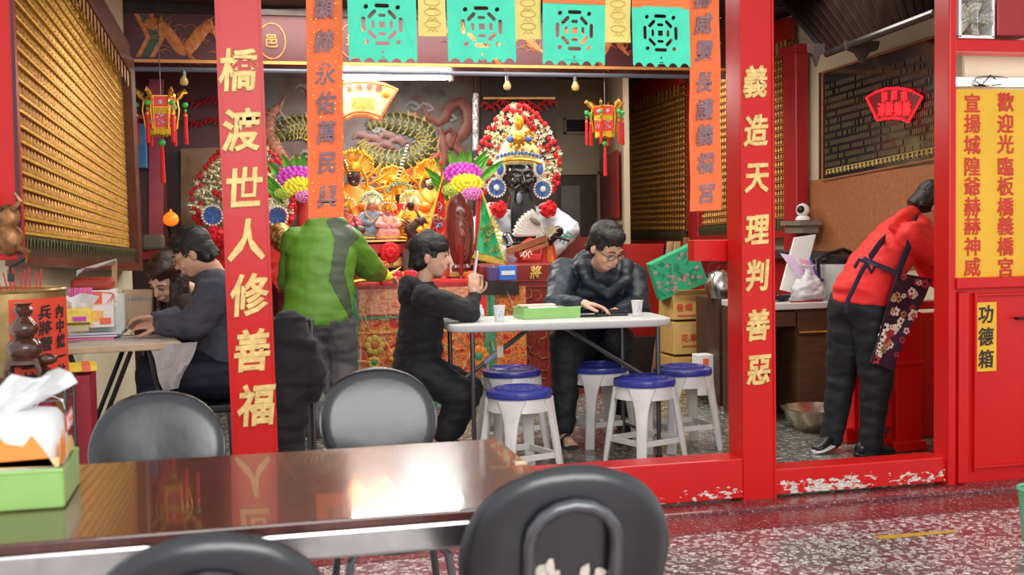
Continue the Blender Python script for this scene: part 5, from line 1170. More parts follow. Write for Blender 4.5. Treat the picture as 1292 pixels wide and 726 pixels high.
rosette(P(473, 436, AY-.05), .075, mat('olive_gold_thread', (.5, .33, .06), .5, var=.4, sc=60), mat('rust_thread', (.5, .1, .03), .5))
rosette(P(472, 458, AY-.05), .05, mat('olive_gold_thread', (.5, .33, .06)), GRB_)
rosette(P(604, 450, AY-.05), .08, ORG, GRB_); rosette(P(602, 490, AY-.05), .07, mat('leaf_thread', (.2, .4, .08), .5, var=.3), ORG); rosette(P(498, 448, AY-.05), .055, ORG, GOLD)
for k in range(16):
    x = rnd.uniform(456, 608); y = rnd.uniform(424, 498); q = P(x, y, AY-.04); a = rnd.uniform(0, 6)
    b = B(); b.tube([q+V((.03*math.cos(a+j*.9)*(1+.5*j), 0, .03*math.sin(a+j*.9)*(1+.3*j))) for j in range(5)], [.004, .012, .014, .01, .002], 6, flat=.5)
    obj('embroidered_scroll', b, (ORG, GOLD, GRB_, FRG)[k % 4], cl)
# glare on the clear plastic wrap, modelled as pale thin strands
b = B()
for k in range(34):
    x = rnd.choice((436, 444, 455, 468, 480, 597, 610, 616, 622, 640)); y = rnd.uniform(360, 470); q = P(x, y, AY-.06); L_ = rnd.uniform(.05, .28); s = rnd.uniform(-.5, .5)
    b.tube([q, q+V((s*L_*.5, 0, -L_*.5)), q+V((s*L_, 0, -L_))], [.0006, .0022, .0005], 4)
obj('plastic_wrap_glare', b, mat('plastic_glint', (.75, .76, .78), .15, var=.05), cl, kind='stuff')
# red wooden cabinet with gold letters right of cloth
CY = 8.05
t, p0, p1 = item('altar_cabinet', 'red wooden altar cabinet with gold carving, left of the man with glasses', 'cabinet', 608, 331, 775, 520, CY, .5, DRED, bev=.008)
glyph('將', P(676, 344, CY-.012), .09, .10, (1, 0, 0), (0, 0, 1), GOLD, t, depth=.006, bold=.012, shear=.1)
glyph('神', P(626, 344, CY-.012), .09, .10, (1, 0, 0), (0, 0, 1), GOLD, t, depth=.006, bold=.012, shear=.1)
b = B()
for (x0, y0, x1, y1) in ((618, 362, 690, 362), (618, 478, 690, 478), (618, 362, 618, 478), (690, 362, 690, 478), (622, 355, 775, 355), (696, 362, 696, 490)): b.tube([P(x0, y0, CY-.006), P(x1, y1, CY-.006)], .006, 6)
obj('cabinet_mouldings', b, DRED, t)
for k in range(26):
    q = P(rnd.uniform(640, 688), rnd.uniform(400, 470), CY-.008); a = rnd.uniform(0, 6)
    if k < 4: q = P(640+12*k, 372+3*(k % 2), CY-.008)
    b = B(); b.tube([q+V((.022*math.cos(a+j)*(1+.4*j), 0, .022*math.sin(a+j)*(1+.4*j))) for j in range(5)], [.002, .007, .008, .006, .001], 5, flat=.6); obj('gold_carving', b, mat('dull_gold_carving', (.42, .2, .05), .45, .3, var=.3), t)
b = B(); b.prism([P(600, 356, CY-.15), P(655, 356, CY-.15), P(655, 372, CY-.15), P(600, 372, CY-.15)], (0, .2, 0)); tag(obj('dark_shelf', b, DARKC, smooth=False), 'small dark shelf projecting from the altar cabinet under the blue box', 'shelf')
t, p0, p1 = item('medicine_box', 'blue and white box on the dark shelf beside the boy\'s phone', 'box', 630, 335, 652, 354, CY-.16, .06, mat('cobalt_box', (.05, .2, .75), .4)); b = B(); b.box(((p0.x+p1.x)/2, CY-.163, (p0.z+p1.z)/2-.0), (p1.x-p0.x-.03, .003, .03)); obj('white_band', b, WHITE, t, smooth=False)
t, p0, p1 = item('small_box', 'dark violet box left of the blue and white box', 'box', 616, 337, 629, 355, CY-.14, .06, mat('violet_box', (.1, .06, .2), .4))
# upper tiers
TY = 8.55
t = thing('altar_tier', 'red stepped altar tier carrying the gold deity figures', 'altar tier', (P(500, 340, TY).x, TY, AZ+.02))
def tier(x0, y0, x1, y1, Y, dep, m, nm='tier_board'):
    p0, p1 = P(x0, y1, Y), P(x1, y0, Y); b = B(); b.box(((p0.x+p1.x)/2, Y+dep/2, (p0.z+p1.z)/2), (p1.x-p0.x, dep, p1.z-p0.z)); return obj(nm, b, m, t, smooth=False, bevel=.004)
tier(420, 306, 560, 322, TY, .9, REDT); tier(412, 302, 566, 307, TY-.03, .95, GOLDP, 'gold_edge')
CARV = mat_blobs('carved_gilt_wood', [(.35, (.12, .05, .02)), (.5, (.5, .27, .06)), (.66, (.85, .6, .2))], 30, .4, kind='NOISE', detail=3, metal=.4)
tier(424, 322, 600, 340, TY+.05, .6, CARV, 'gilt_carving'); tier(424, 340, 600, 362, TY+.02, .6, mat_blobs('carved_gilt_wood_dark', [(.35, (.05, .02, .02)), (.52, (.3, .16, .05)), (.68, (.7, .45, .15))], 24, .4, kind='NOISE', detail=3, metal=.3), 'gilt_carving')
for k in range(6): tier(430+22*k, 324, 447+22*k, 336, TY+.03, .03, GOLD, 'gilt_boss')
b = B(); q = P(492, 319, TY-.03)
for k in range(16):
    a = k*PI/8; b.ball(q+V((math.cos(a)*.05, -.01, math.sin(a)*.05)), (.028, .02, .028), 8)
for k in range(8):
    a = k*PI/4+.2; b.ball(q+V((math.cos(a)*.02, -.035, math.sin(a)*.02)), (.025, .02, .025), 8)
tag(obj('red_rosette', b, VRED), 'red cloth rosette at the centre of the altar tier', 'rosette')
b = B(); b.prism([P(560, 300, 8.9), P(775, 300, 8.9), P(775, 345, 8.9), P(560, 345, 8.9)], (0, .5, 0)); tag(obj('back_ledge', b, DRED, smooth=False), 'dark red ledge behind the offerings under the large deity', 'ledge')

# ------------------------------------------------------------ mural
MY = 9.86
mp0, mp1 = P(322, 312, MY), P(601, 84, MY)
MUR = mat_blobs('mural_clouds', [(.3, (.03, .02, .018)), (.44, (.11, .055, .04)), (.54, (.10, .10, .10)), (.64, (.05, .028, .025)), (.78, (.16, .09, .05))], 4, .5, kind='NOISE', detail=6)
t = thing('dragon_mural', 'carved and painted dragon mural on the back wall above the altar', 'mural', ((mp0.x+mp1.x)/2, MY, mp0.z))
b = B(); b.box(((mp0.x+mp1.x)/2, MY+.02, (mp0.z+mp1.z)/2), (mp1.x-mp0.x, .03, mp1.z-mp0.z)); obj('mural_ground', b, MUR, t, smooth=False)
def dragon_body(pts, rr, m, mb, spikes=True):
    ps = []
    for i in range(len(pts)-1):
        for j in range(6): ps.append((pts[i][0]+(pts[i+1][0]-pts[i][0])*j/6, pts[i][1]+(pts[i+1][1]-pts[i][1])*j/6))
    ps.append(pts[-1])
    for _ in range(3): ps = [ps[0]]+[((ps[i-1][0]+2*ps[i][0]+ps[i+1][0])/4, (ps[i-1][1]+2*ps[i][1]+ps[i+1][1])/4) for i in range(1, len(ps)-1)]+[ps[-1]]
    W_ = [P(x, y, MY-.01) for x, y in ps]; n = len(W_); R_ = [rr*min(1, .35+3*min(i, n-1-i)/n) for i in range(n)]
    b = B(); b.tube(W_, R_, 10, flat=.35, hint=V((0, 1, 0))); o = obj('dragon_body', b, m, t)
    sb = B(); L_ = 0
    for i in range(1, n-1):
        d = (W_[i+1]-W_[i-1]).normalized(); nn = V((-d.z, 0, d.x))
        for k in range(-2, 3):
            c_ = W_[i]+nn*(R_[i]*.38*k)+d*(.5*R_[i]*.3*(k % 2))+V((0, -R_[i]*.33*math.sqrt(max(0, 1-(k*.38)**2)), 0)); sb.tube([c_+(d*math.cos(a_*.7)+nn*math.sin(a_*.7))*R_[i]*.30 for a_ in (-2, -1, 0, 1, 2)], .0065, 4) if i % 2 else None
        if spikes and i % 2 == 0: sb.tube([W_[i]+nn*R_[i]*.9, W_[i]+nn*R_[i]*1.45-d*.02], [.02, .002], 5, flat=.4)
    obj('scales', sb, mb, o, kind='stuff'); return W_
SCG = mat('scale_gold_paint', (.42, .33, .10), .5, var=.35, sc=40); BDG = mat('scale_dark_green', (.05, .055, .02), .5, var=.3)  # gold scale paint, and dark green paint for the dragon bodies beneath
dragon_body([(462, 160), (480, 152), (505, 155), (530, 162), (541, 178), (530, 196), (505, 204), (480, 202), (462, 190), (455, 178)], .085, BDG, SCG)
dragon_body([(345, 176), (360, 165), (375, 160), (390, 163), (402, 172), (412, 186)], .09, BDG, SCG)
dragon_body([(365, 205), (350, 190), (340, 172), (338, 150), (352, 132)], .05, mat('mural_rust', (.3, .1, .06), .5, var=.3), mat('mural_rust2', (.42, .18, .1), .5, var=.3), False)
dragon_body([(508, 226), (520, 228), (535, 220), (548, 212)], .03, BDG, SCG)
MRB = mat('mural_brown_red', (.16, .045, .03), .5, var=.3, sc=20); MRC = mat('mural_tan', (.33, .17, .08), .5, var=.3, sc=20)
def swirl(pts, r_, m, nm='mural_relief', fl=.4):
    b = B(); n = len(pts); b.tube([P(x, y, MY-.01) for x, y in pts], [r_*min(1, .3+2.5*min(i, n-1-i)/max(1, n-1)) for i in range(n)], 7, flat=fl, hint=V((0, 1, 0))); return obj(nm, b, m, t)
swirl([(533, 132), (540, 148), (553, 155), (562, 148), (568, 134), (580, 128), (590, 138), (592, 155), (583, 170), (572, 180), (582, 192), (589, 208), (580, 222)], .05, MRB)
swirl([(535, 134), (541, 146), (553, 151), (561, 144), (567, 130), (580, 123), (594, 136), (596, 156), (587, 171), (577, 180), (586, 192), (593, 208)], .014, MRC)
swirl([(555, 160), (560, 178), (562, 196), (556, 215)], .04, MRB); swirl([(556, 165), (552, 186), (557, 200), (552, 222)], .012, MRC)
b = B(); b.ball(P(568, 176, MY-.01), (.055, .03, .09), 12); b.tube([P(560, 168, MY-.03), P(568, 163, MY-.04), P(575, 170, MY-.03), P(571, 182, MY-.03)], [.01, .02, .02, .006], 6); obj('mural_face', b, MRB, t)
FL = mat('mural_flame_red', (.42, .06, .02), .5, var=.3)
for k in range(6): swirl([(512+5*k, 226-2*k), (518+6*k, 214-3*k), (530+6*k, 200-2*k)], .028, FL, 'mural_flame')
for (x, y) in ((455, 172), (470, 176), (488, 172), (500, 178), (470, 186), (485, 184)): swirl([(x-10, y+3), (x-4, y-3), (x+4, y-2), (x+10, y+3), (x+6, y+6)], .035, mat('mural_rose_cloud', (.2, .09, .08), .5, var=.3), 'mural_cloud')
for k in range(46):
    x = rnd.uniform(335, 592); y = rnd.uniform(110, 290); swirl([(x-9, y), (x-3, y-5), (x+4, y-3), (x+9, y+2), (x+3, y+5), (x-2, y+1)], .018, (mat('mural_grey_cloud', (.24, .22, .2), .5), MRC, mat('mural_teal_cloud', (.14, .2, .19), .5))[k % 3], 'mural_cloud')
swirl([(380, 110), (388, 118), (398, 112), (410, 122)], .03, MRB); swirl([(360, 120), (352, 140), (362, 152), (350, 170)], .018, MRC)
b = B()
for (x0, y0, x1, y1) in ((322, 84, 601, 84), (601, 84, 601, 312), (326, 84, 326, 312)): b.bar(P(x0, y0, MY-.02), P(x1, y1, MY-.02), .05, .05, V((0, 1, 0)))
obj('mural_frame', b, MAROON, t, smooth=False)
b = B(); b.tube([P(600, 92, 9.5), P(600, 300, 9.5)], .022, 10); o = tag(obj('shrine_column', b, DARKC), 'thin dark column between the mural and the large deity', 'column')
b = B(); b.tube([P(600, 118, 9.5), P(600, 190, 9.5)], .026, 10); obj('silver_band', b, mat_blobs('silver_pattern', [(.4, (.12, .12, .12)), (.6, (.6, .6, .6))], 60, .3, kind='NOISE'), o)
# carved openwork above the deity
b = B(); b.prism([P(606, 96, 9.84), P(702, 96, 9.84), P(702, 320, 9.84), P(606, 320, 9.84)], (0, .05, 0)); tag(obj('shrine_back', b, DARKC, smooth=False), 'dark backing of the niche behind the large deity', 'panel')
b = B()
for k in range(14): q = P(612+6.5*k, 135+4*math.sin(k*1.4), 9.8); b.tube([q+V((-.04, 0, 0)), q+V((-.01, 0, .04)), q+V((.03, 0, .02)), q+V((.05, 0, -.02))], [.008, .014, .012, .004], 6)
tag(obj('carved_openwork', b, REDD), 'dark red openwork carving above the large deity crown', 'carving')
b = B(); b.tube([P(610, 124, 9.78), P(700, 124, 9.78)], .01, 6); tag(obj('gold_rail', b, GOLDP), 'thin gold rail above the large deity crown', 'rail')

# ------------------------------------------------------------ fan lightbox and fluorescent tube
FYp = 8.35
outl = [P(x, y, FYp) for x, y in ((414, 112), (428, 106), (445, 103), (465, 103), (485, 107), (501, 113), (489, 132), (478, 152), (462, 146), (448, 146), (436, 151), (425, 132))]
t = thing('fan_lightbox', 'fan-shaped lit yellow sign box with orange characters under the fluorescent tube', 'sign', P(460, 152, FYp))
b = B(); b.prism(outl, (0, .05, 0)); obj('lightbox_face', b, mat_blobs('lit_yellow_face', [(0, (1, .62, .12)), (1, (1, .8, .3))], 3, .4, kind='NOISE'), t, smooth=False)
MATS['lit_yellow_face'].node_tree.nodes['Principled BSDF'].inputs['Emission Color'].default_value = (1, .72, .25, 1); MATS['lit_yellow_face'].node_tree.nodes['Principled BSDF'].inputs['Emission Strength'].default_value = .75
b = B(); b.tube([q+V((0, -.01, 0)) for q in outl], .012, 6, closed=True); obj('lightbox_rim', b, mat('orange_red_rim', (.85, .12, .03), .4, emit=.4), t)
b = B(); b.tube([P(x, y, FYp-.02) for x, y in ((433, 147), (448, 141), (462, 141), (480, 147))], .012, 6); obj('lower_band', b, mat('orange_red_rim', (.85, .12, .03), .4, emit=.4), t)
for ch, (x, y) in zip('城隍廟義', ((442, 112), (454, 110), (466, 110), (478, 112))): glyph(ch, P(x, y, FYp-.008), .055, .05, (1, 0, 0), (0, 0, 1), REDT, t, depth=.002, bold=.01)
b = B(); b.ball(P(487, 118, FYp-.01), (.035, .01, .035), 12); obj('lightbox_emblem', b, ORG, t)
for ch, (x, y) in zip('橋宮', ((452, 130), (466, 130))): glyph(ch, P(x, y, FYp-.008), .10, .10, (1, 0, 0), (0, 0, 1), mat('orange_letter', (.95, .4, .05), .5), t, depth=.002, bold=.01)
FT = 8.3; t = thing('fluorescent_lamp', 'long lit fluorescent tube lamp above the fan-shaped sign', 'lamp', P(500, 93, FT))
b = B(); b.tube([P(402, 96, FT), P(568, 96, FT)], .026, 12); obj('tube', b, mat('white_lamp_tube', (1, 1, 1), .4, var=.01, emit=42), t)
b = B(); b.prism([P(400, 84, FT+.03), P(571, 84, FT+.03), P(571, 93, FT+.03), P(400, 93, FT+.03)], (0, .06, 0)); obj('lamp_housing', b, WHITE, t, smooth=False)
for x in (399, 568): b = B(); q = P(x, 96, FT); b.box(q+V((.01, 0, 0)), (.02, .06, .07)); obj('end_cap', b, WHITE, t, smooth=False)

# ------------------------------------------------------------ deity figures
def deity(px, py, Y, h, robe, face, crown, label, halo=None, trim=GOLDY, pom=None, seed=0, beard=False):
    """py = base line pixel; h = height in pixels"""
    rn = random.Random(seed); q = P(px, py, Y); H_ = S(h, Y); t = thing('deity_figure', label, 'deity figure', q)
    k = H_
    b = B(); b.loft([(q+V((0, dy*k, z*k)), V((w*k, 0, 0)), V((0, d*k, 0))) for z, w, d, dy in ((0, .27, .16, 0), (.06, .30, .19, -.02), (.2, .28, .2, -.05), (.3, .22, .16, -.02), (.42, .2, .12, 0), (.52, .17, .10, 0), (.58, .08, .07, 0))], 18); obj('robe', b, robe, t)
    b = B()
    for s in (-1, 1): b.chain([q+V((s*.17*k, 0, .5*k)), q+V((s*.26*k, -.06*k, .36*k)), q+V((s*.08*k, -.2*k, .33*k))], [.06*k, .075*k, .06*k], 10)
    obj('sleeves', b, robe, t)
    b = B(); b.ball(q+V((0, -.03*k, .66*k)), (.075*k, .075*k, .095*k), 12); b.ball(q+V((0, -.105*k, .655*k)), (.014*k, .02*k, .025*k), 6)
    b.ball(q+V((0, -.06*k, .58*k)), (.05*k, .04*k, .03*k), 8); hd = obj('head', b, face, t)
    if beard: b = B(); b.loft([(q+V((0, -.10*k, z*k)), V((w*k, 0, 0)), V((0, .02*k, 0))) for z, w in ((.62, .05), (.5, .045), (.36, .01))], 10); obj('beard', b, HAIR, t)
    b = B(); cz = .73*k
    b.lathe([(.085*k, cz-.02*k), (.095*k, cz+.02*k), (.075*k, cz+.08*k), (.001, cz+.1*k)], q+V((0, -.02*k, 0)), 14)
    for i in range(26):
        a = PI*(i+.5)/26; L_ = (.17+.06*math.sin(a)+.03*rn.random())*k; p_ = q+V((0, -.03*k, cz-.03*k)); u = V((math.cos(a)*1.05, -.15*rn.random(), math.sin(a)))
        b.tube([p_+u*.06*k, p_+u*L_], [.012*k, .007*k], 5); b.ball(p_+u*L_, .022*k, 6, m=4)
    for s in (-1, 1):
        b.tube([q+V((s*.09*k, -.05*k, cz)), q+V((s*.14*k, -.06*k, cz-.1*k)), q+V((s*.12*k, -.07*k, cz-.25*k))], [.015*k, .02*k, .012*k], 6)
    obj('crown', b, crown, t, kind=None)
    b = B()
    for i in range(12): a = 2*PI*rn.random(); b.ball(q+V((rn.uniform(-.2, .2)*k, -.19*k+.05*k*rn.random(), rn.uniform(.05, .48)*k)), (.028*k, .018*k, .028*k), 6, m=4)
    b.tube([q+V((-.24*k, -.16*k, .06*k)), q+V((0, -.21*k, .04*k)), q+V((.24*k, -.16*k, .06*k))], .018*k, 6)
    b.tube([q+V((-.13*k, -.12*k, .5*k)), q+V((0, -.17*k, .36*k)), q+V((.13*k, -.12*k, .5*k))], .015*k, 6); obj('gold_ornament', b, trim, t, kind=None)
    if pom:
        b = B()
        for i in range(9): a = PI*(i+.5)/9; b.ball(q+V((math.cos(a)*.2*k, -.07*k, cz+math.sin(a)*.17*k)), .026*k, 6, m=4)
        obj('pompoms', b, pom, t)
    if halo:
        b = B()
        for i in range(15):
            a = PI*(i/14)*1.3-.47; p_ = q+V((math.cos(a)*.27*k, .1*k, .5*k+math.sin(a)*.3*k)); u = V((math.cos(a), 0, math.sin(a)))
            b.tube([p_-u*.1*k, p_+u*.05*k, p_+u*.16*k+V((0, 0, .03*k))], [.04*k, .045*k, .003*k], 6, flat=.4)
        obj('flame_halo', b, halo, t)
    return t
PINK = mat('pink_robe', (.8, .35, .35), .5, var=.3, sc=30); WROBE = mat('white_blue_robe', (.7, .72, .8), .5, var=.25, sc=40); DFACE = mat('dark_deity_face', (.05, .025, .02), .35); RFACE = mat('rose_deity_face', (.5, .18, .12), .4)
deity(448, 300, 9.0, 112, ORG, DFACE, GOLDY, 'large orange-robed gold deity figure at the left, nearest the orange streamer', halo=ORG, seed=1)
deity(497, 292, 9.3, 84, ORG, DFACE, GOLDY, 'orange and gold deity figure in the middle of the back row', halo=ORG, seed=2)
deity(543, 292, 9.3, 92, ORG, DFACE, GOLDY, 'orange and gold deity figure at the right of the back row, by the red flag', halo=ORG, seed=3)
deity(470, 303, 8.75, 62, mat('blue_grey_robe', (.2, .25, .35), .5, var=.4, sc=50), RFACE, SILVG, 'small blue-robed deity figure with a pale gold crown, front row left', pom=TEAL, seed=4)
deity(490, 302, 8.66, 50, PINK, RFACE, GOLDY, 'small pink-robed deity figure with a gold crown, front row centre', pom=WHITEG, seed=5)
deity(519, 303, 8.72, 64, GOLDY, DFACE, SILVG, 'small gold deity figure with a pale spreading crown, front row right', pom=YELF, seed=6)
deity(437, 306, 8.66, 60, mat('crimson_robe', (.45, .03, .04), .5, var=.3, sc=40), RFACE, GOLDY, 'small crimson-robed deity figure beside the green jacket shoulder', pom=WHITEG, seed=7)
deity(505, 300, 8.9, 74, VRED, DFACE, GOLDY, 'red-robed dark-faced deity figure behind the small front row', pom=TEAL, seed=8)
deity(556, 303, 8.75, 56, GOLDY, RFACE, GOLDY, 'small gold deity figure partly behind the red flag', pom=None, seed=9)
# feathered antennae
for i, (pts, lab) in enumerate(((((434, 200), (442, 222), (456, 252)), 'striped crown feather slanting above the left deity figure'), (((515, 180), (508, 208), (496, 243)), 'striped crown feather slanting above the central deity figures'))):
    n = 16; W_ = []
    for k in range(n): u = k/(n-1); x = (1-u)**2*pts[0][0]+2*u*(1-u)*pts[1][0]+u*u*pts[2][0]; y = (1-u)**2*pts[0][1]+2*u*(1-u)*pts[1][1]+u*u*pts[2][1]; W_.append(P(x, y, 8.95))
    b = B(); b.tube(W_, [.004+.012*k/n for k in range(n)], 7); t = tag(obj('crown_feather', b, BLACK), lab, 'feather')
    b = B()
    for k in range(1, n): b.ball(W_[k], (.009+.013*k/n, .02, .008), 7, m=4)
    obj('white_bands', b, WHITEG, t)
# front row of fillers: dragons, candle sticks, bowls
for i, (px, py, lab) in enumerate(((441, 322, 'behind the green jacket arm'), (519, 310, 'right of the red rosette'))):
    q = P(px, py, 8.4); b = B(); b.chain([q, q+V((.03, 0, .06)), q+V((-.02, -.02, .12)), q+V((.05, -.03, .17))], [.05, .045, .035, .03], 8); b.ball(q+V((.07, -.04, .18)), (.05, .03, .035), 8)
    for k in range(6): b.tube([q+V((.02, 0, .05+.02*k)), q+V((-.07, -.01, .08+.025*k))], [.014, .002], 5)
    b.tube([q+V((.06, -.05, .2)), q+V((.02, -.05, .27))], [.01, .002], 5); b.box((q.x, q.y, (q.z+AZ)/2-.01), (.13, .1, q.z-AZ-.03)); tag(obj('carved_beast', b, mat('dark_carved_wood', (.07, .035, .03), .35, var=.4, sc=30)), 'dark carved guardian beast '+lab, 'carving')
b = B(); p0, p1 = P(452, 360, AY+.12), P(488, 331, AY+.12); t = thing('glass_case', 'small red-framed glass case on the altar table by the green sleeve', 'case', ((p0.x+p1.x)/2, AY+.12, p0.z))
for x in (p0.x, p1.x):
    for y in (0, .12): b.bar((x, AY+.12+y, p0.z), (x, AY+.12+y, p1.z), .008, .008, V((0, 1, 0)))
for z in (p0.z+.004, p1.z): b.tube([(p0.x, AY+.12, z), (p1.x, AY+.12, z), (p1.x, AY+.24, z), (p0.x, AY+.24, z)], .005, 5, closed=True)
obj('case_frame', b, REDT, t, smooth=False)
b = B(); b.box(((p0.x+p1.x)/2, AY+.18, (p0.z+p1.z)/2+.02), (p1.x-p0.x-.02, .06, .08)); obj('dark_contents', b, mat('slate_contents', (.06, .07, .1), .4), t, smooth=False)
FR = [(REDT, .03), (mat('crimson_fruit', (.6, .03, .1), .35), .028), (GOLDY, .02), (VRED, .03)]
for k in range(15):
    m_, r_ = FR[k % 4]; x = 494+5.6*(k % 8)+(3 if k > 7 else 0); y = 353-(7 if k > 7 else 0); q = P(x, y, AY+.1+.05*(k // 8))
    b = B(); b.lathe([(.001, -r_), (r_*.8, -r_*.6), (r_, 0), (r_*.75, r_*.7), (.001, r_*.95)], q, 12); o = obj('offering_fruit', b, m_)
    tag(o, 'small red and gold round offerings heaped on the altar table behind the boy', 'offering', 'round offerings on the altar table')
b = B(); b.tube([P(438, 357, AY+.05), P(460, 354, AY+.03), P(480, 351, AY+.03), P(497, 344, AY+.05), P(506, 337, AY+.05)], [.02, .03, .028, .02, .006], 8, flat=.5)
tag(obj('altar_ribbon', b, mat('orange_yellow_sash', (.95, .55, .08), .5, var=.25, sc=25)), 'orange and yellow sash lying along the front edge of the altar table', 'sash')
t, p0, p1 = item('red_tray', 'long red lacquer tray on the altar table in front of the offerings', 'tray', 482, 352, 610, 360, AY+.03, .2, REDT)
for k, (x, y, w, m_, lab) in enumerate(((582, 333, 5, DRED, 'dark red turned candlestick left of the carved drum stand'), (560, 345, 6, REDT, 'red candle cup beside the boy\'s head'))):
    q = P(x, 358, AY+.15); z1 = P(x, y-25, AY+.15).z; b = B(); b.lathe([(.001, 0), (.04, 0), (.03, .03), (.012, .06), (.022, .09), (.01, .14), (.02, .17), (.03, z1-q.z), (.001, z1-q.z)], q, 14); tag(obj('candlestick', b, m_), lab, 'candlestick')
q = P(595, 357, AY+.1); b = B(); b.lathe([(.001, 0), (.035, 0), (.05, .035), (.045, .07), (.02, .085), (.001, .08)], q, 16); tag(obj('orange_jar', b, mat('orange_jar', (1, .13, .03), .3)), 'round orange-red jar at the right end of the altar table', 'jar')
# drum-shaped carved pedestal with flowers
q = P(581, 348, 8.35); k_ = S(104, 8.35); t = thing('carved_urn', 'dark red carved wooden urn between the red flag and the green flag', 'urn', q)
b = B(); b.lathe([(r_*k_, z*k_) for r_, z in ((.001, .03), (.14, .03), (.15, .1), (.12, .14), (.155, .25), (.175, .45), (.175, .65), (.15, .82), (.10, .95), (.05, 1.0), (.001, 1.0))], q, 24); obj('urn_body', b, mat('carved_maroon_wood', (.17, .035, .03), .28, var=.35, sc=14, coat=.4), t)
b = B(); b.box(q+V((0, 0, .014*1)), (.34*k_, .3*k_, .035)); obj('urn_base', b, mat('gold_brown_base', (.5, .32, .1), .4), t, smooth=False, bevel=.004)
b = B(); R_ = .178*k_
def ou(u, z): a = -PI/2+u; rr_ = R_*(1-.9*abs(z-.55)**2.2); return q+V((math.cos(a)*(rr_+.003), math.sin(a)*(rr_+.003), z*k_))
for s in (-1, 1):
    for r_ in (.22, .34, .46): b.tube([ou(s*r_*math.cos(j*.5-1.2)*1.0, .42+r_*.55*math.sin(j*.5-1.2)) for j in range(7)], .006, 5)
    b.tube([ou(s*.1, .72), ou(s*.25, .77), ou(s*.42, .74), ou(s*.35, .69), ou(s*.15, .68)], .007, 5)
b.ball(ou(0, .5), (.02, .012, .035), 8); obj('carved_face', b, mat('carved_maroon_light', (.3, .08, .05), .3), t)
def flowers(px, py, Y, s, label):
    q = P(px, py, Y); t = thing('flower_arrangement', label, 'flowers', q); rn = random.Random(int(px))
    for i, (dx, dz, lx, m_) in enumerate(((-.12, .03, -.10, LEAF), (.12, .06, .1, LEAF), (-.05, .12, -.05, LEAF), (.04, .13, .03, LEAF), (-.16, -.08, -.14, LEAF), (.17, .0, .16, LEAF), (.0, .12, 0, LEAF), (-.17, -.2, -.1, LEAF), (.1, .12, .1, LEAF))):
        p_ = q+V((dx*.6*s, .02, dz*.6*s)); b = B(); tip = p_+V((lx*1.3*s, -.02, .17*s))
        d = (tip-p_); sd = V((d.z, 0, -d.x)).normalized(); b.sheet([[p_+d*v+sd*(w*s*j)+V((0, -.02*abs(j), 0)) for j in (-1, 0, 1)] for v, w in ((0, .008), (.3, .03), (.6, .03), (.85, .015), (1, .002))], (0, .003, 0)); obj('leaf', b, m_, t)
    def head(c, r_, m, flat=.55):
        b = B()
        for ring, nn in ((1, 18), (.66, 13), (.33, 7)):
            for j in range(nn): a = 2*PI*j/nn+ring; b.ball(c+V((math.cos(a)*r_*ring, -.02*(1-ring)-.01, math.sin(a)*r_*ring*flat)), (r_*.17, .014, r_*.17), 6, m=4)
        b.ball(c, (r_*.9, .015, r_*flat*.85), 10); obj('flower_head', b, m, t)
    head(q+V((-.0*s, -.03, .07*s)), .125*s, MAG); head(q+V((.02*s, -.06, .0)), .105*s, YELF); head(q+V((.06*s, -.08, -.075*s)), .07*s, mat('pink_petals', (.85, .25, .6), .6, var=.25, sc=60)); head(q+V((-.1*s, -.05, -.05*s)), .06*s, mat('lime_petals', (.5, .65, .1), .6, var=.25))
    return t
flowers(583, 232, 8.25, 1.0, 'magenta and yellow flower arrangement with green leaves on the carved urn')
flowers(374, 236, 8.25, .95, 'magenta and yellow flower arrangement between the left post and the orange streamer')
q = P(381, 262, 8.3); b = B(); b.lathe([(.001, -.56), (.06, -.56), (.05, -.3), (.035, 0), (.05, .08), (.001, .08)], q, 16); tag(obj('red_vase', b, REDT), 'tall red vase under the left flower arrangement', 'vase')

# ------------------------------------------------------------ flags
def flag(pole0, pole1, tri, Y, cloth, fringe, label, deco):
    t = thing('altar_flag', label, 'flag', P(*pole1, Y)); b = B(); b.tube([P(*pole0, Y), P(*pole1, Y)], .008, 8); b.ball(P(*pole0, Y), (.014, .014, .03), 8); obj('flag_pole', b, REDT, t)
    A, Bq, C_ = [P(x, y, Y-.02) for x, y in tri]; b = B(); n = 8
    b.sheet([[(A.lerp(Bq, i/n)).lerp(A.lerp(C_, i/n), j/n)+V((0, .015*math.sin(j*1.1+i*.4), 0)) for j in range(n+1)] for i in range(n+1)], (0, .004, 0)); obj('flag_cloth', b, cloth, t)
    b = B()
    for i in range(22):
        for (s0, s1) in ((Bq, C_), (A, C_)):
            p_ = s0.lerp(s1, i/21); o_ = (p_-(A+Bq+C_)/3).normalized()*.05; d = (s1-s0)/21*.42; b.prism([p_-d, p_+d, p_+d*.9+o_, p_-d*.9+o_], (0, .004, 0))
    obj('flag_fringe', b, fringe, t, smooth=False, kind='stuff')
    rn = random.Random(2)
    for k in range(26):
        u, v = rn.uniform(.3, .92), rn.uniform(.12, .88); p_ = A.lerp(Bq, u).lerp(A.lerp(C_, u), v)+V((0, -.022, 0)); a = rn.uniform(0, 6)
        b = B(); b.tube([p_+V((.015*math.cos(a+j)*(1+.4*j), 0, .015*math.sin(a+j)*(1+.4*j))) for j in range(4)], [.002, .008, .008, .002], 5, flat=.4); obj('flag_embroidery', b, deco[k % len(deco)], t)
    return t
flag((556, 206), (566, 350), ((558, 228), (563, 316), (534, 322)), 8.2, VRED, VYEL, 'red triangular flag with gold fringe beside the boy, left of the carved urn', [BLUEC, WHITEG, GOLDY, TEAL])
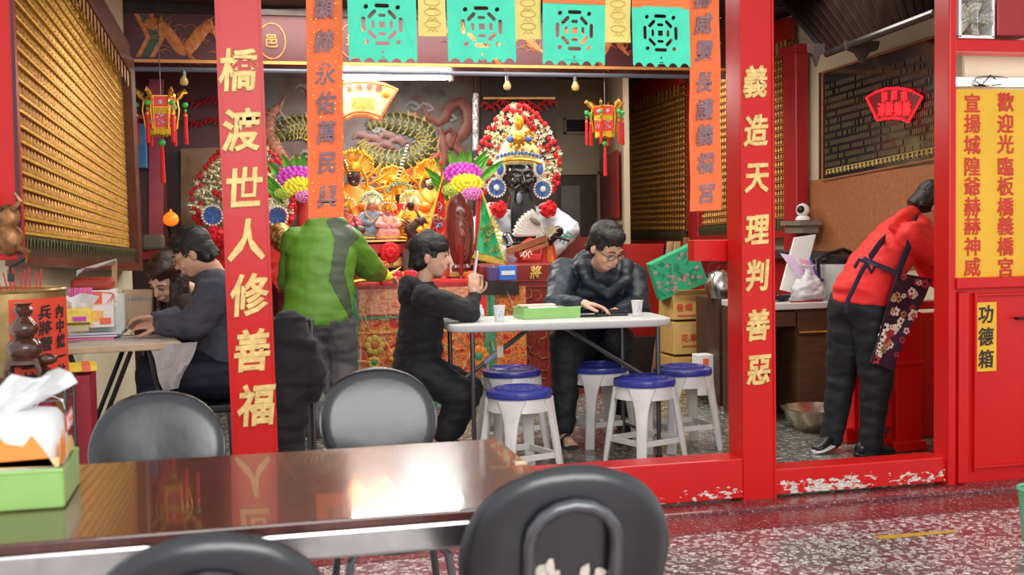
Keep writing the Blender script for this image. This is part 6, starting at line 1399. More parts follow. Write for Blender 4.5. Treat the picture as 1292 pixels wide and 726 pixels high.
flag((607, 250), (600, 352), ((609, 248), (601, 318), (635, 328)), 8.15, mat('emerald_satin', (.04, .5, .2), .4, var=.2, sc=20), VYEL, 'green triangular flag with yellow fringe, right of the carved urn', [GOLDY, LEAF, ORG])
b = B(); b.prism([P(*q_, 8.17) for q_ in ((601, 246), (611, 246), (603, 318), (599, 318))], (0, .01, 0)); tag(obj('red_ribbon', b, REDT, smooth=False), 'red ribbon hanging along the pole of the green flag', 'ribbon')
b = B(); b.prism([P(*q_, 8.3) for q_ in ((566, 286), (571, 288), (575, 350), (568, 350))], (0, .01, 0)); tag(obj('white_ribbon', b, PAPERW, smooth=False), 'white ribbon hanging between the red flag and the carved urn', 'ribbon')
b = B(); b.tube([P(538, 232, 8.3), P(552, 228, 8.3), P(560, 214, 8.3)], [.02, .03, .01], 8); b.prism([P(*q_, 8.22) for q_ in ((548, 262), (553, 260), (535, 318), (530, 318))], (0, .01, 0)); tag(obj('yellow_ribbon', b, mat('gold_white_ribbon', (.85, .7, .35), .5, var=.4, sc=60)), 'gold and white ribbon at the left edge of the red flag', 'ribbon')

# ------------------------------------------------------------ crowned large deity
def crown_parts(t, cx, cy, Y, w, h, seed, full=True):
    """pixel centre of the lower crown edge, half width and height in pixels"""
    rn = random.Random(seed)
    fil = B(); pos = []
    for ring in range(8):
        f = .30+.70*ring/7
        nn = int(15+ring*5.2)
        for k in range(nn):
            a = -.62+(PI+1.24)*k/(nn-1); ca, sa = math.cos(a), math.sin(a)
            hx = w*f*(1.0 if sa < .3 else 1-.30*(sa-.3)); hy = h*f if sa > 0 else h*.55*f
            x = cx+ca*hx; y = cy-sa*hy
            pos.append((x, y, ring, a))
    poms = []
    for (x, y, ring, a) in pos:
        jx, jy = rn.uniform(-1.6, 1.6), rn.uniform(-1.6, 1.6); dep = -.05+.012*(7-ring)*-1+rn.uniform(-.02, .02)
        q = P(x+jx, y+jy, Y+dep)
        if rn.random() < (.75 if ring == 7 else .45 if ring == 6 else .24 if ring > 1 else .05): poms.append(q)
        else:
            m_ = 5+int(rn.random()*3); r_ = S(rn.uniform(2.4, 4.4), Y)
            for j in range(m_):
                aa = 2*PI*j/m_+rn.random(); u = V((math.cos(aa), -.25, math.sin(aa))); fil.tube([q, q+u*r_], [r_*.22, r_*.30], 4)
            fil.ball(q, (r_*.45, r_*.4, r_*.45), 6, m=4)
    for k in range(26):
        a = -.5+(PI+1.0)*k/25; p0 = P(cx+math.cos(a)*w*.3, cy-math.sin(a)*h*.3, Y); p1 = P(cx+math.cos(a)*w*.97, cy-math.sin(a)*h*(.97 if math.sin(a) > 0 else .55), Y); fil.tube([p0, p0.lerp(p1, .5)+V((0, -.03, .01)), p1], .004, 4)
    obj('crown_filigree', fil, SILVG, t, kind='stuff')
    for q in poms:
        b = B(); b.pompom(q, S(rn.uniform(2.5, 3.8), Y), 7); obj('pompom', b, VRED, t)
    b = B(); b.prism([P(cx+math.cos(a)*w*.55, cy-math.sin(a)*h*(.7 if math.sin(a) > 0 else .1), Y+.04) for a in [k*PI/8-0.1 for k in range(9)]], (0, .02, 0)); obj('crown_backing', b, mat('tarnished_gold', (.16, .12, .06), .4, .5, var=.4, sc=60), t, smooth=False)
DY = 8.95
LD = thing('large_deity', 'large black-faced bearded deity with a tall gold crown of red pompoms', 'deity figure', P(655, 345, DY))
crown_parts(LD, 654, 214, DY, 52, 82, 21)
b = B()
q = P(655, 205, DY-.12); b.lathe([(S(25, DY), -.02), (S(28, DY), .03), (S(24, DY), .11), (S(17, DY), .17), (S(10, DY), .26), (S(4, DY), .33), (.001, .35)], q, 26, sy=.5); obj('crown_cap', b, mat('crown_gold_relief', (.85, .66, .28), .35, .5, var=.4, sc=50, bump=.8, bsc=60), LD)
b = B()
for k in range(13):
    u = (k-6)/6; b.ball(P(655+27*u, 196+5*(1-u*u)*-1+2, DY-.30+.1*abs(u)), (S(2.2, DY), .012, S(2.6, DY)), 8)
for s in (-1, 1): b.ball(P(655+s*11, 176, DY-.26), (.035, .015, .028), 8)
obj('crown_jewels', b, BLUEC, LD)
b = B()
for k in range(30): a = rnd.uniform(0, 2*PI); b.ball(P(655+rnd.uniform(-20, 20), 183+rnd.uniform(-18, 8), DY-.25), (.016, .02, .016), 6, m=4)
b.tube([P(627, 207, DY-.22), P(640, 202, DY-.28), P(655, 201, DY-.30), P(670, 202, DY-.28), P(684, 207, DY-.22)], .012, 6); b.ball(P(655, 175, DY-.28), (.05, .03, .045), 10)
b.ball(P(655, 155, DY-.15), (.04, .03, .06), 10)
obj('crown_beast_relief', b, GOLDY, LD)
# side rosettes and tassels
for s, x, y in ((-1, 626, 237), (1, 684, 239)):
    b = B(); q = P(x, y, DY-.15)
    for ring, nn in ((1, 20), (.6, 12)):
        for j in range(nn): a = 2*PI*j/nn; b.tube([q, q+V((math.cos(a), -.15, math.sin(a)))*S(10.5, DY)*ring], [.004, .009], 5)
    ro = obj('blue_rosette', b, BLUEC, LD)
    b = B()
    for j in range(20): a = 2*PI*j/20; b.ball(q+V((math.cos(a)*S(11, DY), -.02, math.sin(a)*S(11, DY))), .010, 5, m=4)
    b.ball(q+V((0, -.02, 0)), .025, 8); obj('pearl_rim', b, WHITEG, ro)
    b = B(); q = P(655+s*25, 213, DY-.2); b.ball(q, (.05, .03, .075), 12); ro = obj('ear_ornament', b, WHITEG, LD); b = B(); b.ball(q+V((0, -.025, 0)), (.03, .02, .05), 10); obj('ear_jewel', b, BLUEC, ro)
    b = B(); q = P(628 if s < 0 else 691, 264, DY-.22)
    for j in range(46):
        a = rnd.uniform(0, 2*PI); c_ = rnd.uniform(0, 1); u = V((math.cos(a)*math.sqrt(1-c_*c_), -c_, math.sin(a)*math.sqrt(1-c_*c_))); b.tube([q, q+u*S(11.5, DY)], [.008, .013], 5)
    b.ball(q, S(8, DY), 10); obj('red_rosette', b, VRED, LD)
# face and beard
DBL = mat('black_deity_lacquer', (.012, .012, .013), .2, var=.3, coat=.5)
hb = B(); q = P(655, 226, DY-.12); k_ = S(21, DY)
hb.ball(q, (k_*.92, k_*.85, k_*1.22), 20); hb.ball(q+V((0, -.5*k_, -.75*k_)), (k_*.6, k_*.42, k_*.55), 14)
hb.cap(q+V((0, -.78*k_, .25*k_)), q+V((0, -1.0*k_, -.28*k_)), k_*.10, k_*.18)
for s in (-1, 1):
    hb.ball(q+V((s*.42*k_, -.62*k_, -.2*k_)), (k_*.3, k_*.25, k_*.25), 10); hb.cap(q+V((s*.12*k_, -.82*k_, .38*k_)), q+V((s*.62*k_, -.62*k_, .52*k_)), k_*.09, k_*.06)
    hb.ball(q+V((s*.34*k_, -.74*k_, .16*k_)), (k_*.2, k_*.12, k_*.10), 8); hb.ball(q+V((s*.95*k_, -.05*k_, 0)), (k_*.12, k_*.2, k_*.4), 8)
for zz in (.72, .86, 1.0): hb.cap(q+V((-.4*k_, -.70*k_*math.sqrt(max(.1, 1.25-zz)), zz*k_)), q+V((.4*k_, -.70*k_*math.sqrt(max(.1, 1.25-zz)), zz*k_)), k_*.04, k_*.04)
hb.cap(q+V((-.2*k_, -.88*k_, -.55*k_)), q+V((.2*k_, -.88*k_, -.55*k_)), k_*.07, k_*.07); hb.cap(q+V((0, 0, -.6*k_)), q+V((0, .1, -2.0*k_)), k_*.6, k_*.8)
fused('head', hb, DBL, LD, .007, 2)
for s in (-1, 1):
    b = B(); b.ball(q+V((s*.34*k_, -.84*k_, .13*k_)), (k_*.13, k_*.04, k_*.045), 8); obj('eye', b, mat('grey_eye_white', (.35, .33, .3), .3), LD)
b = B(); rn = random.Random(4)
for k in range(46):
    u = (k/45-.5)*2; p0 = q+V((u*.55*k_, -.80*k_*math.sqrt(1-.5*u*u), -.75*k_)); p3 = q+V((u*.62*k_+rn.uniform(-.01, .01), -.95*k_, -4.6*k_-rn.uniform(-.3, .3)*k_+abs(u)*.6*k_))
    b.tube([p0, p0.lerp(p3, .35)+V((u*.1*k_, -.03, 0)), p0.lerp(p3, .7)+V((u*.12*k_, -.03, 0)), p3], [.010, .013, .010, .002], 5)
for s in (-1, 1):
    for k in range(5): b.tube([q+V((s*.08*k_, -.95*k_, -.42*k_)), q+V((s*(.4+.03*k)*k_, -.9*k_, -.65*k_)), q+V((s*(.42+.04*k)*k_, -.9*k_, -1.6*k_-.1*k*k_))], [.008, .008, .002], 5)
obj('beard', b, HAIR, LD)
b = B(); b.ball(P(655, 250, DY-.30), (.022, .01, .045), 10); obj('blue_grey_lip_ornament', b, mat('pewter_ornament', (.2, .25, .3), .4, .4), LD)
# robe, sleeves, hand with fan
WHR = mat('white_robe_cloth', (.72, .76, .84), .55, var=.14, sc=14, bump=.3, bsc=20)
rb = B(); rb.loft([(P(x, y, DY+.02), V((S(w, DY), 0, 0)), V((0, .16, 0))) for x, y, w in ((655, 256, 14), (655, 268, 30), (656, 282, 38), (657, 305, 42), (657, 345, 48))], 24)
rb.chain([P(622, 268, DY), P(607, 288, DY-.15), P(630, 322, DY-.33)], [.08, .11, .11]); rb.chain([P(690, 268, DY), P(714, 290, DY-.14), P(690, 318, DY-.33)], [.08, .11, .09])
rb.cap(P(618, 316, DY-.3), P(640, 328, DY-.3), .12, .10); fused('white_robe', rb, WHR, LD, .014, 3, .018, 7)
b = B(); b.prism([P(x, y, DY-.38) for x, y in ((640, 318), (670, 300), (700, 318), (705, 336), (636, 336))], (0, .08, 0)); b.prism([P(x, y, DY-.42) for x, y in ((685, 300), (698, 302), (706, 336), (684, 336))], (0, .04, 0)); obj('red_robe_front', b, REDT, LD, smooth=False, bevel=.01)
b = B(); b.prism([P(x, y, DY-.43) for x, y in ((690, 306), (696, 306), (700, 336), (692, 336))], (0, .02, 0)); obj('orange_sash', b, ORG, LD, smooth=False)
b = B()
for k in range(9): b.tube([P(678+4*k, 300+5*(k % 3), DY-.36), P(684+4*k, 292+5*(k % 2), DY-.35), P(692+4*k, 300, DY-.34)], .006, 5)
obj('robe_pattern', b, TEAL, LD)
hb = B(); hq = P(644, 312, DY-.48); wq = P(668, 316, DY-.5)
hb.cap(P(640, 300, DY-.38), P(646, 311, DY-.46), .045, .035)
hb.ball(hq+V((.02, 0, 0)), (.055, .03, .032), 12)
for k in range(4): z = .022-.016*k; hb.chain([hq+V((.04, -.01, z)), hq+V((.085, -.03, z+.004)), hq+V((.11, -.015, z-.01))], [.0095, .009, .008], 8)
hb.chain([hq+V((.02, -.02, .03)), hq+V((.055, -.035, .035)), hq+V((.08, -.035, .025))], [.011, .010, .008], 8)
hb.cap(P(704, 292, DY-.4), P(694, 303, DY-.46), .045, .035); hq2 = P(690, 306, DY-.48); hb.ball(hq2, (.05, .03, .035), 12)
for k in range(4): hb.chain([hq2+V((-.03, -.01, .02-.015*k)), hq2+V((-.07, -.025, .01-.015*k))], [.0095, .008], 8)
hb.chain([hq2+V((0, -.02, .03)), hq2+V((-.04, -.03, .038))], [.011, .009], 8)
fused('hands', hb, DBL, LD, .006, 1)
b = B(); b.bar(P(640, 318, DY-.52), P(690, 300, DY-.50), .03, .05); b.bar(P(655, 322, DY-.53), P(692, 308, DY-.52), .02, .03); obj('wooden_tablet', b, mat('orange_brown_wood', (.35, .13, .05), .4), LD, smooth=False, bevel=.004)
fn = thing('feather_fan', 'white feather fan with a tan centre held before the large deity', 'fan', P(690, 300, DY-.55))
for k in range(17):
    u = k/16; an = math.radians(178-u*58); rl = 44-(k % 2)*3-4*u; x1, y1 = 690+rl*math.cos(an), 297-rl*math.sin(an)*.95; b0 = P(688, 296, DY-.55); tip = P(x1, y1, DY-.55-.004*k-.02*(k % 2)); d = tip-b0; sd = V((d.z, 0, -d.x)).normalized()
    b = B(); b.sheet([[b0+d*v+sd*(w*j)+V((0, -.006*(1-abs(j)), 0)) for j in (-1, 0, 1)] for v, w in ((.1, .006), (.4, .016), (.75, .02), (.93, .016), (1, .003))], (0, .003, 0)); obj('feather', b, mat('white_feather', (.85, .84, .78), .7, var=.06), fn)
b = B(); rn = random.Random(8)
for k in range(60):
    a = rn.uniform(0, 2*PI); r_ = rn.uniform(.0, .07); c_ = P(696, 292, DY-.58); b.tube([c_, c_+V((math.cos(a)*r_-.01, -.01, math.sin(a)*r_*.8))], [.006, .002], 4)
obj('tan_down', b, mat('tan_down', (.55, .48, .25), .8, var=.3), fn)
b = B(); b.ball(P(675, 279, DY-.61), (.055, .008, .02), 10, R=Matrix.Rotation(.6, 3, 'Y')); obj('dark_feather_eye', b, mat('olive_feather', (.2, .22, .14), .7), fn)
b = B(); b.tube([P(696, 298, DY-.55), P(718, 304, DY-.55)], .01, 6); obj('fan_handle', b, DARKC, fn)
t, p0, p1 = item('red_packet', 'small red packet below the hands of the large deity', 'packet', 661, 321, 683, 329, DY-.6, .05, REDT); b = B()
for k in range(4): q = P(657+3*k, 324-4*(k % 2), DY-.62); b.tube([q, q+V((.02, 0, .02)), q+V((.03, 0, -.01))], .005, 5)
tag(obj('silver_trinket', b, WHITEG), 'small silver trinket beside the red packet on the ledge', 'trinket')
# left crowned deity, mostly behind the left post
L2 = thing('crowned_deity', 'deity with a gold and red pompom crown partly hidden behind the left couplet post', 'deity figure', P(310, 345, DY))
crown_parts(L2, 308, 258, DY, 66, 80, 33)
hb = B(); q = P(312, 268, DY-.1); hb.ball(q, (k_*.9, k_*.8, k_*1.2), 18); hb.cap(q+V((0, -.75*k_, .2*k_)), q+V((0, -.95*k_, -.25*k_)), k_*.1, k_*.17); hb.cap(q, q+V((0, 0, -1.6*k_)), k_*.5, k_*.8); fused('head', hb, mat('rose_lacquer_face', (.45, .12, .08), .3), L2, .009, 2)
rb = B(); rb.loft([(P(x, y, DY+.02), V((S(w, DY), 0, 0)), V((0, .15, 0))) for x, y, w in ((312, 292, 16), (312, 302, 38), (312, 330, 48), (312, 360, 54))], 24); fused('red_robe', rb, REDT, L2, .016, 2, .015, 7)
for x, y in ((268, 272), (350, 273)):
    b = B(); q = P(x, y, DY-.15)
    for ring, nn in ((1, 20), (.6, 12)):
        for j in range(nn): a = 2*PI*j/nn; b.tube([q, q+V((math.cos(a), -.15, math.sin(a)))*S(11, DY)*ring], [.004, .009], 5)
    ro = obj('blue_rosette', b, BLUEC, L2)
    b = B()
    for j in range(20): a = 2*PI*j/20; b.ball(q+V((math.cos(a)*S(11.5, DY), -.02, math.sin(a)*S(11.5, DY))), .010, 5, m=4)
    obj('pearl_rim', b, WHITEG, ro)
    b = B(); q = P(x+(3 if x < 300 else -2), 298, DY-.22)
    for j in range(46):
        a = rnd.uniform(0, 2*PI); c_ = rnd.uniform(0, 1); u = V((math.cos(a)*math.sqrt(1-c_*c_), -c_, math.sin(a)*math.sqrt(1-c_*c_))); b.tube([q, q+u*S(12.5, DY)], [.008, .013], 5)
    b.ball(q, S(9, DY), 10); obj('red_rosette', b, VRED, L2)
b = B(); b.tube([P(352, 292, 8.6), P(358, 305, 8.5), P(372, 318, 8.4)], [.08, .09, .06], 10); tag(obj('gold_carving', b, CARV), 'gilt carving beside the left post below the flowers', 'carving')

# ------------------------------------------------------------ lanterns
def lantern(px, py, Y, s, label, wide=1):
    q = P(px, py, Y); t = thing('palace_lantern', label, 'lantern', q); k = S(1, Y)*s
    def L_(x, z, y=0): return q+V((x*k, y*k, -z*k))
    for i, (z0, z1, w0, w1) in enumerate(((-14, -2, 16, 16), (0, 24, 15, 14))):
        b = B(); b.loft([(L_(0, z0), V((w0*k, 0, 0)), V((0, w0*k, 0))), (L_(0, z1), V((w1*k, 0, 0)), V((0, w1*k, 0)))], 6)
        obj('lantern_body', b, mat('lantern_red_silk', (.85, .03, .02), .4, emit=.06), t, smooth=False)
    b = B()
    for z, w in ((-15, 16.5), (-2, 16.5), (24, 14.5), (0, 15.5)): b.tube([L_(math.cos(a*PI/3)*w, z, math.sin(a*PI/3)*w) for a in range(6)], .9*k, 5, closed=True)
    for a in range(6): b.tube([L_(math.cos(a*PI/3)*16, -15, math.sin(a*PI/3)*16), L_(math.cos(a*PI/3)*14.4, 24, math.sin(a*PI/3)*14.4)], .9*k, 5)
    obj('lantern_frame', b, GOLDY, t)
    b = B(); rn = random.Random(1)
    for zc_, w in ((-1, 16.4), (21, 15)):
        for a in range(66):
            aa = a*2*PI/66; L0 = (6 if zc_ < 5 else 8)+rn.uniform(-1, 1); p_ = L_(math.cos(aa)*w*.93, zc_, math.sin(aa)*w*.93); b.tube([p_, p_+V((0, 0, -L0*k))], [.5*k, .62*k], 4)
    obj('yellow_fringe', b, VYEL, t, kind='stuff')
    for a in range(6):
        ang = a*PI/3+.0; u = V((math.cos(ang), math.sin(ang), 0)); c_ = q+u*16.5*k
        b = B(); b.tube([c_+V((0, 0, 10*k)), c_+u*6*k+V((0, 0, 15*k)), c_+u*9*k+V((0, 0, 20*k)), c_+u*14*k+V((0, 0, 20*k))], [1.3*k, 1.8*k, 2.2*k, 1*k], 7)
        for j in range(5): b.tube([c_+u*(5+2*j)*k+V((0, 0, (15+1.2*j)*k)), c_+u*(2+2*j)*k+V((0, 0, (20+1.3*j)*k))], [1.2*k, .2*k], 5)
        b.tube([c_+u*2*k+V((0, 0, 12*k)), c_+u*4*k+V((0, 0, 0)), c_+u*2*k+V((0, 0, -14*k)), c_+u*1*k+V((0, 0, -22*k))], [1.2*k, 1*k, .9*k, 1.3*k], 6)
        obj('gold_dragon', b, GOLDY, t)
        e_ = c_+u*11*k; b = B(); b.ball(e_+V((0, 0, 6*k)), 3.4*k, 10); b.ball(e_+V((0, 0, -.5*k)), 1.8*k, 8); obj('green_bead', b, GREENB, t)
        b = B(); b.tube([e_+V((0, 0, -2*k)), e_+V((0, 0, -7*k)), e_+V((0, 0, -8*k)), e_+V((0, 0, -40*k))], [1.2*k, 1.4*k, 2*k, 2.4*k], 8); ts = obj('tassel', b, VRED, t)
        b = B(); b.cyl(e_+V((0, 0, -5*k)), e_+V((0, 0, -7.5*k)), 2.1*k, n=8); obj('gold_collar', b, GOLDY, ts)
    b = B(); b.ball(L_(0, 38), 4*k, 12); obj('green_bead', b, GREENB, t)
    b = B(); b.tube([L_(0, 42), L_(0, 48), L_(0, 85)], [1.8*k, 2.2*k, 2.8*k], 8); obj('tassel', b, VRED, t)
    b = B(); b.tube([L_(0, -15), V((q.x, q.y, 2.745))], .7*k, 5); b.tube([L_(0, 24), L_(0, 36)], .5*k, 5); obj('hanging_rod', b, DKMET, t)
    for a in range(6):
        ang = a*PI/3+PI/6; u = V((math.cos(ang), math.sin(ang), 0)); w_ = V((-u.y, u.x, 0)); c_ = q+u*13.9*k; rn = random.Random(a)
        b = B()
        for j in range(14): b.ball(c_+w_*rn.uniform(-4, 4)*k+V((0, 0, -rn.uniform(4, 18)*k)), (1.1*k, .7*k, 1.1*k), 5, m=4)
        b.ball(c_+V((0, 0, 8*k))+u*.4*k, (2.4*k, 1*k, 2.8*k), 8); obj('painted_motif', b, mat('lilac_print', (.55, .45, .8), .5) if a % 2 else mat('white_blue_print', (.5, .6, .85), .5), t)
    return t
lantern(203, 139, 7.7, 1.0, 'red and gold hexagonal palace lantern with tassels, left of the left couplet post')
lantern(763, 148, 8.1, .88, 'red and gold hexagonal palace lantern with tassels, right of the large deity')
# ============================================================ PEOPLE
CR = rt.copy()            # picture right
def basis(f, u):
    f = V(f).normalized(); u = V(u); r_ = f.cross(u).normalized(); u = r_.cross(f).normalized(); return r_, f, u
def headB(b, c, f, u, s=1):
    r_, f, u = basis(f, u); R = Matrix((r_, f, u)).transposed()
    def p(x, y, z): return c+(r_*x+f*y+u*z)*s
    def el(x, y, z, a, b_, c_, n=16): b.ball(p(x, y, z), (a*s, b_*s, c_*s), n, R=R)
    el(0, -.015, .035, .076, .095, .085, 20); el(0, .02, -.02, .066, .072, .085, 18); el(0, .045, -.075, .040, .035, .035)
    el(0, .035, .01, .062, .055, .06); el(0, .03, -.055, .052, .05, .045)
    b.cap(p(0, .085, .012), p(0, .104, -.022), .011*s, .014*s, 8); el(0, .092, -.028, .018, .014, .011, 10)
    for q in (-1, 1):
        el(q*.079, -.008, -.005, .010, .020, .032, 10); el(q*.038, .068, -.028, .022, .016, .020, 10)
        b.cap(p(q*.014, .088, .028), p(q*.05, .074, .028), .008*s, .007*s, 8); el(q*.031, .078, .010, .015, .010, .008, 10)
    b.cap(p(-.018, .088, -.054), p(.018, .088, -.054), .0075*s, .0075*s, 8); b.cap(p(-.014, .087, -.065), p(.014, .087, -.065), .008*s, .008*s, 8)
    return p, R
def face_bits(t, c, f, u, s, hair, glasses=None, brow=True, half=1):
    r_, f, u = basis(f, u); R = Matrix((r_, f, u)).transposed()
    def p(x, y, z): return c+(r_*x+f*y+u*z)*s
    for q in (-1, 1):
        b = B(); b.ball(p(q*.031, .0845, .008), (.013*s, .006*s, .0052*s), 10, R=R); e = obj('eye', b, mat('eye_white', (.75, .72, .68), .3), t)
        b = B(); b.ball(p(q*.031, .0885, .006), (.006*s, .004*s, .0048*s), 8, R=R); obj('iris', b, mat('dark_iris', (.02, .012, .01), .15), e)
        b = B(); b.tube([p(q*.016, .092, .012), p(q*.031, .095, .0155), p(q*.046, .086, .010)], .0028*s, 5); obj('eyelashes', b, hair, e)
        b = B(); b.tube([p(q*.014, .097, .032), p(q*.032, .093, .038), p(q*.052, .080, .031)], [.003*s, .0052*s, .002*s], 6, flat=.8); obj('eyebrow', b, hair, t)
    b = B(); b.tube([p(-.022, .0935, -.058), p(-.008, .0985, -.0585), p(.008, .0985, -.0585), p(.022, .0935, -.058)], [.002*s, .0052*s, .0052*s, .002*s], 6); obj('lips', b, mat('lip_rose', (.5, .16, .13), .45), t)
    if glasses:
        g = B()
        for q in (-1, 1):
            g.tube([p(q*.033+.024*math.cos(k*PI/8)*1.0, .101-.10*abs(.024*math.cos(k*PI/8)*q+.01 if False else 0), .004+.017*math.sin(k*PI/8)) for k in range(16)], .0022*s, 5, closed=True)
            g.tube([p(q*.057, .100, .01), p(q*.075, .06, .012), p(q*.081, -.005, .01), p(q*.080, -.02, -.008)], .0022*s, 5)
        g.tube([p(-.010, .101, .008), p(0, .106, .011), p(.010, .101, .008)], .0022*s, 5); gg = obj('glasses_frame', g, glasses, t)
        for q in (-1, 1):
            b = B(); b.ball(p(q*.033, .101, .004), (.023*s, .001*s, .016*s), 14, R=R); obj('lens', b, mat('clear_lens', (.9, .9, .9), .02, alpha=.12), gg)
def hairB(t, c, f, u, s, m, long_=0, fringe=.05, seed=0, tilt=0, bowl=False, back=-.05):
    r_, f, u = basis(f, u); R = Matrix((r_, f, u)).transposed(); rn = random.Random(seed)
    def p(x, y, z): return c+(r_*x+f*y+u*z)*s
    b = B(); b.ball(p(0, -.03, .052), (.085*s, .096*s, .086*s), 20, R=R); b.ball(p(0, -.05, .0), (.080*s, .072*s, .085*s), 18, R=R); b.ball(p(0, .018, .09), (.070*s, .070*s, .044*s), 16, R=R)
    if bowl: b.ball(p(0, .02, .06), (.084*s, .078*s, .055*s), 16, R=R)
    # locks from the crown down
    for k in range(90):
        a = rn.uniform(0, 2*PI); x1, y1 = math.sin(a), math.cos(a)   # y1 forward
        end = (fringe if y1 > .5 else (.02 if y1 > 0 else back))+rn.uniform(-.012, .012)
        if abs(x1) > .75 and y1 > -.3: end = .0+rn.uniform(-.01, .015)
        pts = []
        for j in range(5):
            v = j/4; ph = v*1.25; z = .045+.097*math.cos(ph)*1.0; rr_ = .094*math.sin(ph)
            z = z*(1-v*v)+(end)*v*v if z > end else z
            pts.append(p(x1*rr_*.93+rn.uniform(-.003, .003), -.022+y1*(rr_*1.12), z+.002))
        b.tube(pts, [.012*s, .013*s, .012*s, .010*s, .004*s], 6)
    if long_:
        for k in range(46):
            a = rn.uniform(-2.5, 2.5); x1, y1 = math.sin(a), -math.cos(a); p0 = p(x1*.08, -.03+y1*.08, .02); L_ = long_*rn.uniform(.8, 1.05)
            p1 = p0+V((0, 0, -L_*.5))+(r_*x1*.01); p2 = p0+V((0, 0, -L_))+V((rn.uniform(-.02, .02), rn.uniform(-.02, .01), 0)); b.tube([p0, p1, p2], [.016*s, .017*s, .004*s], 6)
    return fused('hair', b, m, t, .006, 1, .0012, 40)
def handB(b, w, d, n, s=1, curl=.5, thumb=1, spread=.0, curls=None):
    """w wrist, d finger direction, n the way the palm faces"""
    d = V(d).normalized(); n = V(n); n = (n-d*n.dot(d)).normalized(); x = d.cross(n)*thumb
    R = Matrix((x, d, n)).transposed()
    b.cap(w-d*.01*s, w+d*.03*s, .023*s, .026*s, 10)
    b.ball(w+d*.052*s, (.041*s, .048*s, .016*s), 14, R=R)
    for k, (o_, L_) in enumerate(((.030, .070), (.010, .080), (-.010, .074), (-.029, .058))):
        base = w+(d*.088+x*o_)*s; cu = (curls[k] if curls else curl); ang = 0; q = base-d*.02*s; dd = (d+x*(o_*spread*10)).normalized(); pts = [q, base]; cur = base
        for j, fr in enumerate((.45, .32, .23)):
            ang += cu*(.6, 1, .7)[j]; v = dd*math.cos(ang)+n*math.sin(ang); cur = cur+v*(L_*fr*s); pts.append(cur)
        b.chain(pts, [.0098*s, .0092*s, .0085*s, .0078*s, .0068*s], 8)
    tb = w+(d*.025+x*.028+n*.004)*s; td = (d*.62+x*.72+n*.3).normalized(); t2 = tb+td*.036*s; t3 = t2+(d*.85+x*.3+n*.35).normalized()*.030*s; t4 = t3+(d*.95+n*.3-x*.1).normalized()*.022*s
    b.chain([tb-td*.012*s, t2, t3, t4], [.014*s, .0115*s, .0098*s, .008*s], 8)
def limb(b, pts, rs): return b.chain(pts, rs, 14)
def J(px, py, Y): return P(px, py, Y)
def person(label, base): return thing('person', label, 'person', (base.x, base.y, 0))
def shoe(t, heel, toe, m=BLACK, sole=WHITE, s=1, w=.042, h=.07, up_=.0):
    d = (toe-heel); L_ = d.length; d.normalize(); x = d.cross(V((0, 0, 1))).normalized(); z = x.cross(d)
    b = B(); b.loft([(heel+d*(L_*v)+z*(zz*s), x*(ww*s), z*(hh*s)) for v, ww, hh, zz in ((-.02, .018, .02, .035), (.05, .032, .036, .045), (.25, .034, .040, .052), (.5, .037, .028, .042), (.75, .045, .022, .034), (.93, .036, .017, .028), (1.0, .014, .008, .022))], 16); o = obj('shoe', b, m, t, angle=70)
    b = B(); b.loft([(heel+d*(L_*v)+z*(.012*s), x*(ww*s), z*(.013*s)) for v, ww in ((-.03, .02), (.05, .036), (.3, .036), (.55, .042), (.78, .048), (.95, .036), (1.02, .012))], 16); obj('sole', b, sole, o, angle=70)
    return o
UPZ = V((0, 0, 1))
# ---------------------------------------------------------------- man with glasses
t = person('man in dark navy hooded jacket and glasses leaning on the white folding table', J(742, 500, 6.5))
hc = J(765, 313, 6.12); hf = CR*.34+V((-.0, -.80, -.62)); hu = V((.16, -.58, .80)); hs = 1.04
b = B(); p_, R_ = headB(b, hc, hf, hu, hs); nk = J(758, 335, 6.32); ch_ = J(752, 372, 6.42); pv = J(744, 455, 6.66)
limb(b, [hc+V((0, .05, -.06)), nk, ch_], [.055, .06, .10]); b.loft([(pv+V((0, 0, -.06)), V((.15, 0, 0)), V((0, .1, 0))), (pv.lerp(ch_, .5), V((.15, 0, 0)), V((0, .1, 0))), (ch_+V((0, 0, .05)), V((.18, 0, 0)), V((0, .1, 0)))], 16)
sL, sR = J(712, 345, 6.38), J(798, 350, 6.42); eL, eR = J(702, 388, 6.12), J(803, 388, 6.25)
wL = J(731, 385, 5.98); wR = J(785, 392, 6.08)
limb(b, [sL, eL, wL], [.055, .045, .028]); limb(b, [sR, eR, wR], [.055, .045, .028])
handB(b, wL+V((0, 0, .006)), CR*1.0+V((0, -.10, -.10)), V((0.0, -.15, -1)), 1.08, thumb=-1, curls=(.42, .38, .40, .5), spread=.3)
handB(b, wR, -CR*.9+V((0, -.3, -.06)), V((0, -.1, -1)), 1.05, .5, thumb=1)
hipL, hipR = pv+V((-.09, 0, -.03)), pv+V((.10, 0, -.03)); kL, kR = J(716, 428, 6.24), J(780, 432, 6.30); fL, fR = PZ(711, 550, .09), PZ(786, 532, .09)
fL = J(711, 545, 6.22); fR = J(786, 524, 6.45)
limb(b, [hipL, kL, fL, V((fL.x, fL.y-.02, .05))], [.07, .05, .035, .03]); limb(b, [hipR, kR, fR], [.07, .05, .035])
b.chain([V((fL.x, fL.y, .045)), V((fL.x+.005, fL.y-.11, .03))], [.034, .028]); 
for k in range(5): b.cap(V((fL.x-.026+.014*k, fL.y-.12, .026)), V((fL.x-.030+.016*k, fL.y-.155+.006*abs(k-1), .024)), .0095, .0085, 8)
fused('body', b, SKIN, t, .006, 2)
face_bits(t, hc, hf, hu, hs, HAIR, glasses=BLACK); hairB(t, hc, hf, hu, hs*1.03, HAIR, fringe=.052, seed=3)
b = B()
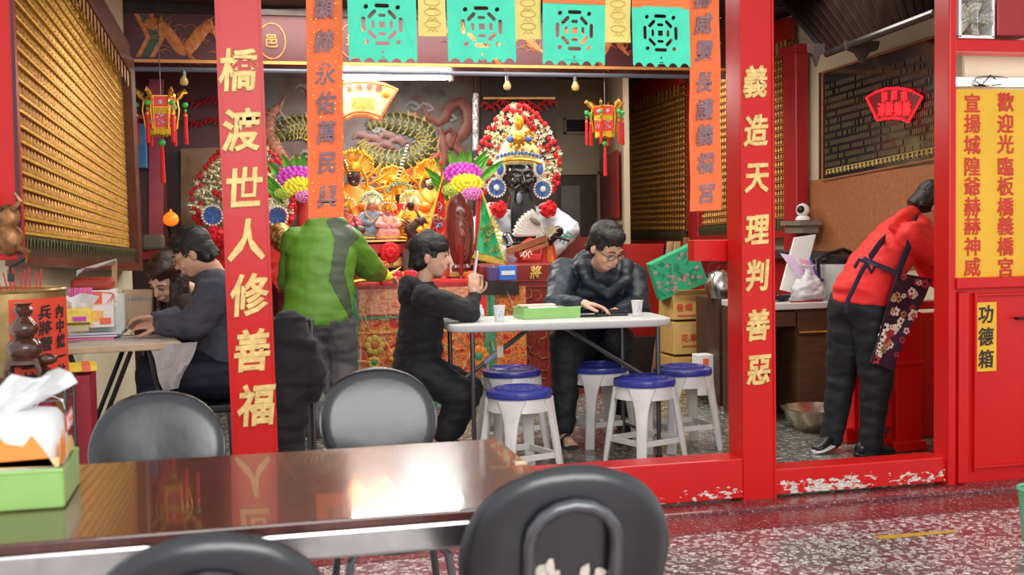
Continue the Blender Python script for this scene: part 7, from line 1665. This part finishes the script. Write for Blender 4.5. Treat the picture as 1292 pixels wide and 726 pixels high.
b.loft([(pv+V((0, -.02, -.10)), V((.20, 0, 0)), V((0, .15, 0))), (pv+V((0, -.02, .02)), V((.20, 0, 0)), V((0, .145, 0))), (pv.lerp(ch_, .5), V((.205, 0, 0)), V((0, .15, 0))), (ch_, V((.225, 0, 0)), V((0, .15, 0))), (ch_+V((0, -.04, .10)), V((.20, 0, 0)), V((0, .13, 0))), (nk+V((0, .02, .02)), V((.11, 0, 0)), V((0, .09, 0)))], 24)
limb(b, [sL, eL, wL.lerp(eL, .1)], [.092, .075, .045]); limb(b, [sR, eR, wR], [.092, .078, .05]); limb(b, [sL, sR], [.09, .09])
limb(b, [eL, wL+V((-.01, 0, 0))], [.068, .043])
b.loft([(pv+V((-.02, -.1, -.06)), V((.22, 0, 0)), V((0, .12, 0))), (pv+V((-.02, -.16, -.13)), V((.20, 0, 0)), V((0, .10, 0)))], 20)
for k in range(17):
    a = -PI*.12+PI*1.24*k/16; b.ball(nk+V((math.cos(a)*.14, .02+math.sin(a)*.07, .02-.05*abs(math.cos(a))+.055*math.sin(a))), (.045, .045, .052), 8)
b.chain([nk+V((-.12, -.03, 0)), nk+V((-.10, -.10, -.10)), nk+V((0, -.13, -.16)), nk+V((.12, -.09, -.08)), nk+V((.15, -.02, 0))], [.045, .035, .03, .035, .045])
fused('jacket', b, NAVYJ, t, .009, 2, .010, 9)
b = B(); limb(b, [hipL, kL, kL.lerp(fL, .6), fL+V((0, 0, .03))], [.115, .105, .078, .066]); limb(b, [hipR, kR, kR.lerp(fR, .6), fR+V((0, 0, .02))], [.115, .10, .078, .066]); b.ball(pv+V((0, 0, -.04)), (.2, .15, .1), 16)
fused('trousers', b, JEAN, t, .009, 2, .009, 9)
b = B(); b.loft([(V((fL.x, fL.y+.04, .012)), V((.035, 0, 0)), V((0, 0, .012))), (V((fL.x, fL.y-.06, .012)), V((.042, 0, 0)), V((0, 0, .012))), (V((fL.x, fL.y-.17, .012)), V((.034, 0, 0)), V((0, 0, .012)))], 14); b.tube([V((fL.x-.045, fL.y-.06, .02)), V((fL.x, fL.y-.08, .068)), V((fL.x+.045, fL.y-.06, .02))], .012, 6); b.tube([V((fL.x-.04, fL.y-.0, .02)), V((fL.x, fL.y-.02, .10)), V((fL.x+.04, fL.y-.0, .02))], .01, 6); obj('sandal', b, BLACK, t)
shoe(t, V((fR.x, fR.y+.06, .0)), V((fR.x+.01, fR.y-.18, .0)), BLACK, BLACK)
# ---------------------------------------------------------------- boy
t = person('boy in black hoodie leaning on the folding table and holding up a white phone', J(520, 500, 6.0))
YBy = 5.98; hc = J(544, 325, YBy); hf = CR*1+V((0, -.12, -.02)); hu = V((.04, 0, 1)); hs = .93
b = B(); headB(b, hc, hf, hu, hs)
nk = J(534, 356, YBy+.01); ch_ = J(533, 385, YBy+.03); pv = J(528, 452, YBy+.12)
limb(b, [hc+V((-.02, 0, -.05)), nk, ch_], [.042, .042, .07]); b.loft([(pv, V((.09, 0, 0)), V((0, .12, 0))), (ch_, V((.08, 0, 0)), V((0, .13, 0)))], 14)
s1 = J(536, 376, YBy-.13); e1 = J(592, 404, YBy-.10)+V((0, 0, .035)); w1 = J(597, 373, YBy-.06); s2 = J(536, 374, YBy+.15); e2 = J(590, 398, YBy+.12)+V((0, 0, .03)); w2 = J(600, 372, YBy+.02)
limb(b, [s1, e1, w1], [.04, .034, .024]); limb(b, [s2, e2, w2], [.04, .034, .024])
handB(b, w1, V((.02, .05, 1))+CR*.05, CR*-.1+V((0, 1, 0)), .84, thumb=-1, curls=(.55, .6, .65, .7)); handB(b, w2+V((.0, 0, .0)), V((.02, -.1, 1))+CR*.12, V((-.3, -1, 0)), .82, thumb=1, curls=(.6, .65, .7, .75))
k1, k2 = J(585, 500, YBy-.05), J(590, 492, YBy+.20); f1, f2 = J(563, 545, YBy-.02), J(572, 540, YBy+.22)
limb(b, [pv+V((0, -.08, -.02)), k1, f1], [.06, .045, .03]); limb(b, [pv+V((0, .08, -.02)), k2, f2], [.06, .045, .03]); fused('body', b, SKIN, t, .0055, 2)
face_bits(t, hc, hf, hu, hs, HAIR); hairB(t, hc, hf, hu, hs*1.05, HAIR, fringe=.035, seed=5, bowl=True, back=-.055)
b = B()
b.loft([(pv+V((-.02, 0, -.07)), V((.125, 0, 0)), V((0, .165, 0))), (pv+V((0, 0, .03)), V((.13, 0, 0)), V((0, .17, 0))), (pv.lerp(ch_, .55), V((.12, 0, 0)), V((0, .165, 0))), (ch_, V((.115, 0, 0)), V((0, .16, 0))), (nk+V((0, 0, -.06)), V((.09, 0, 0)), V((0, .13, 0))), (nk+V((0, 0, .0)), V((.05, 0, 0)), V((0, .06, 0)))], 22)
for s_, e_, w_ in ((s1, e1, w1), (s2, e2, w2)): limb(b, [s_, e_, w_+V((0, 0, -.012))], [.072, .060, .036])
b.ball(nk+V((-.085, 0, -.045)), (.055, .10, .085), 14); b.chain([nk+V((-.06, -.08, .0)), nk+V((-.09, 0, -.01)), nk+V((-.06, .08, .0))], [.035, .04, .035]); b.chain([nk+V((-.05, -.07, -.01)), nk+V((.02, -.075, -.045)), nk+V((.07, -.03, -.07))], [.03, .025, .02])
fused('hoodie', b, BLKF, t, .0085, 2, .009, 11)
b = B(); limb(b, [pv+V((-.01, -.07, -.05)), k1, f1], [.115, .092, .075]); limb(b, [pv+V((-.01, .08, -.05)), k2, f2], [.11, .09, .07]); b.ball(pv+V((-.01, 0, -.06)), (.13, .165, .11), 16)
fused('trousers', b, JEAN, t, .009, 2, .008, 9)
shoe(t, V((f1.x-.06, f1.y, 0)), V((f1.x+.14, f1.y-.02, 0)), BLACK, WHITE, .9); shoe(t, V((f2.x-.06, f2.y, 0)), V((f2.x+.14, f2.y, 0)), BLACK, WHITE, .9)
ph = J(600, 334, YBy-.02); t = thing('smartphone', 'white smartphone held upright in both hands of the boy', 'phone', ph)
Rp = Matrix.Rotation(-.12, 3, 'Z') @ Matrix.Rotation(.16, 3, 'Y'); b = B(); b.box(ph, (.010, .072, .145), R=Rp); obj('phone_body', b, WHITE, t, smooth=False, bevel=.003)
b = B(); b.box(ph+V((-.0055, 0, 0)), (.001, .064, .13), R=Rp); obj('screen', b, mat('pale_screen', (.2, .25, .3), .1, emit=.3), t, smooth=False)
# ---------------------------------------------------------------- man in the green jacket
t = person('person in lime green and olive jacket, back turned, bending over the altar table', J(410, 520, 7.3))
YG = 7.3; pv = J(404, 412, YG); ch_ = J(408, 330, YG+.10); nk = J(414, 288, YG+.22); hc = J(418, 262, YG+.34); hf = V((.35, 1, -.75)); hu = V((.1, .6, .8))
b = B(); headB(b, hc, hf, hu, 1.0); limb(b, [hc, nk, ch_], [.055, .055, .1]); b.loft([(pv, V((.14, 0, 0)), V((0, .1, 0))), (ch_, V((.16, 0, 0)), V((0, .1, 0)))], 14)
sR = J(443, 305, YG+.14); eR = J(463, 335, YG+.30); wR = J(481, 345, YG+.55); sL = J(374, 305, YG+.18); eL = J(366, 355, YG+.22); wL = J(378, 350, YG+.5)
limb(b, [sR, eR, wR], [.055, .042, .028]); limb(b, [sL, eL, wL], [.055, .042, .028]); handB(b, wR, CR*.8+V((0, .5, -.3)), V((0, 0, -1)), 1, .5, thumb=1); handB(b, wL, V((.3, 1, -.2)), V((0, 0, -1)), 1, .5, thumb=-1)
fL, fR = PZ(390, 536, .09), PZ(432, 530, .09); kL, kR = J(394, 470, YG-.02), J(433, 468, YG)
limb(b, [pv+V((-.08, 0, 0)), kL, fL], [.08, .055, .035]); limb(b, [pv+V((.09, 0, 0)), kR, fR], [.08, .055, .035]); fused('body', b, SKIN, t, .007, 2)
hairB(t, hc, hf, hu, 1.03, HAIR, seed=8)
jb = B()
jb.loft([(J(400, 410, YG), V((.222, 0, 0)), V((0, .15, 0))), (J(400, 395, YG), V((.225, 0, 0)), V((0, .155, 0))), (J(404, 355, YG+.06), V((.215, 0, 0)), V((0, .155, 0))), (J(406, 320, YG+.11), V((.225, 0, 0)), V((0, .155, 0))), (J(408, 298, YG+.16), V((.215, 0, 0)), V((0, .14, 0))), (J(411, 284, YG+.2), V((.15, 0, 0)), V((0, .1, 0))), (J(413, 277, YG+.22), V((.09, 0, 0)), V((0, .08, 0)))], 26)
limb(jb, [sR+V((-.02, 0, 0)), eR, wR+V((-.02, -.02, 0))], [.105, .098, .066]); limb(jb, [sL, eL, wL+V((0, -.02, 0))], [.098, .082, .05]); jb.chain([J(395, 283, YG+.18), J(430, 283, YG+.18)], [.05, .05])
jo = fused('jacket', jb, LIME, t, .0095, 3, .009, 6)
# olive side panels: own cloth panels cut from the same surface
def panel_from(o, test, name, m, lift=.004):
    src = o.data; bm = bmesh.new(); bm.from_mesh(src); org = rootloc(o.parent)
    kill = [f for f in bm.faces if not test(proj(f.calc_center_median()+org), f)]
    bmesh.ops.delete(bm, geom=kill, context='FACES')
    for v in bm.verts: v.co += v.normal*lift
    me = D.meshes.new(name); bm.to_mesh(me); bm.free(); return link(name, me, m, o.parent)
def proj(p):
    d = p-c0; z = d.dot(fw); return (646+F*d.dot(rt)/z, 363-F*d.dot(up)/z)
def inpoly(pt, poly):
    x, y = pt; c = False; j = len(poly)-1
    for i in range(len(poly)):
        xi, yi = poly[i]; xj, yj = poly[j]
        if (yi > y) != (yj > y) and x < (xj-xi)*(y-yi)/(yj-yi)+xi: c = not c
        j = i
    return c
PAN = [(418, 272), (440, 282), (453, 300), (441, 311), (436, 330), (434, 345), (441, 372), (446, 410), (434, 388), (415, 354), (420, 322), (422, 300), (412, 280)]
panel_from(jo, lambda q, f: inpoly(q, PAN) and f.normal.y < .25, 'olive_panel', OLIVE)
PAN2 = [(376, 300), (382, 302), (378, 350), (370, 385), (364, 380), (372, 340)]
b = B(); limb(b, [pv+V((-.085, 0, .0)), kL, fL+V((0, 0, .0))], [.128, .10, .085]); limb(b, [pv+V((.10, 0, .0)), kR, fR+V((0, 0, .0))], [.128, .10, .085]); b.ball(pv+V((0, 0, .02)), (.2, .15, .12), 16); fused('trousers', b, GREYT, t, .0095, 2, .012, 7)
shoe(t, V((fL.x, fL.y-.05, 0)), V((fL.x-.02, fL.y+.2, 0)), BLACK, WHITE); shoe(t, V((fR.x, fR.y-.05, 0)), V((fR.x+.03, fR.y+.2, 0)), BLACK, WHITE)
b = B(); q = J(486, 349, 7.83); b.loft([(q+V((-.03, 0, 0)), V((0, 0, .03)), V((0, .03, 0))), (q+V((.02, 0, .01)), V((0, 0, .04)), V((0, .03, 0))), (q+V((.05, 0, -.01)), V((0, 0, .01)), V((0, .01, 0)))], 12); tag(obj('yellow_cloth', b, YELF), 'bright yellow cloth in the hand of the green-jacketed person', 'cloth')
# ---------------------------------------------------------------- man in grey sweater
t = person('man in slate grey sweater and thin glasses seated at the left table, looking down', J(268, 480, 5.75))
YM = 5.78; hc = J(243, 321, YM); hf = -CR*.9+V((0, -.16, -.48)); hu = V((-.42, 0, .9)); hs = .92
b = B(); headB(b, hc, hf, hu, hs); nk = J(266, 340, YM+.03); ch_ = J(282, 385, YM+.05); pv = J(283, 460, YM+.05)
limb(b, [hc+V((.03, 0, -.04)), nk, ch_], [.056, .056, .1]); b.loft([(pv, V((.1, 0, 0)), V((0, .14, 0))), (ch_, V((.1, 0, 0)), V((0, .15, 0)))], 14)
s1 = J(276, 366, YM-.19); e1 = J(246, 409, YM-.16)+V((0, 0, .0)); w1 = J(203, 411, YM-.06); s2 = J(276, 364, YM+.22); e2 = J(245, 402, YM+.26); w2 = J(200, 402, YM+.12)
limb(b, [s1, e1, w1], [.05, .045, .028]); limb(b, [s2, e2, w2], [.05, .045, .028]); handB(b, w1, -CR*1+V((0, .12, -.0)), V((0, .3, -.9)), 1.0, thumb=1, curl=.45); handB(b, w2, -CR*1+V((0, -.1, -.05)), V((0, -.3, -.9)), 1.0, thumb=-1, curl=.45)
k1, k2 = J(200, 468, YM-.12), J(196, 462, YM+.14); f1, f2 = J(196, 560, YM-.1), J(196, 553, YM+.15)
limb(b, [pv+V((0, -.1, -.02)), k1, f1], [.08, .055, .035]); limb(b, [pv+V((0, .1, -.02)), k2, f2], [.08, .055, .035]); fused('body', b, SKIN2, t, .006, 2)
face_bits(t, hc, hf, hu, hs, HAIR, glasses=mat('thin_gold_wire', (.5, .35, .12), .3, .8)); hairB(t, hc, hf, hu, hs*1.04, HAIR, fringe=.045, seed=13, back=-.06)
b = B()
b.loft([(pv+V((.02, 0, -.03)), V((.17, 0, 0)), V((0, .2, 0))), (pv+V((.02, 0, .08)), V((.17, 0, 0)), V((0, .2, 0))), (ch_+V((.02, 0, 0)), V((.16, 0, 0)), V((0, .21, 0))), (J(280, 358, YM+.03), V((.125, 0, 0)), V((0, .19, 0))), (J(268, 342, YM+.03), V((.07, 0, 0)), V((0, .08, 0)))], 24)
limb(b, [s1, e1, w1], [.098, .080, .046]); limb(b, [s2, e2, w2], [.095, .078, .046]); limb(b, [s1, s2], [.08, .08]); fused('sweater', b, SWEAT, t, .009, 2, .013, 9)
b = B(); limb(b, [pv+V((0, -.1, -.04)), k1, f1], [.12, .095, .075]); limb(b, [pv+V((0, .1, -.04)), k2, f2], [.12, .095, .075]); b.ball(pv+V((0, 0, -.05)), (.17, .19, .11), 14); fused('trousers', b, NAVYT, t, .01, 2, .009, 8)
shoe(t, V((f1.x+.04, f1.y, 0)), V((f1.x-.2, f1.y, 0)), BLACK, WHITE); shoe(t, V((f2.x+.04, f2.y, 0)), V((f2.x-.2, f2.y, 0)), BLACK, WHITE)
q = PZ(272, 497, .45); t = thing('black_stool', 'black low chair under the man in the grey sweater, by the left couplet post', 'chair', (q.x+.03, q.y, 0))
b = B(); b.box((q.x+.03, q.y, .40), (.36, .36, .04)); obj('seat', b, BLACK, t, smooth=False, bevel=.012)
for sx in (-1, 1):
    for sy in (-1, 1): b = B(); b.tube([(q.x+.03+sx*.15, q.y+sy*.15, .40), (q.x+.03+sx*.17, q.y+sy*.17, 0)], .011, 8); obj('leg', b, DKMET, t)
# light cloth hanging from the table edge
b = B(); rows_ = []
for k in range(7):
    v = k/6; rows_.append([J(187+62*u*(1-.7*v)+20*v+2*math.sin(k), 436+58*v-4*u, 5.46+.02*math.sin(u*9+k)) for u in [j/8 for j in range(9)]])
b.sheet(rows_, (0, .01, 0)); tag(obj('grey_coat', b, mat('light_grey_cloth', (.5, .48, .46), .7, var=.15, sc=12, bump=.4)), "light grey cloth hanging at the right end of the left table over the man's lap", 'cloth')
# ---------------------------------------------------------------- woman behind him
t = person('woman with long brown hair bowing her head over the left table', J(236, 480, 6.1))
YW = 6.12; hc = J(210, 353, YW-.05); hf = -CR*.55+V((0, -.80, -.60)); hu = V((-.25, -.55, .78)); hs = .97
b = B(); headB(b, hc, hf, hu, hs); nk = J(240, 368, YW+.06); ch_ = J(250, 398, YW+.10); pv = J(256, 450, YW+.12)
limb(b, [hc+V((.03, .03, -.03)), nk, ch_], [.048, .048, .09]); b.loft([(pv, V((.1, 0, 0)), V((0, .1, 0))), (ch_, V((.1, 0, 0)), V((0, .12, 0)))], 12)
s1 = J(238, 388, YW-.12); e1 = J(222, 412, YW-.05); w1 = J(192, 407, YW-.02); s2 = J(232, 384, YW+.2); e2 = J(212, 405, YW+.2); w2 = J(194, 400, YW+.10)
limb(b, [s1, e1, w1], [.04, .036, .024]); limb(b, [s2, e2, w2], [.04, .036, .024]); handB(b, w1, -CR+V((0, 0, .05)), V((0, .2, -1)), .9, thumb=1, curl=.55); handB(b, w2, -CR+V((0, -.1, .1)), V((0, 0, -1)), .9, thumb=-1, curl=.5)
k1, k2 = J(200, 455, YW-.0), J(198, 450, YW+.18); limb(b, [pv, k1, J(204, 535, YW)], [.07, .05, .035]); limb(b, [pv, k2, J(204, 530, YW+.2)], [.07, .05, .035]); fused('body', b, SKIN, t, .006, 2)
face_bits(t, hc, hf, hu, hs, HAIRB); hairB(t, hc, hf, hu, hs*1.05, HAIRB, long_=.24, fringe=.055, seed=17)
b = B(); b.loft([(pv+V((0, 0, -.05)), V((.15, 0, 0)), V((0, .15, 0))), (ch_, V((.14, 0, 0)), V((0, .17, 0))), (nk+V((.02, 0, -.05)), V((.11, 0, 0)), V((0, .14, 0))), (nk, V((.06, 0, 0)), V((0, .07, 0)))], 18); limb(b, [s1, e1, w1], [.075, .06, .04]); limb(b, [s2, e2, w2], [.075, .06, .04]); fused('dark_top', b, mat('dark_brown_knit', (.06, .035, .03), .8, var=.2), t, .01, 2, .008, 9)
b = B(); limb(b, [pv+V((0, -.05, -.04)), k1, J(204, 530, YW)], [.1, .08, .06]); limb(b, [pv+V((0, .08, -.04)), k2, J(204, 525, YW+.2)], [.1, .08, .06]); fused('trousers', b, NAVYT, t, .012, 2)
g_ = PZ(204, 548, 0.0); shoe(t, V((g_.x+.05, g_.y, 0)), V((g_.x-.15, g_.y, 0)), BLACK, WHITE, .9); shoe(t, V((g_.x+.05, g_.y+.16, 0)), V((g_.x-.15, g_.y+.16, 0)), BLACK, WHITE, .9)
q = V((pv.x, pv.y, 0)); t = thing('black_stool', 'stool under the woman with long brown hair', 'chair', q); b = B(); b.box((q.x, q.y, .40), (.3, .3, .04)); obj('seat', b, BLACK, t, smooth=False, bevel=.01)
for sx in (-1, 1):
    for sy in (-1, 1): b = B(); b.tube([(q.x+sx*.12, q.y+sy*.12, .40), (q.x+sx*.14, q.y+sy*.14, 0)], .011, 8); obj('leg', b, DKMET, t)
# ---------------------------------------------------------------- woman in red
t = person('woman in red sweatshirt, dark trousers and flowered apron bending over the red stand', J(1080, 560, 5.45))
YR = 5.40; pv = J(1088, 380, YR+.02); wa = J(1098, 345, YR+.02); ch_ = J(1136, 305, YR+.02); nk = J(1163, 279, YR+.02); hc = J(1176, 262, YR+.02); hf = CR*.75+V((0, 0, -.6)); hu = CR*.65+V((0, 0, .75))
b = B(); headB(b, hc, hf, hu, .96); limb(b, [hc, nk, ch_, wa, pv], [.05, .05, .1, .1, .11])
s1 = J(1150, 300, YR-.15); e1 = J(1186, 326, YR-.13); w1 = J(1206, 362, YR-.1); s2 = J(1152, 298, YR+.19); e2 = J(1176, 345, YR+.2); w2 = J(1200, 366, YR+.15)
limb(b, [s1, e1, w1], [.045, .04, .026]); limb(b, [s2, e2, w2], [.045, .04, .026]); handB(b, w1, CR+V((0, 0, -.3)), V((0, 0, -1)), .95, .4, thumb=-1); handB(b, w2, CR+V((0, 0, -.3)), V((0, 0, -1)), .95, .4, thumb=1)
k1, k2 = J(1063, 470, YR+.16), J(1106, 478, YR-.04); f1, f2 = J(1050, 552, YR+.18), J(1098, 562, YR-.0)
limb(b, [pv+V((-.01, .08, -.03)), k1, f1], [.085, .055, .035]); limb(b, [pv+V((.02, -.05, -.03)), k2, f2], [.085, .055, .035]); fused('body', b, SKIN, t, .0065, 2)
hairB(t, hc, hf, hu, 1.02, HAIR, seed=23)
def ring_(c, d, a_, b_): # cross-section perpendicular to d in the XZ-ish plane
    d = V(d).normalized(); side = V((0, 1, 0)); n_ = d.cross(side).normalized(); return (c, n_*a_, side*b_)
b = B()
b.loft([ring_(J(1090, 384, YR+.02), (0.1, 0, 1), .155, .175), ring_(J(1089, 368, YR+.02), (.2, 0, 1), .15, .18), ring_(J(1099, 345, YR+.02), (.45, 0, 1), .13, .17), ring_(J(1118, 322, YR+.02), (.8, 0, 1), .13, .18), ring_(J(1138, 303, YR+.02), (.9, 0, .9), .125, .19), ring_(J(1153, 289, YR+.02), (.9, 0, .8), .10, .17), ring_(J(1164, 279, YR+.02), (.9, 0, .7), .065, .08)], 26)
limb(b, [s1, e1, w1], [.085, .07, .045]); limb(b, [s2, e2, w2], [.085, .07, .045])
b.chain([J(1128, 285, YR-.10), J(1140, 276, YR-.06), J(1152, 270, YR+.02), J(1142, 275, YR+.1), J(1130, 284, YR+.13)], [.035, .045, .05, .045, .035]); b.ball(J(1138, 284, YR+.02), (.075, .11, .05), 14)
so = fused('sweatshirt', b, REDF, t, .009, 2, .011, 8)
b = B(); b.ball(pv+V((0, .02, -.02)), (.15, .175, .12), 18); limb(b, [pv+V((-.02, .08, -.03)), k1, k1.lerp(f1, .6), f1], [.125, .085, .066, .062]); limb(b, [pv+V((.03, -.05, -.04)), k2, k2.lerp(f2, .6), f2+V((0, 0, -.02))], [.125, .088, .068, .064])
fused('trousers', b, JEAN, t, .009, 2, .008, 8)
g1 = PZ(1056, 574, .0); shoe(t, V((f1.x+.03, f1.y, .03)), V((f1.x-.13, f1.y-.05, -.0)), BLACK, WHITE, .95); shoe(t, V((f2.x-.08, f2.y, .0)), V((f2.x+.14, f2.y, .0)), BLACK, BLACK, .95)
# apron: bib straps, tie and flowered skirt
STR = mat('navy_apron_strap', (.02, .015, .045), .7)
def strap(pts, w, nm='apron_strap'):
    b = B(); b.tube(pts, w, 8, flat=.3, hint=V((0, 1, 0))); return obj(nm, b, STR, t)
Yf = YR-.20
strap([J(1160, 272, YR-.04), J(1152, 288, YR-.17), J(1146, 312, YR-.21), J(1138, 332, YR-.20), J(1131, 352, YR-.20)], .022)
strap([J(1150, 268, YR+.1), J(1128, 290, YR+.02), J(1110, 308, YR-.12), J(1098, 325, YR-.17)], .018)
strap([J(1089, 326, YR-.12), J(1105, 334, YR-.18), J(1120, 340, YR-.20), J(1134, 346, YR-.21)], .014)
strap([J(1094, 330, YR-.17), J(1104, 336, YR-.22), J(1100, 345, YR-.2), J(1094, 334, YR-.18)], .010)
strap([J(1094, 332, YR-.18), J(1086, 345, YR-.18), J(1078, 362, YR-.2), J(1070, 378, YR-.19), J(1068, 395, YR-.17)], .013, 'apron_tie'); strap([J(1094, 331, YR-.18), J(1084, 328, YR-.16), J(1078, 338, YR-.17)], .010, 'apron_tie')
poly = [(1133, 344), (1150, 347), (1174, 352), (1170, 372), (1156, 392), (1146, 420), (1136, 446), (1126, 468), (1112, 463), (1099, 457), (1108, 430), (1116, 400), (1124, 372)]
def apf(u, v): # u across, v down
    Lf = [(1133, 344), (1124, 372), (1116, 400), (1108, 430), (1099, 457)]; Rt = [(1176, 352), (1168, 374), (1155, 398), (1141, 430), (1127, 468)]
    i = min(3, int(v*4)); f_ = v*4-i; a_ = [Lf[i][k]+(Lf[i+1][k]-Lf[i][k])*f_ for k in (0, 1)]; c_ = [Rt[i][k]+(Rt[i+1][k]-Rt[i][k])*f_ for k in (0, 1)]
    return J(a_[0]+(c_[0]-a_[0])*u, a_[1]+(c_[1]-a_[1])*u, YR-.235+.02*math.sin(u*4)-.01*math.sin(v*7+u*3)+.05*u)
b = B(); b.sheet([[apf(j/10, k/14) for j in range(11)] for k in range(15)], (0, .008, 0)); ap = obj('apron', b, mat('plum_apron_cloth', (.035, .008, .03), .7, var=.3, sc=20), t)
rn = random.Random(12); fl_m = [mat('cream_flower_print', (.85, .75, .62), .7), mat('wine_flower_print', (.42, .03, .05), .7), mat('bronze_flower_print', (.45, .22, .08), .7), mat('cream_flower_print', (.85, .75, .62), .7)]
for k in range(46):
    u, v = rn.uniform(.07, .93), rn.uniform(.03, .97); c_ = apf(u, v)+V((0, -.004, 0)); r_ = rn.uniform(.009, .017); b = B()
    for j in range(5): a = 2*PI*j/5+k; b.ball(c_+V((math.cos(a)*r_, 0, math.sin(a)*r_)), (r_*.62, .0018, r_*.62), 6, m=4)
    fo = obj('printed_flower', b, fl_m[k % 4], ap); 
# ---------------------------------------------------------------- black coat on a chair by the left post
YK = 5.25; q = J(374, 560, YK); t = thing('draped_chair', 'chair standing right of the left couplet post, hidden under a black coat', 'chair', (q.x, q.y, 0))
b = B()
for x in (345, 392):
    a_ = J(x, 404, YK+.05); b.tube([a_, V((a_.x, a_.y, 0.0))], .012, 8)
b.tube([J(345, 404, YK+.05), J(392, 404, YK+.05)], .012, 8); b.box((q.x-.02, q.y+.25, .44), (.34, .36, .03)); 
for x in (345, 392): a_ = J(x, 404, YK+.05); b.tube([(a_.x, a_.y+.36, .44), (a_.x, a_.y+.38, 0)], .012, 8)
obj('chair_frame', b, DKMET, t)
b = B(); secs = []
for (y, xl, xr, d_) in ((394, 352, 372, .03), (400, 346, 386, .06), (420, 341, 393, .075), (450, 338, 400, .08), (480, 337, 405, .08), (498, 338, 404, .08), (502, 338, 388, .075), (540, 338, 386, .07), (575, 338, 384, .065)):
    secs.append((J((xl+xr)/2, y, YK), V((S((xr-xl)/2, YK), 0, 0)), V((0, d_, 0))))
b.loft(secs, 26); b.chain([J(390, 440, YK-.02), J(396, 470, YK-.03), J(393, 496, YK-.03)], [.06, .055, .05])
co = fused('coat', b, BLKF, None, .009, 2, .02, 7); tag(co, 'black coat draped over a chair back just right of the left couplet post', 'coat')
